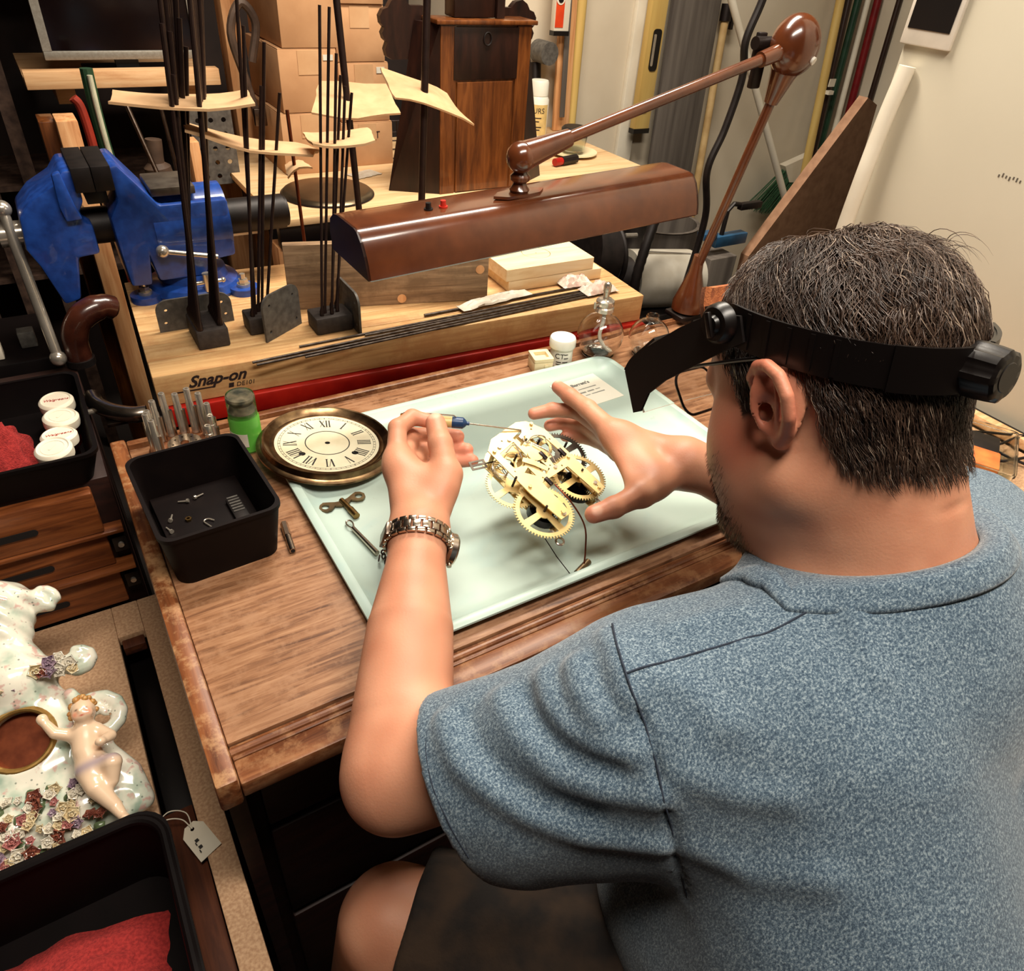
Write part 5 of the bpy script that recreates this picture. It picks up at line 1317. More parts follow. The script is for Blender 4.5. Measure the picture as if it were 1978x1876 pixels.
# white tube against the cream wall, picture, smudge
wt = single('white_tube', MB().tube(cr([(0, 0, 0), (0.0, 0.002, 0.22), (0.012, 0.004, 0.40), (0.020, 0.0, 0.50)], 8), 0.0145, 16), 'white_enamel', 'white plastic tube leaning on the cream wall edge', 'tube', (1.318, 0.872, 0.752))
pic = thing('wall_device', 'white framed black square mounted on the cream wall', 'panel', (1.354, 0.862, 1.272))
mat('switch_white', (226, 216, 200), scale=10, rough=0.4)
obj('device_frame', MB().span((-0.010, -0.048, 0.010), (0, 0.046, 0.150), bev=0.003), 'switch_white', pic)
obj('device_screen', MB().span((-0.0115, -0.040, 0.034), (-0.0095, 0.038, 0.140)), 'black_paint', pic)
# black cable hanging
single('black_cable', MB().tube([Vector(p) - Vector((1.38, 1.3, 0.60)) for p in cr([(1.43, 1.3, 1.40), (1.412, 1.3, 1.306), (1.390, 1.3, 1.231), (1.405, 1.3, 1.162), (1.387, 1.3, 1.057), (1.360, 1.3, 0.969), (1.388, 1.3, 0.857), (1.372, 1.3, 0.700), (1.36, 1.3, 0.602)], 8)], 0.0085, 10), 'black_iron', 'thick black cable hanging behind the lamp arm', 'cable', (1.38, 1.3, 0.60))
# bench grinder and dust hose
gr = thing('bench_grinder', 'bench grinder with a silver motor and black wheel guards', 'grinder', (1.300, 1.45, 0))
obj('grinder_stand', MB().span((-0.10, -0.09, 0.001), (0.20, 0.12, 0.575), bev=0.004), 'black_iron', gr)
mat('motor_silver', (206, 200, 186), (190, 182, 166), scale=20, rough=0.38, metal=0.35)
obj('motor_body', MB().cyl((0.0, 0, 0.655), (0.19, -0.03, 0.640), 0.078, n=36).cyl((0.19, -0.03, 0.640), (0.215, -0.034, 0.638), 0.070, n=36), 'motor_silver', gr, label='satin silver motor drum')
obj('motor_strip', MB().cyl((0.03, -0.02, 0.733), (0.175, -0.045, 0.716), 0.0035, n=8), 'chrome', gr)
obj('motor_neck', MB().cyl((-0.075, 0.01, 0.665), (0.0, 0, 0.655), 0.045, 0.060, n=28), 'black_iron', gr)
obj('wheel_guard', MB().cyl((-0.150, 0.02, 0.745), (-0.085, 0.012, 0.735), 0.098, n=40), 'black_iron', gr)
obj('guard_rim', MB().tube([(-0.085, 0.012 + 0.094 * math.cos(a * math.pi / 20), 0.735 + 0.094 * math.sin(a * math.pi / 20)) for a in range(40)], 0.007, 8, closed=True), 'black_iron', gr)
obj('guard_bolt', MB().cyl((-0.055, -0.030, 0.79), (-0.02, -0.034, 0.788), 0.006, n=8), 'chrome', gr)
obj('far_guard', MB().ball((0.105, 0.06, 0.860), 0.062, nu=24, nv=14, sc=(1.0, 0.8, 0.62)).cyl((0.055, 0.07, 0.60), (0.075, 0.07, 0.84), 0.036, n=20), 'black_iron', gr)
single('dust_hose', MB().tube([Vector(p) - Vector((1.27, 1.38, 0.60)) for p in cr([(1.335, 1.40, 0.93), (1.310, 1.39, 0.84), (1.278, 1.375, 0.765), (1.262, 1.37, 0.69), (1.268, 1.37, 0.601)], 8)], [0.0125 + 0.0012 * (k % 2) for k in range(33)], 14), 'black_iron', 'ribbed black hose in front of the silver motor', 'hose', (1.27, 1.38, 0.60))
pail = thing('grey_pail', 'grey plastic pail standing behind the silver motor', 'pail', (1.70, 1.78, 0.0))
obj('pail_body', MB().lathe([(0.0001, 0.001), (0.105, 0.001), (0.125, 0.66), (0.130, 0.665), (0.118, 0.665), (0.100, 0.03), (0.0001, 0.03)], 36), 'grey_plank', pail)
obj('pail_handle', MB().tube(cr([(-0.125, 0, 0.64), (-0.09, -0.12, 0.60), (0.0, -0.155, 0.585), (0.09, -0.12, 0.60), (0.125, 0, 0.64)], 6), 0.003, 8), 'chrome', pail)

# ------------------------------------------------------------------ dark store corner at the left back
sh_ = thing('wall_shelf', 'pine shelf carrying the television', 'shelf', (0.252, 2.17, 1.03))
obj('shelf_front', MB().span((-0.208, -0.075, 0.004), (0.208, -0.040, 0.040), bev=0.002), 'pine', sh_)
obj('shelf_board', MB().span((-0.208, -0.0395, 0.004), (0.208, 0.30, 0.022)), 'pine', sh_)
obj('shelf_bracket', MB().span((-0.15, 0.0, -0.04), (-0.11, 0.36, 0.003)), 'pine', sh_)
obj('shelf_bracket', MB().span((0.13, 0.0, -0.04), (0.17, 0.36, 0.003)), 'pine', sh_)
mat('tv_silver', (150, 146, 136), (136, 130, 120), scale=200, rough=0.4, metal=0.4)
mat('screen_black', (10, 5, 5), (16, 8, 8), scale=6, rough=0.12)
tv = thing('television', 'flat television with a silver bezel on the pine shelf', 'television', (0.262, 2.15, 1.0565))
def bez(x0, x1, z0, z1): return MB().span((x0, -0.012, z0), (x1, 0.02, z1), bev=0.002)
obj('bezel', bez(-0.165, 0.175, 0.028, 0.046).span((-0.165, -0.012, 0.046), (-0.147, 0.02, 0.36)).span((0.157, -0.012, 0.046), (0.175, 0.02, 0.36)).span((-0.165, -0.012, 0.342), (0.175, 0.02, 0.36)), 'tv_silver', tv)
obj('screen', MB().span((-0.148, -0.006, 0.045), (0.158, 0.018, 0.345)), 'screen_black', tv)
obj('stand_foot', MB().span((-0.09, -0.03, 0.0), (0.10, 0.07, 0.010), bev=0.002).span((-0.02, 0.01, 0.010), (0.03, 0.03, 0.06)), 'black_paint', tv)
def post(label, x, y, w=0.040, z1=1.50, z0=0.0, m_='pine_up', dp=0.07):
    return single('wooden_post', MB().span((-w / 2, -dp / 2, 0), (w / 2, dp / 2, z1 - z0), bev=0.002), m_, label, 'post', (x, y, z0 + 0.0005))
post('pale wooden post showing through the vise jaws', 0.083, 1.72, 0.036, 1.055)
post('darker wooden post just left of the post behind the vise', 0.052, 1.77, 0.028, 1.045, m_='case_wood')
post('tall wooden post left of the cardboard boxes', 0.548, 2.30, 0.044, 1.60)
post('short wooden post between the chime rods and the table', 0.325, 1.860, 0.022, 0.97, m_='pine_up', dp=0.05)
mat('hose_red', (150, 44, 26), scale=30, rough=0.5)
mat('hose_green', (34, 70, 44), scale=30, rough=0.5)
mat('hose_pale', (206, 204, 176), scale=30, rough=0.5)
def hang(name, label, pts, r, m_, cat='hose'):
    p0 = Vector(pts[-1])
    return single(name, MB().tube([Vector(p) - p0 for p in cr(pts, 6)], r, 10), m_, label, cat, loc=p0)
hang('red_hose', 'red hose hanging under the shelf left of the green one', [(0.118, 1.92, 1.050), (0.128, 1.92, 1.03), (0.132, 1.92, 0.96), (0.130, 1.92, 0.88), (0.14, 1.92, 0.60), (0.14, 1.92, 0.008)], 0.0095, 'hose_red')
hang('green_hose', 'dark green hose hanging under the pine shelf', [(0.158, 1.94, 1.10), (0.156, 1.94, 1.02), (0.158, 1.94, 0.94), (0.165, 1.94, 0.86), (0.17, 1.94, 0.60), (0.17, 1.94, 0.012)], 0.013, 'hose_green')
hang('pale_hose', 'pale thin tube lying along the green hose', [(0.160, 1.922, 1.09), (0.159, 1.922, 1.02), (0.161, 1.922, 0.94), (0.168, 1.922, 0.86), (0.172, 1.922, 0.60), (0.172, 1.918, 0.006)], 0.0055, 'hose_pale')
# dark cluttered rack standing against the back wall
rk = thing('dark_rack', 'dark slotted steel rack in the shadowed back corner', 'rack', (-0.25, 2.36, 0))
mat('rack_steel', (92, 70, 58), (54, 38, 31), scale=40, rough=0.6, metal=0.4)
for k, x in enumerate((-0.34, -0.20, -0.07, 0.06, 0.155, 0.245)):
    up = obj('upright', MB().span((x - 0.016, -0.12, 0.001), (x + 0.016, -0.09, 1.7)), 'rack_steel', rk)
    for z in range(12):
        if k in (2, 3): obj('slot', MB().span((x - 0.005, -0.1215, 0.75 + 0.034 * z), (x + 0.005, -0.1198, 0.77 + 0.034 * z)), 'hole_dark', up)
for z in (0.55, 0.78, 1.28):
    obj('rack_shelf', MB().span((-0.36, -0.10, z), (0.58, 0.20, z + 0.012)), 'rack_steel', rk)
mat('drill_brown', (86, 66, 52), (60, 44, 34), scale=30, rough=0.6)
sg = random.Random(9)
stick('steel_bar', 'thin steel bar leaning under the torn cardboard strip', 'bar', (0.30, 1.74, 0.60), (0.215, 1.90, 1.035), 0.005, 'steel_dark')
stick('steel_bar', 'short steel bar leaning right of the first thin bar', 'bar', (0.300, 1.86, 0.60), (0.285, 1.92, 1.02), 0.0045, 'steel_dark')
stick('steel_bar', 'bent pale bar near the left chime rods', 'bar', (0.330, 1.90, 0.60), (0.318, 1.96, 0.99), 0.005, 'steel_dark')
cv_ = thing('caulking_gun', 'old wooden handled tool standing under the shelf', 'tool', (0.262, 1.97, 0.78))
obj('tool_body', MB().tube(cr([(0, 0, 0), (0.008, 0, 0.05), (-0.004, 0, 0.11), (0.0, 0, 0.17)], 6), [0.026] * 7 + [0.030] * 6 + [0.018] * 6, 14), 'drill_brown', cv_)
obj('tool_band', MB().cyl((0.004, 0, 0.05), (0.003, 0, 0.075), 0.033, n=18), 'plate_grey', cv_)
obj('tool_rod', MB().cyl((0.0, 0, -0.779), (0, 0, 0.0), 0.008, n=10), 'steel', cv_)
pg = single('perforated_plate', MB().add(*flat_mesh([rrect(0.10, 0.20, 0.004, 2)] + [circle(0.006, 8, -0.03 + 0.03 * i, -0.08 + 0.032 * j) for i in range(3) for j in range(6)], 0.003), M=place(rx=90)), 'plate_grey', 'grey perforated plate behind the tall chime rods', 'plate', (0.405, 2.02, 0.925), smooth=False)
ms = thing('hanging_mask', 'brown leather strap hanging left of the cardboard boxes', 'strap', (0.53, 2.05, 0.95))
obj('strap_loop', MB().tube(cr([(0.0, 0, 0), (-0.02, 0, 0.10), (-0.04, 0, 0.20), (-0.01, 0, 0.26), (0.02, 0, 0.22), (0.0, 0, 0.14)], 6), 0.010, 8), 'drill_brown', ms)
obj('strap_buckle', MB().box((0.0, -0.01, 0.02), (0.03, 0.012, 0.04), bev=0.002), 'steel_dark', ms)
wk = thing('wire_basket', 'small black wire basket beside the clock case', 'basket', (0.925, 2.06, KZ))
for k in range(7):
    obj('wire', MB().tube([(-0.05 + 0.0167 * k, -0.04, 0.002), (-0.055 + 0.0183 * k, -0.045, 0.10)], 0.0016, 6), 'rod_dark', wk)
for z in (0.004, 0.05, 0.10):
    obj('hoop', MB().tube([Vector((x, y, z)) for x, y in rrect(0.11, 0.09, 0.012, 4)], 0.0018, 6, closed=True), 'rod_dark', wk)
tr_ = thing('tin_stack', 'round lidded tin under the wire basket', 'tin', (0.885, 1.90, KZ))
obj('tin_body', MB().lathe([(0.0001, 0), (0.045, 0), (0.045, 0.050), (0.0001, 0.050)], 28), 'tin', tr_)
obj('tin_lid', MB().lathe([(0.046, 0.042), (0.047, 0.042), (0.047, 0.054), (0.0001, 0.056)], 28), 'dark_iron', tr_)
# cords and plastic box on the side counter
cbx = thing('clear_box', 'clear plastic organiser box on the counter behind the shoulder', 'box', (1.195, 0.420, 0.7498), 28)
obj('box_tub', open_box(0.15, 0.10, 0.040, 0.008, 0.002, 0.96), 'clear_plastic', cbx)
mat('orange_label', (222, 128, 62), (196, 100, 44), scale=40, rough=0.6)
obj('orange_packet', MB().box((-0.03, -0.005, 0.020), (0.055, 0.05, 0.028), bev=0.003), 'orange_label', cbx)
obj('dark_parts', MB().box((0.035, 0.0, 0.016), (0.055, 0.06, 0.024), bev=0.004), 'black_iron', cbx)
rq = random.Random(15)
for k in range(4):
    pts = [(0.03 * math.cos(k * 1.3 + i * 0.9) * (1 + 0.25 * i) - 0.06 + 0.035 * i, 0.02 * math.sin(k * 2.1 + i * 1.2) + 0.05 - 0.028 * i, 0.004 + 0.0042 * k + 0.004 * (i % 2)) for i in range(6)]
    single('extension_cord', MB().tube(cr(pts, 8), 0.0024, 8), 'black_iron', ['black cord looping highest in the tangle on the counter', 'black cord second from the top of the counter tangle', 'black cord crossing the clear box corner', 'black cord lying lowest on the counter'][k], 'cord', (1.262, 0.425, 0.7500 + 0.0), group='tangled cords on the counter')
# ------------------------------------------------------------------ signed-distance modelling for soft bodies
def sd_cone(p, a, b, ra, rb):
    a = np.asarray(a, np.float32); b = np.asarray(b, np.float32)
    ba = b - a
    pa = p - a
    t = np.clip(pa @ ba / max(float(ba @ ba), 1e-12), 0, 1)
    q = pa - t[:, None] * ba
    return np.sqrt((q * q).sum(1)) - (ra + (rb - ra) * t)

def sd_ell(p, c, r, R=None):
    q = p - np.asarray(c, np.float32)
    if R is not None:
        q = q @ np.asarray(R, np.float32)
    r = np.asarray(r, np.float32)
    k0 = np.sqrt(((q / r) ** 2).sum(1))
    k1 = np.sqrt(((q / (r * r)) ** 2).sum(1)) + 1e-9
    return k0 * (k0 - 1.0) / k1

def smin(d1, d2, k):
    h = np.clip(0.5 + 0.5 * (d2 - d1) / k, 0, 1)
    return d2 * (1 - h) + d1 * h - k * h * (1 - h)

def smax(d1, d2, k):
    return -smin(-d1, -d2, k)

def sd_poly(p, pts, rs):
    d = None
    for i in range(len(pts) - 1):
        e = sd_cone(p, pts[i], pts[i + 1], rs[i], rs[i + 1])
        d = e if d is None else np.minimum(d, e)
    return d

def dist_poly(p, pts):
    d = None
    for i in range(len(pts) - 1):
        e = sd_cone(p, pts[i], pts[i + 1], 0.0, 0.0)
        d = e if d is None else np.minimum(d, e)
    return d

def sdf_mesh(fn, lo, hi, vox, margin=5.0):
    """surface nets over a sparse evaluation; returns vertices (n,3) and quads (m,4)"""
    lo = np.asarray(lo, np.float64); hi = np.asarray(hi, np.float64)
    C4 = 4
    nc = np.ceil((hi - lo) / (vox * C4)).astype(int) + 1
    n = nc * C4
    g = [lo[i] + (np.arange(nc[i]) * C4 + 1.5) * vox for i in range(3)]
    cc = np.stack(np.meshgrid(*g, indexing='ij'), -1).reshape(-1, 3).astype(np.float32)
    dc = fn(cc).reshape(nc)
    D = np.repeat(np.repeat(np.repeat(dc, C4, 0), C4, 1), C4, 2).astype(np.float32)
    act = np.argwhere(np.abs(dc) < margin * vox)
    off = np.stack(np.meshgrid(np.arange(C4), np.arange(C4), np.arange(C4), indexing='ij'), -1).reshape(-1, 3)
    for s in range(0, len(act), 12000):
        idx = (act[s:s + 12000, None, :] * C4 + off[None]).reshape(-1, 3)
        p = (lo + idx * vox).astype(np.float32)
        D[idx[:, 0], idx[:, 1], idx[:, 2]] = fn(p)
    ins = D < 0
    s8 = np.zeros(np.array(D.shape) - 1, np.int8)
    for a in (0, 1):
        for b in (0, 1):
            for c in (0, 1):
                s8 += ins[a:a + s8.shape[0], b:b + s8.shape[1], c:c + s8.shape[2]]
    cells = np.argwhere((s8 > 0) & (s8 < 8))
    idmap = -np.ones(s8.shape, np.int32)
    idmap[cells[:, 0], cells[:, 1], cells[:, 2]] = np.arange(len(cells))
    acc = np.zeros((len(cells), 3)); cnt = np.zeros(len(cells))
    cor = [(a, b, c) for a in (0, 1) for b in (0, 1) for c in (0, 1)]
    val = {k: D[cells[:, 0] + k[0], cells[:, 1] + k[1], cells[:, 2] + k[2]].astype(np.float64) for k in cor}
    for ax in range(3):
        for k in cor:
            if k[ax]: continue
            k2 = list(k); k2[ax] = 1; k2 = tuple(k2)
            v0, v1 = val[k], val[k2]
            m = (v0 < 0) != (v1 < 0)
            t = np.where(m, v0 / np.where(m, v0 - v1, 1), 0)
            q = np.tile(np.array(k, float), (len(cells), 1)); q[:, ax] = t
            acc[m] += q[m]; cnt[m] += 1
    verts = lo + (cells + acc / cnt[:, None]) * vox
    quads = []
    for ax in range(3):
        sl0 = [slice(None)] * 3; sl1 = [slice(None)] * 3
        sl0[ax] = slice(0, -1); sl1[ax] = slice(1, None)
        a = ins[tuple(sl0)]; b = ins[tuple(sl1)]
        e = np.argwhere(a != b)
        u, w = (ax + 1) % 3, (ax + 2) % 3
        ok = (e[:, u] > 0) & (e[:, w] > 0) & (e[:, u] < s8.shape[u]) & (e[:, w] < s8.shape[w]) & (e[:, ax] < s8.shape[ax])
        e = e[ok]
        flip = a[e[:, 0], e[:, 1], e[:, 2]]
        q = []
        for du, dw in ((1, 1), (0, 1), (0, 0), (1, 0)):
            f = e.copy(); f[:, u] -= du; f[:, w] -= dw
            q.append(idmap[f[:, 0], f[:, 1], f[:, 2]])
        q = np.stack(q, 1)
        q[~flip] = q[~flip][:, ::-1]
        quads.append(q[(q >= 0).all(1)])
    return verts, np.concatenate(quads)

def np_mesh(name, v, f, cols=None, smooth=True):
    me = bpy.data.meshes.new(name)
    f = np.asarray(f, np.int32); k = f.shape[1]
    me.vertices.add(len(v)); me.vertices.foreach_set('co', np.asarray(v, np.float32).ravel())
    me.loops.add(f.size); me.loops.foreach_set('vertex_index', f.ravel())
    me.polygons.add(len(f)); me.polygons.foreach_set('loop_start', np.arange(0, f.size, k, dtype=np.int32))
    if smooth: me.polygons.foreach_set('use_smooth', np.ones(len(f), bool))
    me.update(calc_edges=True)
    if cols is not None:
        at = me.color_attributes.new('tone', 'FLOAT_COLOR', 'POINT')
        c4 = np.ones((len(v), 4), np.float32); c4[:, :3] = cols
        at.data.foreach_set('color', c4.ravel())
    return me

def relax(v, f, it=2, lam=0.5):
    """a little Laplacian smoothing on quads"""
    n = len(v)
    for _ in range(it):
        a = np.concatenate([f[:, i] for i in range(4)] + [f[:, (i + 1) % 4] for i in range(4)])
        b = np.concatenate([f[:, (i + 1) % 4] for i in range(4)] + [f[:, i] for i in range(4)])
        c = np.bincount(a, minlength=n)
        s = np.stack([np.bincount(a, weights=v[b, k], minlength=n) for k in range(3)], 1)
        v = v + lam * (s / np.maximum(c, 1)[:, None] - v)
    return v

def vnoise(p, scale, seed=0):
    """cheap smooth value noise"""
    rs = np.random.RandomState(seed)
    T = rs.rand(32, 32, 32).astype(np.float32)
    q = p * scale
    i = np.floor(q).astype(int); f = (q - i).astype(np.float32); f = f * f * (3 - 2 * f)
    out = 0
    for a in (0, 1):
        for b in (0, 1):
            for c in (0, 1):
                w = (f[:, 0] if a else 1 - f[:, 0]) * (f[:, 1] if b else 1 - f[:, 1]) * (f[:, 2] if c else 1 - f[:, 2])
                out = out + w * T[(i[:, 0] + a) % 32, (i[:, 1] + b) % 32, (i[:, 2] + c) % 32]
    return out

# ------------------------------------------------------------------ the man: pose
HM = np.array([0.517, 0.2996, 1.1126])                   # midpoint between the ears
HF = np.array([[0.9991944, -0.0209688, -0.03421798], [0.0, 0.85264016, -0.52249856], [0.04013179, 0.52207764, 0.85195327]])  # right, forward, up
def to_local(p):
    return ((p - HM) @ HF.T).astype(np.float32)
def to_world(l):
    return HM + np.asarray(l, float) @ HF
NB = np.array([0.530, 0.205, 0.985])                     # base of the neck
def head_sdf(pw):
    p = to_local(pw)
    d = sd_ell(p, (0, -0.010, 0.040), (0.078, 0.096, 0.084))
    d = smin(d, sd_ell(p, (0, 0.032, 0.042), (0.066, 0.064, 0.068)), 0.03)
    d = smin(d, sd_ell(p, (0, 0.040, -0.030), (0.064, 0.056, 0.082)), 0.03)
    ax = p.copy(); ax[:, 0] = np.abs(ax[:, 0])           # mirror
    d = smin(d, sd_ell(ax, (0.050, 0.044, -0.040), (0.034, 0.046, 0.056)), 0.025)
    d = smin(d, sd_cone(ax, (0.056, 0.0, -0.055), (0.028, 0.082, -0.098), 0.030, 0.028), 0.025)
    d = smin(d, sd_ell(p, (0, 0.084, -0.100), (0.027, 0.023, 0.024)), 0.02)
    d = smin(d, sd_ell(p, (0, 0.035, -0.105), (0.056, 0.052, 0.034)), 0.03)
    d = smin(d, sd_cone(ax, (0.044, 0.080, 0.030), (0.012, 0.092, 0.032), 0.011, 0.012), 0.014)
    d = smin(d, sd_cone(p, (0, 0.092, 0.018), (0, 0.118, -0.022), 0.008, 0.0135), 0.012)
    d = smin(d, sd_ell(ax, (0.013, 0.104, -0.026), (0.009, 0.011, 0.008)), 0.008)
    d = smax(d, -sd_ell(ax, (0.032, 0.098, 0.010), (0.018, 0.014, 0.011)), 0.012)
    d = smin(d, sd_ell(ax, (0.032, 0.078, 0.010), (0.014, 0.013, 0.012)), 0.003)
    d = smin(d, sd_ell(p, (0, 0.099, -0.058), (0.024, 0.009, 0.0055)), 0.007)
    d = smin(d, sd_ell(p, (0, 0.097, -0.070), (0.021, 0.010, 0.0065)), 0.007)
    # neck, in world space
    nk0 = to_world((0, -0.025, -0.020)); nk1 = NB + np.array([0.0, -0.005, -0.03])
    q = pw.astype(np.float32)
    nd = sd_cone(q, nk0, nk1, 0.066, 0.084)
    nd = smin(nd, sd_cone(q, to_world((0, 0.020, -0.07)), NB + np.array([0, 0.045, -0.03]), 0.052, 0.064), 0.03)
    d = smin(d, nd, 0.028)
    # shoulders under the shirt
    d = smin(d, sd_cone(q, (0.53, 0.19, 0.945), (0.36, 0.215, 0.905), 0.075, 0.055), 0.04)
    d = smin(d, sd_cone(q, (0.53, 0.19, 0.945), (0.71, 0.235, 0.905), 0.075, 0.055), 0.04)
    d = smin(d, sd_cone(q, (0.535, 0.16, 0.88), (0.545, 0.06, 0.72), 0.09, 0.09), 0.05)
    # fold at the nape
    crease = dist_poly(p, [(-0.055, -0.075, -0.080), (-0.02, -0.092, -0.088), (0.03, -0.09, -0.088)])
    d = d + 0.0022 * np.exp(-(crease / 0.004) ** 2)
    # ears
    e = ax.copy()
    h = [(0.079, 0.006, 0.018), (0.083, 0.006, 0.032), (0.088, -0.006, 0.041), (0.093, -0.020, 0.041), (0.097, -0.033, 0.033), (0.098, -0.039, 0.018), (0.095, -0.036, 0.002), (0.089, -0.027, -0.010), (0.082, -0.014, -0.019), (0.077, -0.005, -0.014)]
    ed = sd_poly(e, h, [0.004, 0.0045, 0.0048, 0.0050, 0.0052, 0.0052, 0.0052, 0.0056, 0.0066, 0.0055])
    R = np.array(Euler((0.0, 0.0, math.radians(-26)), 'XYZ').to_matrix())
    ed = smin(ed, sd_ell(e, (0.0855, -0.018, 0.012), (0.0042, 0.021, 0.029), R), 0.005)
    ed = smax(ed, -sd_ell(e, (0.0945, -0.013, 0.006), (0.0085, 0.0095, 0.0130), R), 0.004)
    ed = smin(ed, sd_poly(e, [(0.0915, -0.026, 0.030), (0.093, -0.027, 0.014), (0.089, -0.020, -0.004)], [0.003, 0.0032, 0.003]), 0.004)
    ed = smin(ed, sd_ell(e, (0.079, 0.002, 0.004), (0.006, 0.005, 0.007)), 0.004)
    d = smin(d, ed, 0.006)
    return d

# arms and hands as joint chains (world metres)
L_SH, L_EL, L_WR = (0.325, 0.225, 0.905), (0.136, 0.345, 0.788), (0.2605, 0.5614, 0.853)
R_SH, R_EL, R_WR = (0.735, 0.245, 0.905), (0.800, 0.400, 0.800), (0.6250, 0.5210, 0.865)
def vlerp(a, b, t):
    return tuple(x + (y - x) * t for x, y in zip(a, b))
L_HAND = dict(
    thumb=([(0.2965, 0.5900, 0.864), (0.3240, 0.6160, 0.884), (0.3325, 0.6500, 0.903), (0.3415, 0.6810, 0.912)], [0.018, 0.0165, 0.0142, 0.0125]),
    index=([(0.2850, 0.6720, 0.883), (0.3030, 0.7090, 0.899), (0.3290, 0.7220, 0.900), (0.3480, 0.7100, 0.896)], [0.0135, 0.0110, 0.0100, 0.0090]),
    middle=([(0.2960, 0.6830, 0.873), (0.3300, 0.7260, 0.868), (0.3640, 0.7270, 0.861), (0.3840, 0.7020, 0.867)], [0.0135, 0.0112, 0.0102, 0.0092]),
    ring=([(0.3030, 0.6740, 0.860), (0.3370, 0.7130, 0.851), (0.3700, 0.7080, 0.847), (0.3895, 0.6860, 0.854)], [0.0130, 0.0108, 0.0099, 0.0090]),
    little=([(0.3080, 0.6560, 0.850), (0.3410, 0.6880, 0.842), (0.3690, 0.6870, 0.840), (0.3905, 0.6710, 0.846)], [0.0120, 0.0095, 0.0088, 0.0080]))
R_HAND = dict(
    thumb=([(0.5900, 0.5180, 0.862), (0.5330, 0.5010, 0.862), (0.4880, 0.4980, 0.859), (0.4620, 0.5020, 0.855)], [0.019, 0.0150, 0.0128, 0.0112]),
    index=([(0.5640, 0.6080, 0.880), (0.5620, 0.6600, 0.886), (0.5590, 0.6990, 0.886), (0.5600, 0.7290, 0.884)], [0.0150, 0.0124, 0.0110, 0.0094]),
    middle=([(0.5745, 0.6280, 0.866), (0.5700, 0.6900, 0.863), (0.5440, 0.7150, 0.858), (0.5190, 0.7240, 0.853)], [0.0138, 0.0112, 0.0100, 0.0088]),
    ring=([(0.5830, 0.6260, 0.850), (0.5850, 0.6860, 0.838), (0.5660, 0.7130, 0.832), (0.5450, 0.7180, 0.829)], [0.0132, 0.0108, 0.0098, 0.0088]),
    little=([(0.5880, 0.6110, 0.836), (0.5890, 0.6600, 0.825), (0.5760, 0.6860, 0.820), (0.5600, 0.6980, 0.818)], [0.0120, 0.0096, 0.0088, 0.0078]))

def arm_sdf(SH, EL, WR, hand, palm_r):
    f1 = vlerp(EL, WR, 0.22); f2 = vlerp(EL, WR, 0.55); f3 = vlerp(EL, WR, 0.85)
    up = vlerp(SH, EL, 0.55)
    mcps = [hand[k][0][0] for k in ('index', 'middle', 'ring', 'little')]
    def fn(p):
        p = p.astype(np.float32)
        d = sd_poly(p, [SH, up, EL], [0.058, 0.054, 0.044])
        d = smin(d, sd_poly(p, [EL, f1, f2, f3, WR], [0.042, 0.0485, 0.0445, 0.0330, 0.0300]), 0.035)
        if hand is L_HAND:
            d = smin(d, sd_ell(p, (0.128, 0.339, 0.784), (0.020, 0.020, 0.020)), 0.03)   # elbow bone
        pd = None
        for m, r in zip(mcps, palm_r):
            c = sd_cone(p, vlerp(WR, m, 0.08), m, 0.0215, r)
            pd = c if pd is None else smin(pd, c, 0.016)
        th = hand['thumb']
        pd = smin(pd, sd_cone(p, vlerp(WR, th[0][0], 0.4), th[0][1], 0.020, 0.0155), 0.022)
        # web between thumb and index
        pd = smin(pd, sd_cone(p, vlerp(th[0][0], th[0][1], 0.55), vlerp(WR, mcps[0], 0.88), 0.0120, 0.0130), 0.024)
        if hand is R_HAND:                                  # wide stretched web
            pd = smin(pd, sd_poly(p, [(0.5300, 0.5080, 0.862), (0.5430, 0.5500, 0.868), (0.5600, 0.6000, 0.877)], [0.0085, 0.0075, 0.0090]), 0.020)
            pd = smin(pd, sd_cone(p, (0.565, 0.530, 0.866), (0.572, 0.590, 0.868), 0.016, 0.016), 0.02)
        d = smin(d, pd, 0.022)
        for k, (pts, rs) in hand.items():
            fd = sd_poly(p, pts, rs)
            for j in (1, 2):                                # knuckle swell
                fd = smin(fd, sd_ell(p, pts[j], (rs[j] * 1.06,) * 3), 0.004)
            d = smin(d, fd, 0.0055 if k != 'thumb' else 0.009)
        return d
    return fn

def nail_cut(fn, hand):
    return fn

def smooth_box(p, lo, hi):
    return None

parts_v = []; parts_f = []; parts_c = []; nv = 0
def add_part(fn, lo, hi, vox, colfn, it=1):
    global nv
    v, f = sdf_mesh(fn, lo, hi, vox)
    v = relax(v, f, it, 0.5)
    parts_v.append(v); parts_f.append(f + nv); parts_c.append(colfn(v)); nv += len(v)

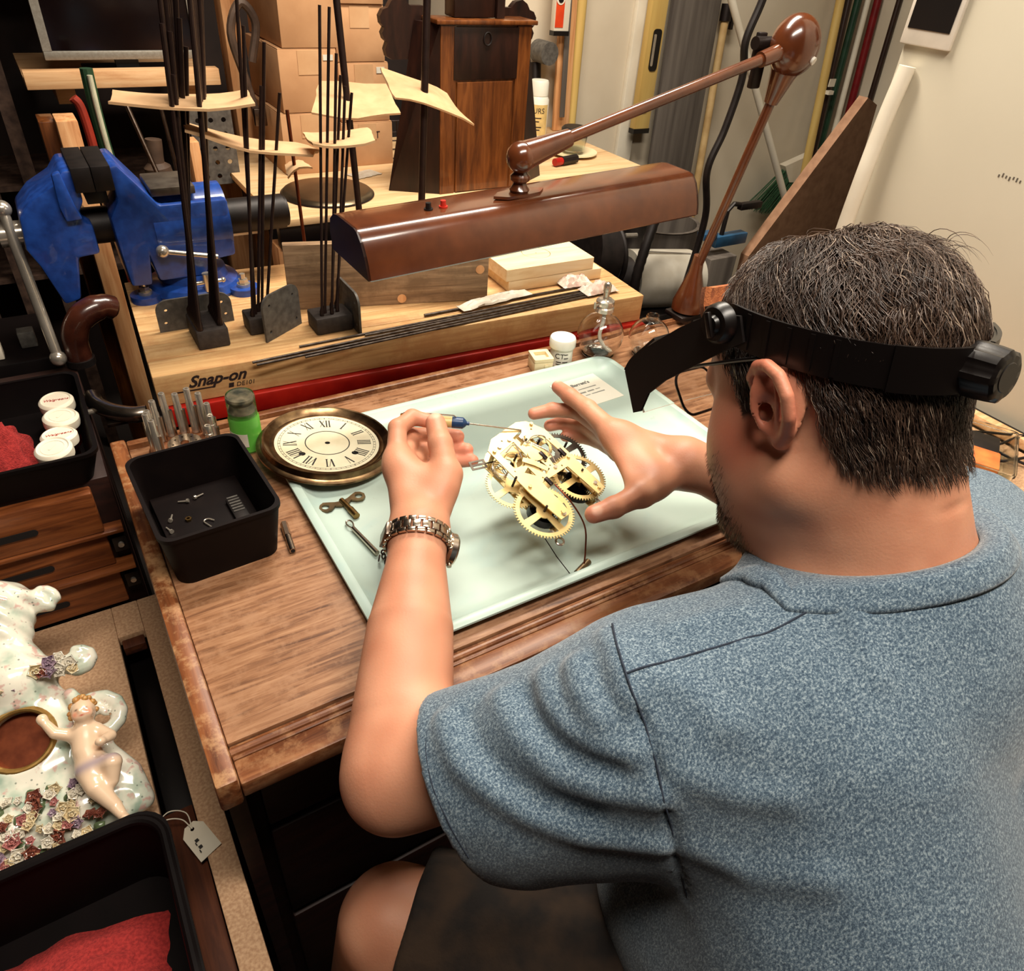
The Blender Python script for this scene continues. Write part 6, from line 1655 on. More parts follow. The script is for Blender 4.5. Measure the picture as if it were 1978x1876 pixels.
SKIN = np.array(lin((204, 146, 116))[:3]); SKIN_D = np.array(lin((180, 117, 89))[:3]); SKIN_R = np.array(lin((192, 100, 78))[:3])
HAIRC = np.array(lin((46, 30, 24))[:3])
def mixc(a, b, t):
    t = np.clip(t, 0, 1)[:, None]
    return a * (1 - t) + b * t
def hair_mask(l):
    """1 where hair grows on the head, local coordinates"""
    x, y, z = np.abs(l[:, 0]), l[:, 1], l[:, 2]
    line = np.interp(y, [-0.13, -0.10, -0.07, -0.047, -0.042, -0.036, -0.020, 0.004, 0.010, 0.026, 0.034, 0.050, 0.075, 0.10], [-0.066, -0.064, -0.052, -0.040, -0.010, 0.030, 0.046, 0.044, 0.000, -0.004, 0.040, 0.072, 0.094, 0.100])
    return (z - line)
def head_col(v):
    l = to_local(v)
    c = mixc(SKIN, SKIN_D, vnoise(v, 60, 1) * 0.7)
    # ruddy ears, cheek and nose
    ear = np.exp(-(((np.abs(l[:, 0]) - 0.092) / 0.012) ** 2)) * (np.abs(l[:, 1] + 0.018) < 0.04) * (l[:, 2] < 0.055) * (l[:, 2] > -0.03)
    c = mixc(c, SKIN_R, ear * 0.55)
    ck = np.exp(-((l[:, 1] - 0.035) / 0.03) ** 2 - ((l[:, 2] + 0.02) / 0.035) ** 2)
    c = mixc(c, SKIN_R, ck * 0.55)
    # stubble on jaw, lip and chin
    st = 1 / (1 + np.exp(-(l[:, 1] - 0.052 - 0.10 * np.clip(-l[:, 2] - 0.06, -0.05, 0.05)) / 0.007)) * (1 / (1 + np.exp((l[:, 2] + 0.030) / 0.008)))
    st *= 1 / (1 + np.exp(-(l[:, 2] + 0.145) / 0.006))
    c = mixc(c, np.array(lin((92, 56, 42))[:3]), st * 0.62 * (0.7 + 0.6 * vnoise(v, 700, 3)))
    h = hair_mask(l)
    c = mixc(c, HAIRC, np.clip(h / 0.006, 0, 1) * (np.abs(l[:, 0]) < 0.0865 + 0 * h) * (l[:, 2] > -0.08))
    m1 = np.linalg.norm(l - np.array([-0.045, -0.082, -0.098]), axis=1)
    c = mixc(c, np.array(lin((150, 70, 52))[:3]), np.exp(-(m1 / 0.0028) ** 2))
    return c
def arm_col(v):
    c = mixc(SKIN, SKIN_D, vnoise(v, 45, 5) * 0.8)
    for H in (L_HAND, R_HAND):
        for k, (pts, rs) in H.items():
            dd = np.linalg.norm(v - np.array(pts[-1]), axis=1)
            c = mixc(c, np.array(lin((226, 132, 112))[:3]), 0.45 * np.exp(-(dd / 0.016) ** 2))
            for j in (1, 2):
                dd = np.linalg.norm(v - np.array(pts[j]), axis=1)
                c = mixc(c, SKIN_R, 0.22 * np.exp(-(dd / 0.010) ** 2))
    for q, r_ in NAILS:
        dd = np.linalg.norm((v - np.array(q)), axis=1)
        c = mixc(c, np.array(lin((226, 178, 154))[:3]), 0.8 / (1 + np.exp((dd - r_) / 0.0008)))
    return c
NAILS = [((0.3400, 0.6840, 0.9245), 0.0085), ((0.4615, 0.4965, 0.8655), 0.0065), ((0.5610, 0.7340, 0.8920), 0.0070)]

add_part(head_sdf, (0.28, 0.05, 0.70), (0.80, 0.47, 1.27), 0.0019, head_col, it=1)
armL = arm_sdf(L_SH, L_EL, L_WR, L_HAND, (0.0150, 0.0150, 0.0140, 0.0130))
armR = arm_sdf(R_SH, R_EL, R_WR, R_HAND, (0.0150, 0.0150, 0.0140, 0.0130))
add_part(armL, (0.05, 0.15, 0.68), (0.41, 0.75, 0.98), 0.0016, arm_col, it=1)
add_part(armR, (0.44, 0.18, 0.72), (0.87, 0.75, 0.98), 0.0016, arm_col, it=1)
def leg_sdf(p):
    p = p.astype(np.float32)
    d = sd_poly(p, [(0.44, 0.02, 0.52), (0.115, 0.325, 0.540), (0.10, 0.36, 0.33), (0.115, 0.30, 0.10)], [0.085, 0.060, 0.058, 0.036])
    d = smin(d, sd_poly(p, [(0.115, 0.30, 0.09), (0.07, 0.42, 0.045)], [0.038, 0.032]), 0.03)
    e = sd_poly(p, [(0.63, 0.02, 0.52), (0.72, 0.44, 0.535), (0.72, 0.50, 0.33), (0.72, 0.47, 0.10)], [0.085, 0.060, 0.058, 0.036])
    e = smin(e, sd_poly(p, [(0.72, 0.47, 0.09), (0.73, 0.60, 0.045)], [0.038, 0.032]), 0.03)
    t = sd_ell(p, (0.535, 0.0, 0.56), (0.17, 0.13, 0.14))
    return np.minimum(smin(d, t, 0.04), smin(e, t, 0.04))
add_part(leg_sdf, (-0.02, -0.16, 0.0), (0.83, 0.68, 0.74), 0.005, arm_col, it=1)

m, nt, b = new_mat('skin')
at = node(nt, 'ShaderNodeAttribute', attribute_name='tone')
nt.links.new(at.outputs['Color'], b.inputs['Base Color'])
b.inputs['Roughness'].default_value = 0.48
b.inputs['Specular IOR Level'].default_value = 0.4
b.inputs['Subsurface Weight'].default_value = 0.18
b.inputs['Subsurface Radius'].default_value = (0.008, 0.003, 0.0015)
b.inputs['Subsurface Scale'].default_value = 0.6
tc = node(nt, 'ShaderNodeTexCoord'); n1 = node(nt, 'ShaderNodeTexNoise'); n1.inputs['Scale'].default_value = 420; n1.inputs['Detail'].default_value = 4
nt.links.new(tc.outputs['Object'], n1.inputs['Vector'])
n2 = node(nt, 'ShaderNodeTexNoise'); n2.inputs['Scale'].default_value = 60; n2.inputs['Detail'].default_value = 3
nt.links.new(tc.outputs['Object'], n2.inputs['Vector'])
ad = node(nt, 'ShaderNodeMath', operation='ADD'); nt.links.new(n1.outputs['Fac'], ad.inputs[0]); nt.links.new(n2.outputs['Fac'], ad.inputs[1])
bp = node(nt, 'ShaderNodeBump'); bp.inputs['Strength'].default_value = 0.16; bp.inputs['Distance'].default_value = 0.0012
nt.links.new(ad.outputs[0], bp.inputs['Height']); nt.links.new(bp.outputs[0], b.inputs['Normal'])

person = thing('person', 'seated man in a blue heathered T-shirt bent over the desk', 'person', (0.53, 0.02, 0.0))
PB = np.array([0.53, 0.02, 0.0])
body_me = np_mesh('body', np.concatenate(parts_v) - PB, np.concatenate(parts_f), np.concatenate(parts_c))
obj('body', body_me, 'skin', person, label='bare head, neck, forearms and hands')

# ------------------------------------------------------------------ T-shirt
HEM = np.array([0.178, 0.306, 0.811]); HEM_N = np.array([-0.80, 0.36, -0.48]); HEM_N = HEM_N / np.linalg.norm(HEM_N)
FOLDS = [   # (ridge or crease polyline on the cloth, height, width)
    ([(0.165, 0.312, 0.894), (0.159, 0.293, 0.895), (0.158, 0.27, 0.892), (0.166, 0.248, 0.89), (0.185, 0.216, 0.884), (0.216, 0.183, 0.878), (0.255, 0.149, 0.887)], 0.0075, 0.01),  # F1
    ([(0.206, 0.295, 0.918), (0.201, 0.28, 0.921), (0.2, 0.254, 0.921), (0.209, 0.218, 0.917), (0.227, 0.191, 0.921), (0.255, 0.162, 0.929)], 0.0065, 0.011),  # F2
    ([(0.237, 0.282, 0.941), (0.227, 0.261, 0.943), (0.225, 0.236, 0.943), (0.233, 0.21, 0.947), (0.247, 0.19, 0.953)], 0.005, 0.011),  # F3
    ([(0.181, 0.304, 0.904), (0.175, 0.277, 0.905), (0.179, 0.247, 0.902), (0.195, 0.217, 0.898), (0.223, 0.185, 0.9)], -0.004, 0.01),  # V1
    ([(0.219, 0.278, 0.931), (0.213, 0.251, 0.932), (0.22, 0.221, 0.934), (0.238, 0.189, 0.939)], -0.004, 0.01),  # V2
    ([(0.252, 0.265, 0.961), (0.243, 0.243, 0.961), (0.242, 0.219, 0.96)], 0.0105, 0.011),  # H
    ([(0.287, 0.269, 0.978), (0.27, 0.236, 0.982), (0.264, 0.217, 0.978)], 0.010, 0.011),  # K
    ([(0.292, 0.272, 0.978), (0.268, 0.221, 0.981), (0.259, 0.18, 0.959), (0.261, 0.147, 0.907), (0.283, 0.126, 0.811)], -0.0045, 0.0035),  # S
    ([(0.27, 0.226, 0.983), (0.3, 0.218, 0.994), (0.355, 0.203, 1.002), (0.375, 0.196, 1.008), (0.436, 0.188, 1.03)], -0.0016, 0.0026),  # S2
    ([(0.433, 0.186, 1.028), (0.42, 0.158, 1.018), (0.411, 0.128, 1.008)], 0.003, 0.01),  # B1
    ([(0.326, 0.246, 0.994), (0.351, 0.234, 0.998), (0.375, 0.221, 1.004)], 0.004, 0.01),  # B2
    ([(0.274, 0.157, 0.95), (0.298, 0.133, 0.941), (0.325, 0.112, 0.946)], 0.003, 0.014),  # B3
    ([(0.275, 0.132, 0.892), (0.301, 0.1, 0.885), (0.33, 0.066, 0.911)], 0.0035, 0.014),  # B4
    ([(0.277, 0.228, 0.987), (0.297, 0.195, 0.989), (0.307, 0.165, 0.978)], 0.003, 0.014),  # B5
    ([(0.411, 0.235, 1.006), (0.372, 0.238, 0.998), (0.319, 0.239, 0.995)], 0.003, 0.008),  # B6
    ([(0.16, 0.322, 0.889), (0.144, 0.303, 0.885), (0.136, 0.275, 0.874), (0.138, 0.248, 0.854), (0.145, 0.23, 0.83)], -0.0016, 0.002),  # H1
]
COL_C = np.array([0.526, 0.226, 1.007]); COL_N = np.array([0.0, 0.51, 0.86])
def shirt_outer(p):
    d = sd_poly(p, [(0.43, 0.150, 0.880), (0.41, 0.03, 0.72), (0.42, -0.02, 0.54)], [0.125, 0.150, 0.165])
    d = smin(d, sd_poly(p, [(0.65, 0.150, 0.880), (0.66, 0.03, 0.72), (0.65, -0.02, 0.54)], [0.125, 0.150, 0.165]), 0.10)
    d = smin(d, sd_cone(p, (0.53, 0.175, 0.945), (0.315, 0.225, 0.910), 0.082, 0.074), 0.06)
    d = smin(d, sd_cone(p, (0.53, 0.175, 0.945), (0.755, 0.245, 0.900), 0.082, 0.074), 0.06)
    d = smin(d, sd_poly(p, [(0.315, 0.225, 0.900), (0.22, 0.275, 0.845), (0.125, 0.335, 0.790)], [0.080, 0.075, 0.069]), 0.05)
    d = smin(d, sd_cone(p, (0.35, 0.19, 0.86), (0.22, 0.255, 0.80), 0.075, 0.060), 0.05)   # slack under the arm
    d = smin(d, sd_poly(p, [(0.745, 0.24, 0.895), (0.785, 0.35, 0.830)], [0.080, 0.070]), 0.05)
    d = smin(d, sd_ell(p, (0.45, 0.14, 0.65), (0.175, 0.17, 0.15)), 0.06)
    d = smin(d, sd_cone(p, COL_C - COL_N * 0.10, COL_C + COL_N * 0.03, 0.100, 0.086), 0.045)
    return d
def shirt_sdf(pw):
    p = pw.astype(np.float32)
    d = shirt_outer(p)
    for pts, a, w in FOLDS:
        d = d - a * 1.45 * np.exp(-(dist_poly(p, pts) / (w * 0.85)) ** 2)
    d = d - 0.0030 * (vnoise(p, 16, 9) - 0.5) - 0.0012 * (vnoise(p, 45, 10) - 0.5)
    # sleeve openings
    near_l = (p[:, 0] < 0.30)
    cutl = np.where(near_l, (p - HEM.astype(np.float32)) @ HEM_N.astype(np.float32), -1.0)
    d = smax(d, cutl, 0.004)
    inner = sd_poly(p, [(0.26, 0.26, 0.865), (0.10, 0.355, 0.77)], [0.056, 0.0615])
    d = smax(d, -np.where(near_l, inner, 1.0), 0.003)
    near_r = p[:, 1] > 0.30
    cutr = np.where(near_r, (p - np.array([0.785, 0.37, 0.83], np.float32)) @ np.array([0.36, 0.80, -0.48], np.float32), -1.0)
    d = smax(d, cutr, 0.004)
    # neck opening
    d = smax(d, (p - COL_C.astype(np.float32)) @ COL_N.astype(np.float32), 0.003)
    d = smax(d, -sd_cone(p, COL_C - COL_N * 0.03, COL_C + COL_N * 0.05, 0.081, 0.081), 0.003)
    # cut flat at the waist
    d = smax(d, 0.50 - p[:, 2], 0.01)
    return d
sv, sf = sdf_mesh(shirt_sdf, (0.10, -0.22, 0.49), (0.90, 0.42, 1.06), 0.0038)
sv = relax(sv, sf, 2, 0.5)
m, nt, b = new_mat('heather')
tc = node(nt, 'ShaderNodeTexCoord'); mp = node(nt, 'ShaderNodeMapping'); mp.inputs['Scale'].default_value = (1.0, 1.0, 0.55)
nt.links.new(tc.outputs['Object'], mp.inputs['Vector'])
n1 = node(nt, 'ShaderNodeTexNoise'); n1.inputs['Scale'].default_value = 600; n1.inputs['Detail'].default_value = 4; n1.inputs['Roughness'].default_value = 0.75
n2 = node(nt, 'ShaderNodeTexNoise'); n2.inputs['Scale'].default_value = 900; n2.inputs['Detail'].default_value = 2
nt.links.new(mp.outputs[0], n1.inputs['Vector']); nt.links.new(tc.outputs['Object'], n2.inputs['Vector'])
r1 = ramp(nt, [(0.37, (46, 62, 79)), (0.50, (80, 99, 115)), (0.66, (147, 162, 170))])
nt.links.new(n1.outputs['Fac'], r1.inputs[0]); nt.links.new(r1.outputs[0], b.inputs['Base Color'])
b.inputs['Roughness'].default_value = 0.92; b.inputs['Specular IOR Level'].default_value = 0.15
b.inputs['Sheen Weight'].default_value = 0.25; b.inputs['Sheen Roughness'].default_value = 0.5
bp = node(nt, 'ShaderNodeBump'); bp.inputs['Strength'].default_value = 0.35; bp.inputs['Distance'].default_value = 0.001
ad = node(nt, 'ShaderNodeMath', operation='ADD'); nt.links.new(n1.outputs['Fac'], ad.inputs[0]); nt.links.new(n2.outputs['Fac'], ad.inputs[1])
nt.links.new(ad.outputs[0], bp.inputs['Height']); nt.links.new(bp.outputs[0], b.inputs['Normal'])
def on_cloth(pts, n=12):
    """a path laid on the finished cloth, moved only along the smooth body normal"""
    q = np.array([tuple(v) for v in cr(pts, n)], float)
    e = 0.002; d0 = shirt_outer(q.astype(np.float32)).astype(float)
    g = np.stack([shirt_outer((q + np.eye(3)[i] * e).astype(np.float32)) - d0 for i in range(3)], 1) / e
    g /= np.linalg.norm(g, axis=1)[:, None] + 1e-9
    off = np.zeros(len(q))
    for _ in range(12):
        off -= 0.6 * shirt_sdf((q + g * off[:, None]).astype(np.float32))
    off = np.clip(off, -0.012, 0.012)
    off = np.convolve(np.pad(off, 2, 'edge'), np.ones(5) / 5, 'valid')
    return [Vector(tuple(a)) for a in (q + g * (off + 0.0007)[:, None] - PB)]
shirt = obj('t_shirt', np_mesh('t_shirt', sv - PB, sf), 'heather', person, label='blue grey heathered cotton T-shirt')

mat('thread', (40, 50, 66), (30, 38, 52), scale=200, rough=0.9)
for nm, i in (('armhole_seam', 7), ('shoulder_seam', 8)):
    obj(nm, MB().tube(on_cloth(FOLDS[i][0]), 0.0009, 6), 'thread', shirt)
obj('hem_stitch', MB().tube(on_cloth(FOLDS[15][0]), 0.0005, 6), 'thread', shirt)
# ------------------------------------------------------------------ collar, shorts, hair
ca = Vector(tuple(COL_N)).normalized(); cx_ = Vector((1, 0, 0)); cy_ = ca.cross(cx_)
NRIB = 200
col = MB()
angs = 2 * np.pi * np.arange(NRIB) / NRIB
CXv = np.array(cx_); CYv = np.array(cy_); CNv = np.array(ca)
rad = np.cos(angs)[:, None] * CXv + np.sin(angs)[:, None] * CYv
def grad_(P_):
    e = 0.0008
    d0 = shirt_outer(P_.astype(np.float32)).astype(float)
    g = np.stack([shirt_outer((P_ + np.eye(3)[i] * e).astype(np.float32)) - d0 for i in range(3)], 1) / e
    return d0, g / (np.linalg.norm(g, axis=1)[:, None] + 1e-9)
rs_ = np.linspace(0.078, 0.130, 105)
P_ = COL_C + rad[:, None, :] * rs_[None, :, None]
D_ = shirt_outer(P_.reshape(-1, 3).astype(np.float32)).reshape(NRIB, -1)
r00 = rs_[np.argmax(D_ > 0, axis=1)]
r00 = np.convolve(np.concatenate([r00[-6:], r00, r00[:6]]), np.ones(13) / 13, 'valid')
rib = np.where(np.arange(NRIB) % 2, 0.0007, 0.0)[:, None]
edge = COL_C + rad * r00[:, None]
loops = [COL_C + rad * 0.0808 - CNv * 0.006, COL_C + rad * 0.0812 + CNv * 0.0025, COL_C + rad * ((0.0812 + r00) / 2)[:, None] + CNv * 0.0046, edge + CNv * 0.0034 + rad * (0.0012 + rib)]
cur = edge.copy()
for k in range(8):                                  # walk down the cloth from the neck edge
    d0, g = grad_(cur)
    cur = cur - g * d0[:, None]
    if k in (0, 2, 4, 6):
        loops.append(cur + g * (0.0036 + rib))
    if k == 7:
        loops.append(cur + g * 0.0014); loops.append(cur - g * 0.003)
    t = rad * 0.8 - CNv
    t = t - g * (t * g).sum(1)[:, None]; t /= np.linalg.norm(t, axis=1)[:, None]
    cur = cur + t * 0.0027
vs_ = [Vector(tuple(L_[i] - PB)) for L_ in loops for i in range(NRIB)]
fs_ = [(j * NRIB + i, j * NRIB + (i + 1) % NRIB, (j + 1) * NRIB + (i + 1) % NRIB, (j + 1) * NRIB + i) for j in range(len(loops) - 1) for i in range(NRIB)]
col.add(vs_, fs_)
obj('collar', col, 'heather', shirt, angle=80, label='ribbed neckband of the shirt')

mat('camo', (52, 36, 22), (18, 10, 6), scale=26, rough=0.9, bump=0.2, bscale=300, detail=3)
def shorts_sdf(p):
    p = p.astype(np.float32)
    d = sd_poly(p, [(0.44, 0.02, 0.52), (0.135, 0.305, 0.535)], [0.115, 0.086])
    d = smax(d, (p - np.array([0.128, 0.308, 0.53], np.float32)) @ np.array([-0.72, 0.69, 0.05], np.float32), 0.006)
    e = sd_poly(p, [(0.63, 0.02, 0.52), (0.69, 0.32, 0.53)], [0.115, 0.092])
    e = smax(e, (p - np.array([0.70, 0.36, 0.53], np.float32)) @ np.array([0.2, 0.98, 0.0], np.float32), 0.006)
    t = sd_ell(p, (0.535, 0.0, 0.55), (0.20, 0.16, 0.15))
    d = np.minimum(smin(d, t, 0.05), smin(e, t, 0.05))
    d = d - 0.006 * (vnoise(p, 22, 4) - 0.5)
    d = smax(d, 0.43 - p[:, 2], 0.01)
    return smax(d, p[:, 2] - 0.64, 0.02)
hv, hf = sdf_mesh(shorts_sdf, (0.05, -0.2, 0.40), (0.86, 0.46, 0.68), 0.005)
obj('shorts', np_mesh('shorts', relax(hv, hf, 1) - PB, hf), 'camo', person, label='dark camouflage shorts')

def head_fast(pw):
    l = to_local(pw)
    d = sd_ell(l, (0, -0.010, 0.040), (0.078, 0.096, 0.084))
    d = smin(d, sd_ell(l, (0, 0.032, 0.042), (0.066, 0.064, 0.068)), 0.03)
    d = smin(d, sd_cone(pw.astype(np.float32), to_world((0, -0.025, -0.020)), NB + np.array([0.0, -0.005, -0.03]), 0.066, 0.084), 0.028)
    return d
def cap_sdf(pw):
    """soft base under the strands, clipped to where hair grows"""
    l = to_local(pw)
    x, y, z = l[:, 0], l[:, 1], l[:, 2]
    up = np.clip((z - 0.035) / 0.07, 0, 1)
    d = head_fast(pw) - 0.0012 - 0.0045 * up
    d = d - 0.004 * (vnoise(l, 60, 2) - 0.5)
    return smax(d, 0.004 - hair_mask(l), 0.006)
hv, hf = sdf_mesh(cap_sdf, HM - 0.16, HM + 0.18, 0.003)
rng = np.random.RandomState(11)
def strands(n, seed, region, length, wave, lift, width, steps=7, flow=0, clump=1):
    """vectorised hair: roots on the scalp, walked along a flow field and held at a height above it"""
    rs = np.random.RandomState(seed)
    u = rs.normal(size=(n * 8, 3)); u /= np.linalg.norm(u, axis=1)[:, None]
    l = u * np.array([0.078, 0.096, 0.084]) + np.array([0, -0.010, 0.040])
    low = rs.rand(n * 8) < 0.25
    l[low, 2] = rs.uniform(-0.075, 0.03, low.sum())
    l[low, 1] = np.minimum(l[low, 1], -0.02)
    def proj_(lw, h):
        w = to_world(lw)
        for _ in range(2):
            e = 0.0006
            d0 = head_fast(w)
            g = np.stack([head_fast(w + np.eye(3)[i] * e) - d0 for i in range(3)], 1) / e
            g /= np.linalg.norm(g, axis=1)[:, None] + 1e-9
            w = w - g * (d0 - h)[:, None]
        return to_local(w).astype(float), (g @ HF.T)
    l, g = proj_(l, np.full(len(l), 0.001))
    keep = (hair_mask(l) > 0.001) & region(l)
    l = l[keep][:n]; g = g[keep][:n]; m_ = len(l)
    whorl = np.array([0.015, -0.060, 0.130])
    ph = np.floor(vnoise(l, 42, seed) * 12) / 12 * 6.28 * 2 + rs.rand(m_) * 0.35
    tone = vnoise(l, 90, seed + 1)
    L = length(l, rs)
    hgt = lift(l, rs)
    pts = [l]
    cur = l
    side0 = rs.normal(size=m_) * 0.11
    for s in range(1, steps + 1):
        t = s / steps
        rad = cur - whorl
        if flow == 0:
            dirv = rad * np.array([1.0, 0.55, 1.0]) + np.array([0, -0.035, -0.02])
        else:
            dirv = np.tile(np.array([0.0, -0.30, -1.0]), (m_, 1))
        dirv = dirv - g * (dirv * g).sum(1)[:, None]
        dirv /= np.linalg.norm(dirv, axis=1)[:, None] + 1e-9
        lat = np.cross(g, dirv)
        wv = wave * np.sin(t * 5.5 + ph) + side0
        dirv = dirv + lat * wv[:, None]
        dirv /= np.linalg.norm(dirv, axis=1)[:, None]
        nxt = cur + dirv * (L / steps)[:, None]
        h = 0.001 + hgt * np.sin(np.minimum(t * 1.15, 1.0) * math.pi * 0.62) + 0.0015 * np.sin(t * 9 + ph * 1.7) * (hgt > 0.006)
        cur, g = proj_(nxt, h)
        pts.append(cur)
    return np.stack(pts, 1), tone, rs

def ribbons(P, width, tone, rs, cols):
    """flat tapering strands, three-sided"""
    n, m_, _ = P.shape
    T = np.zeros_like(P); T[:, 1:-1] = P[:, 2:] - P[:, :-2]; T[:, 0] = P[:, 1] - P[:, 0]; T[:, -1] = P[:, -1] - P[:, -2]
    T /= np.linalg.norm(T, axis=2)[..., None] + 1e-9
    out = P - np.array([0, -0.01, 0.03]); out /= np.linalg.norm(out, axis=2)[..., None]
    A = np.cross(T, out); A /= np.linalg.norm(A, axis=2)[..., None] + 1e-9
    B = np.cross(A, T)
    w = width * (0.7 + 0.6 * rs.rand(n))[:, None] * np.interp(np.linspace(0, 1, m_), [0, 0.2, 0.6, 1.0], [0.7, 1.0, 0.85, 0.12])[None]
    ring = [P + A * w[..., None], P + (-0.5 * A + 0.6 * B) * w[..., None], P + (-0.5 * A - 0.6 * B) * w[..., None]]
    V_ = np.stack(ring, 2).reshape(n, m_ * 3, 3)
    f = []
    for j in range(m_ - 1):
        for k in range(3):
            f.append((j * 3 + k, j * 3 + (k + 1) % 3, (j + 1) * 3 + (k + 1) % 3, (j + 1) * 3 + k))
    f = np.array(f)
    F = (f[None] + (np.arange(n) * m_ * 3)[:, None, None]).reshape(-1, 4)
    r = np.clip(tone * 0.75 + rs.rand(n) * 0.45 - 0.1, 0, 1)
    c = mixc(np.array(cols[0]), np.array(cols[1]), np.clip(r * 1.6 - 0.2, 0, 1))
    g_ = rs.rand(n) < 0.07
    c[g_] = cols[2]
    C = np.repeat(c[:, None], m_ * 3, 1).reshape(-1, 3)
    return V_.reshape(-1, 3), F, C

HC = (lin((34, 22, 17))[:3], lin((80, 60, 48))[:3], lin((140, 122, 106))[:3])
bandz = lambda l: 0.0675 + 0.44 * (l[:, 1] - 0.0)       # centre line of the head strap
topP = strands(8200, 3, lambda l: l[:, 2] > bandz(l) + 0.004, lambda l, r: np.minimum(0.036 + 0.030 * r.rand(len(l)), 1.10 * (l[:, 2] - bandz(l)) + 0.006), 0.75,
               lambda l, r: (0.003 + 0.0095 * r.rand(len(l)) ** 0.8) * np.clip((l[:, 2] - bandz(l)) / 0.05, 0.25, 1), 0.0006)
lowP = strands(7000, 5, lambda l: l[:, 2] <= bandz(l) - 0.004, lambda l, r: 0.012 + 0.008 * r.rand(len(l)), 0.35,
               lambda l, r: 0.0015 + 0.0045 * r.rand(len(l)), 0.0004, steps=4, flow=1)
hs = [(hv, hf, np.tile(HAIRC * 0.8, (len(hv), 1)))]
for (P_, tn, rs_), wd in ((topP, 0.00050), (lowP, 0.00036)):
    v_, f_, c_ = ribbons(P_, wd, tn, rs_, HC)
    hs.append((to_world(v_), f_, c_))
# a few loose curls standing up at the crown
cv = []; rs_ = np.random.RandomState(8)
for k in range(420):
    base = np.array([rs_.normal(-0.004, 0.020), -0.064 + rs_.normal(0, 0.010), 0.100 + rs_.normal(0, 0.004)])
    R0 = rs_.uniform(0.010, 0.016)
    t = np.linspace(0.25, rs_.uniform(2.2, 2.9), 9)
    dx = rs_.normal(0, 0.35)
    cv.append(np.stack([base[0] + dx * R0 * t * 0.4, base[1] - R0 * (1 - np.cos(t)), base[2] + R0 * (np.sin(t) - 0.1) * 0.75 - 0.010 * (t / 3) ** 2 * 2.2], 1))
v_, f_, c_ = ribbons(np.array(cv), 0.0004, np.full(len(cv), 0.6), rs_, HC)
hs.append((to_world(v_), f_, c_))
o_ = 0; VV = []; FF = []; CC = []
for v_, f_, c_ in hs:
    VV.append(v_); FF.append(f_ + o_); CC.append(c_); o_ += len(v_)
m, nt, b = new_mat('hair')
at = node(nt, 'ShaderNodeAttribute', attribute_name='tone')
nt.links.new(at.outputs['Color'], b.inputs['Base Color'])
b.inputs['Roughness'].default_value = 0.38; b.inputs['Specular IOR Level'].default_value = 0.55
obj('hair', np_mesh('hair', np.concatenate(VV) - PB, np.concatenate(FF), np.concatenate(CC)), 'hair', person, label='short wavy dark hair flecked with grey', kind='stuff')

# beard stubble on jaw and chin
rs_ = np.random.RandomState(21)
n_ = 5200
l_ = np.stack([rs_.uniform(-0.075, 0.075, n_ * 3), rs_.uniform(0.03, 0.125, n_ * 3), rs_.uniform(-0.135, -0.030, n_ * 3)], 1)
w_ = to_world(l_)
for _ in range(5):
    d0 = head_sdf(w_); e = 0.0006
    g_ = np.stack([head_sdf(w_ + np.eye(3)[i] * e) - d0 for i in range(3)], 1) / e
    g_ /= np.linalg.norm(g_, axis=1)[:, None] + 1e-9
    w_ = w_ - g_ * d0[:, None]
l2 = to_local(w_)
ok = (np.abs(d0) < 0.002) & (l2[:, 1] > 0.050 + 0.10 * np.clip(-l2[:, 2] - 0.06, -0.05, 0.05) + rs_.normal(0, 0.006, len(l2))) & (l2[:, 2] < -0.032 + rs_.normal(0, 0.006, len(l2)))
lip = (np.abs(l2[:, 0]) < 0.024) & (np.abs(l2[:, 2] + 0.064) < 0.012) & (l2[:, 1] > 0.09)
w_ = w_[ok & ~lip][:n_]; gl = g_[ok & ~lip][:n_]
dn = np.array([0, 0.1, -1.0]) @ HF
P_ = np.stack([w_ - gl * 0.0005 + (gl * 0.55 + dn * 0.8) * (s * rs_.uniform(0.0035, 0.0065, len(w_)))[:, None] for s in (0, 0.5, 1.0)], 1)
P_ = np.stack([to_local(P_[:, i]) for i in range(3)], 1).astype(float)
v_, f_, c_ = ribbons(P_, 0.00022, rs_.rand(len(P_)), rs_, (lin((44, 26, 18))[:3], lin((92, 62, 44))[:3], lin((150, 130, 112))[:3]))
obj('beard', np_mesh('beard', to_world(v_) - PB, f_, c_), 'hair', person, label='short brown stubble on jaw and chin', kind='stuff')

# ------------------------------------------------------------------ things he wears: built in the head's own frame
def head_M():
    M = Matrix.Identity(4)
    for i in range(3):
        for j in range(3):
            M[j][i] = HF[i][j]
        M[i][3] = HM[i]
    return M
HMX = head_M()
m, nt, b = new_mat('black_plastic'); b.inputs['Base Color'].default_value = lin((13, 8, 7)); b.inputs['Roughness'].default_value = 0.34
n1 = node(nt, 'ShaderNodeTexNoise'); n1.inputs['Scale'].default_value = 900; bp = node(nt, 'ShaderNodeBump'); bp.inputs['Strength'].default_value = 0.05; bp.inputs['Distance'].default_value = 0.0005
nt.links.new(n1.outputs['Fac'], bp.inputs['Height']); nt.links.new(bp.outputs[0], b.inputs['Normal'])
mat('black_matte', (15, 9, 8), scale=60, rough=0.6, spec=0.25)
mat('suede', (176, 104, 58), (138, 74, 38), scale=120, rough=0.95, bump=0.6, bscale=700)
glass('lens_glass', (250, 250, 250), rough=0.0, ior=1.12)
visor = thing('headband_magnifier', 'black headband magnifier visor worn around the head of the seated man', 'magnifier', M=HMX)
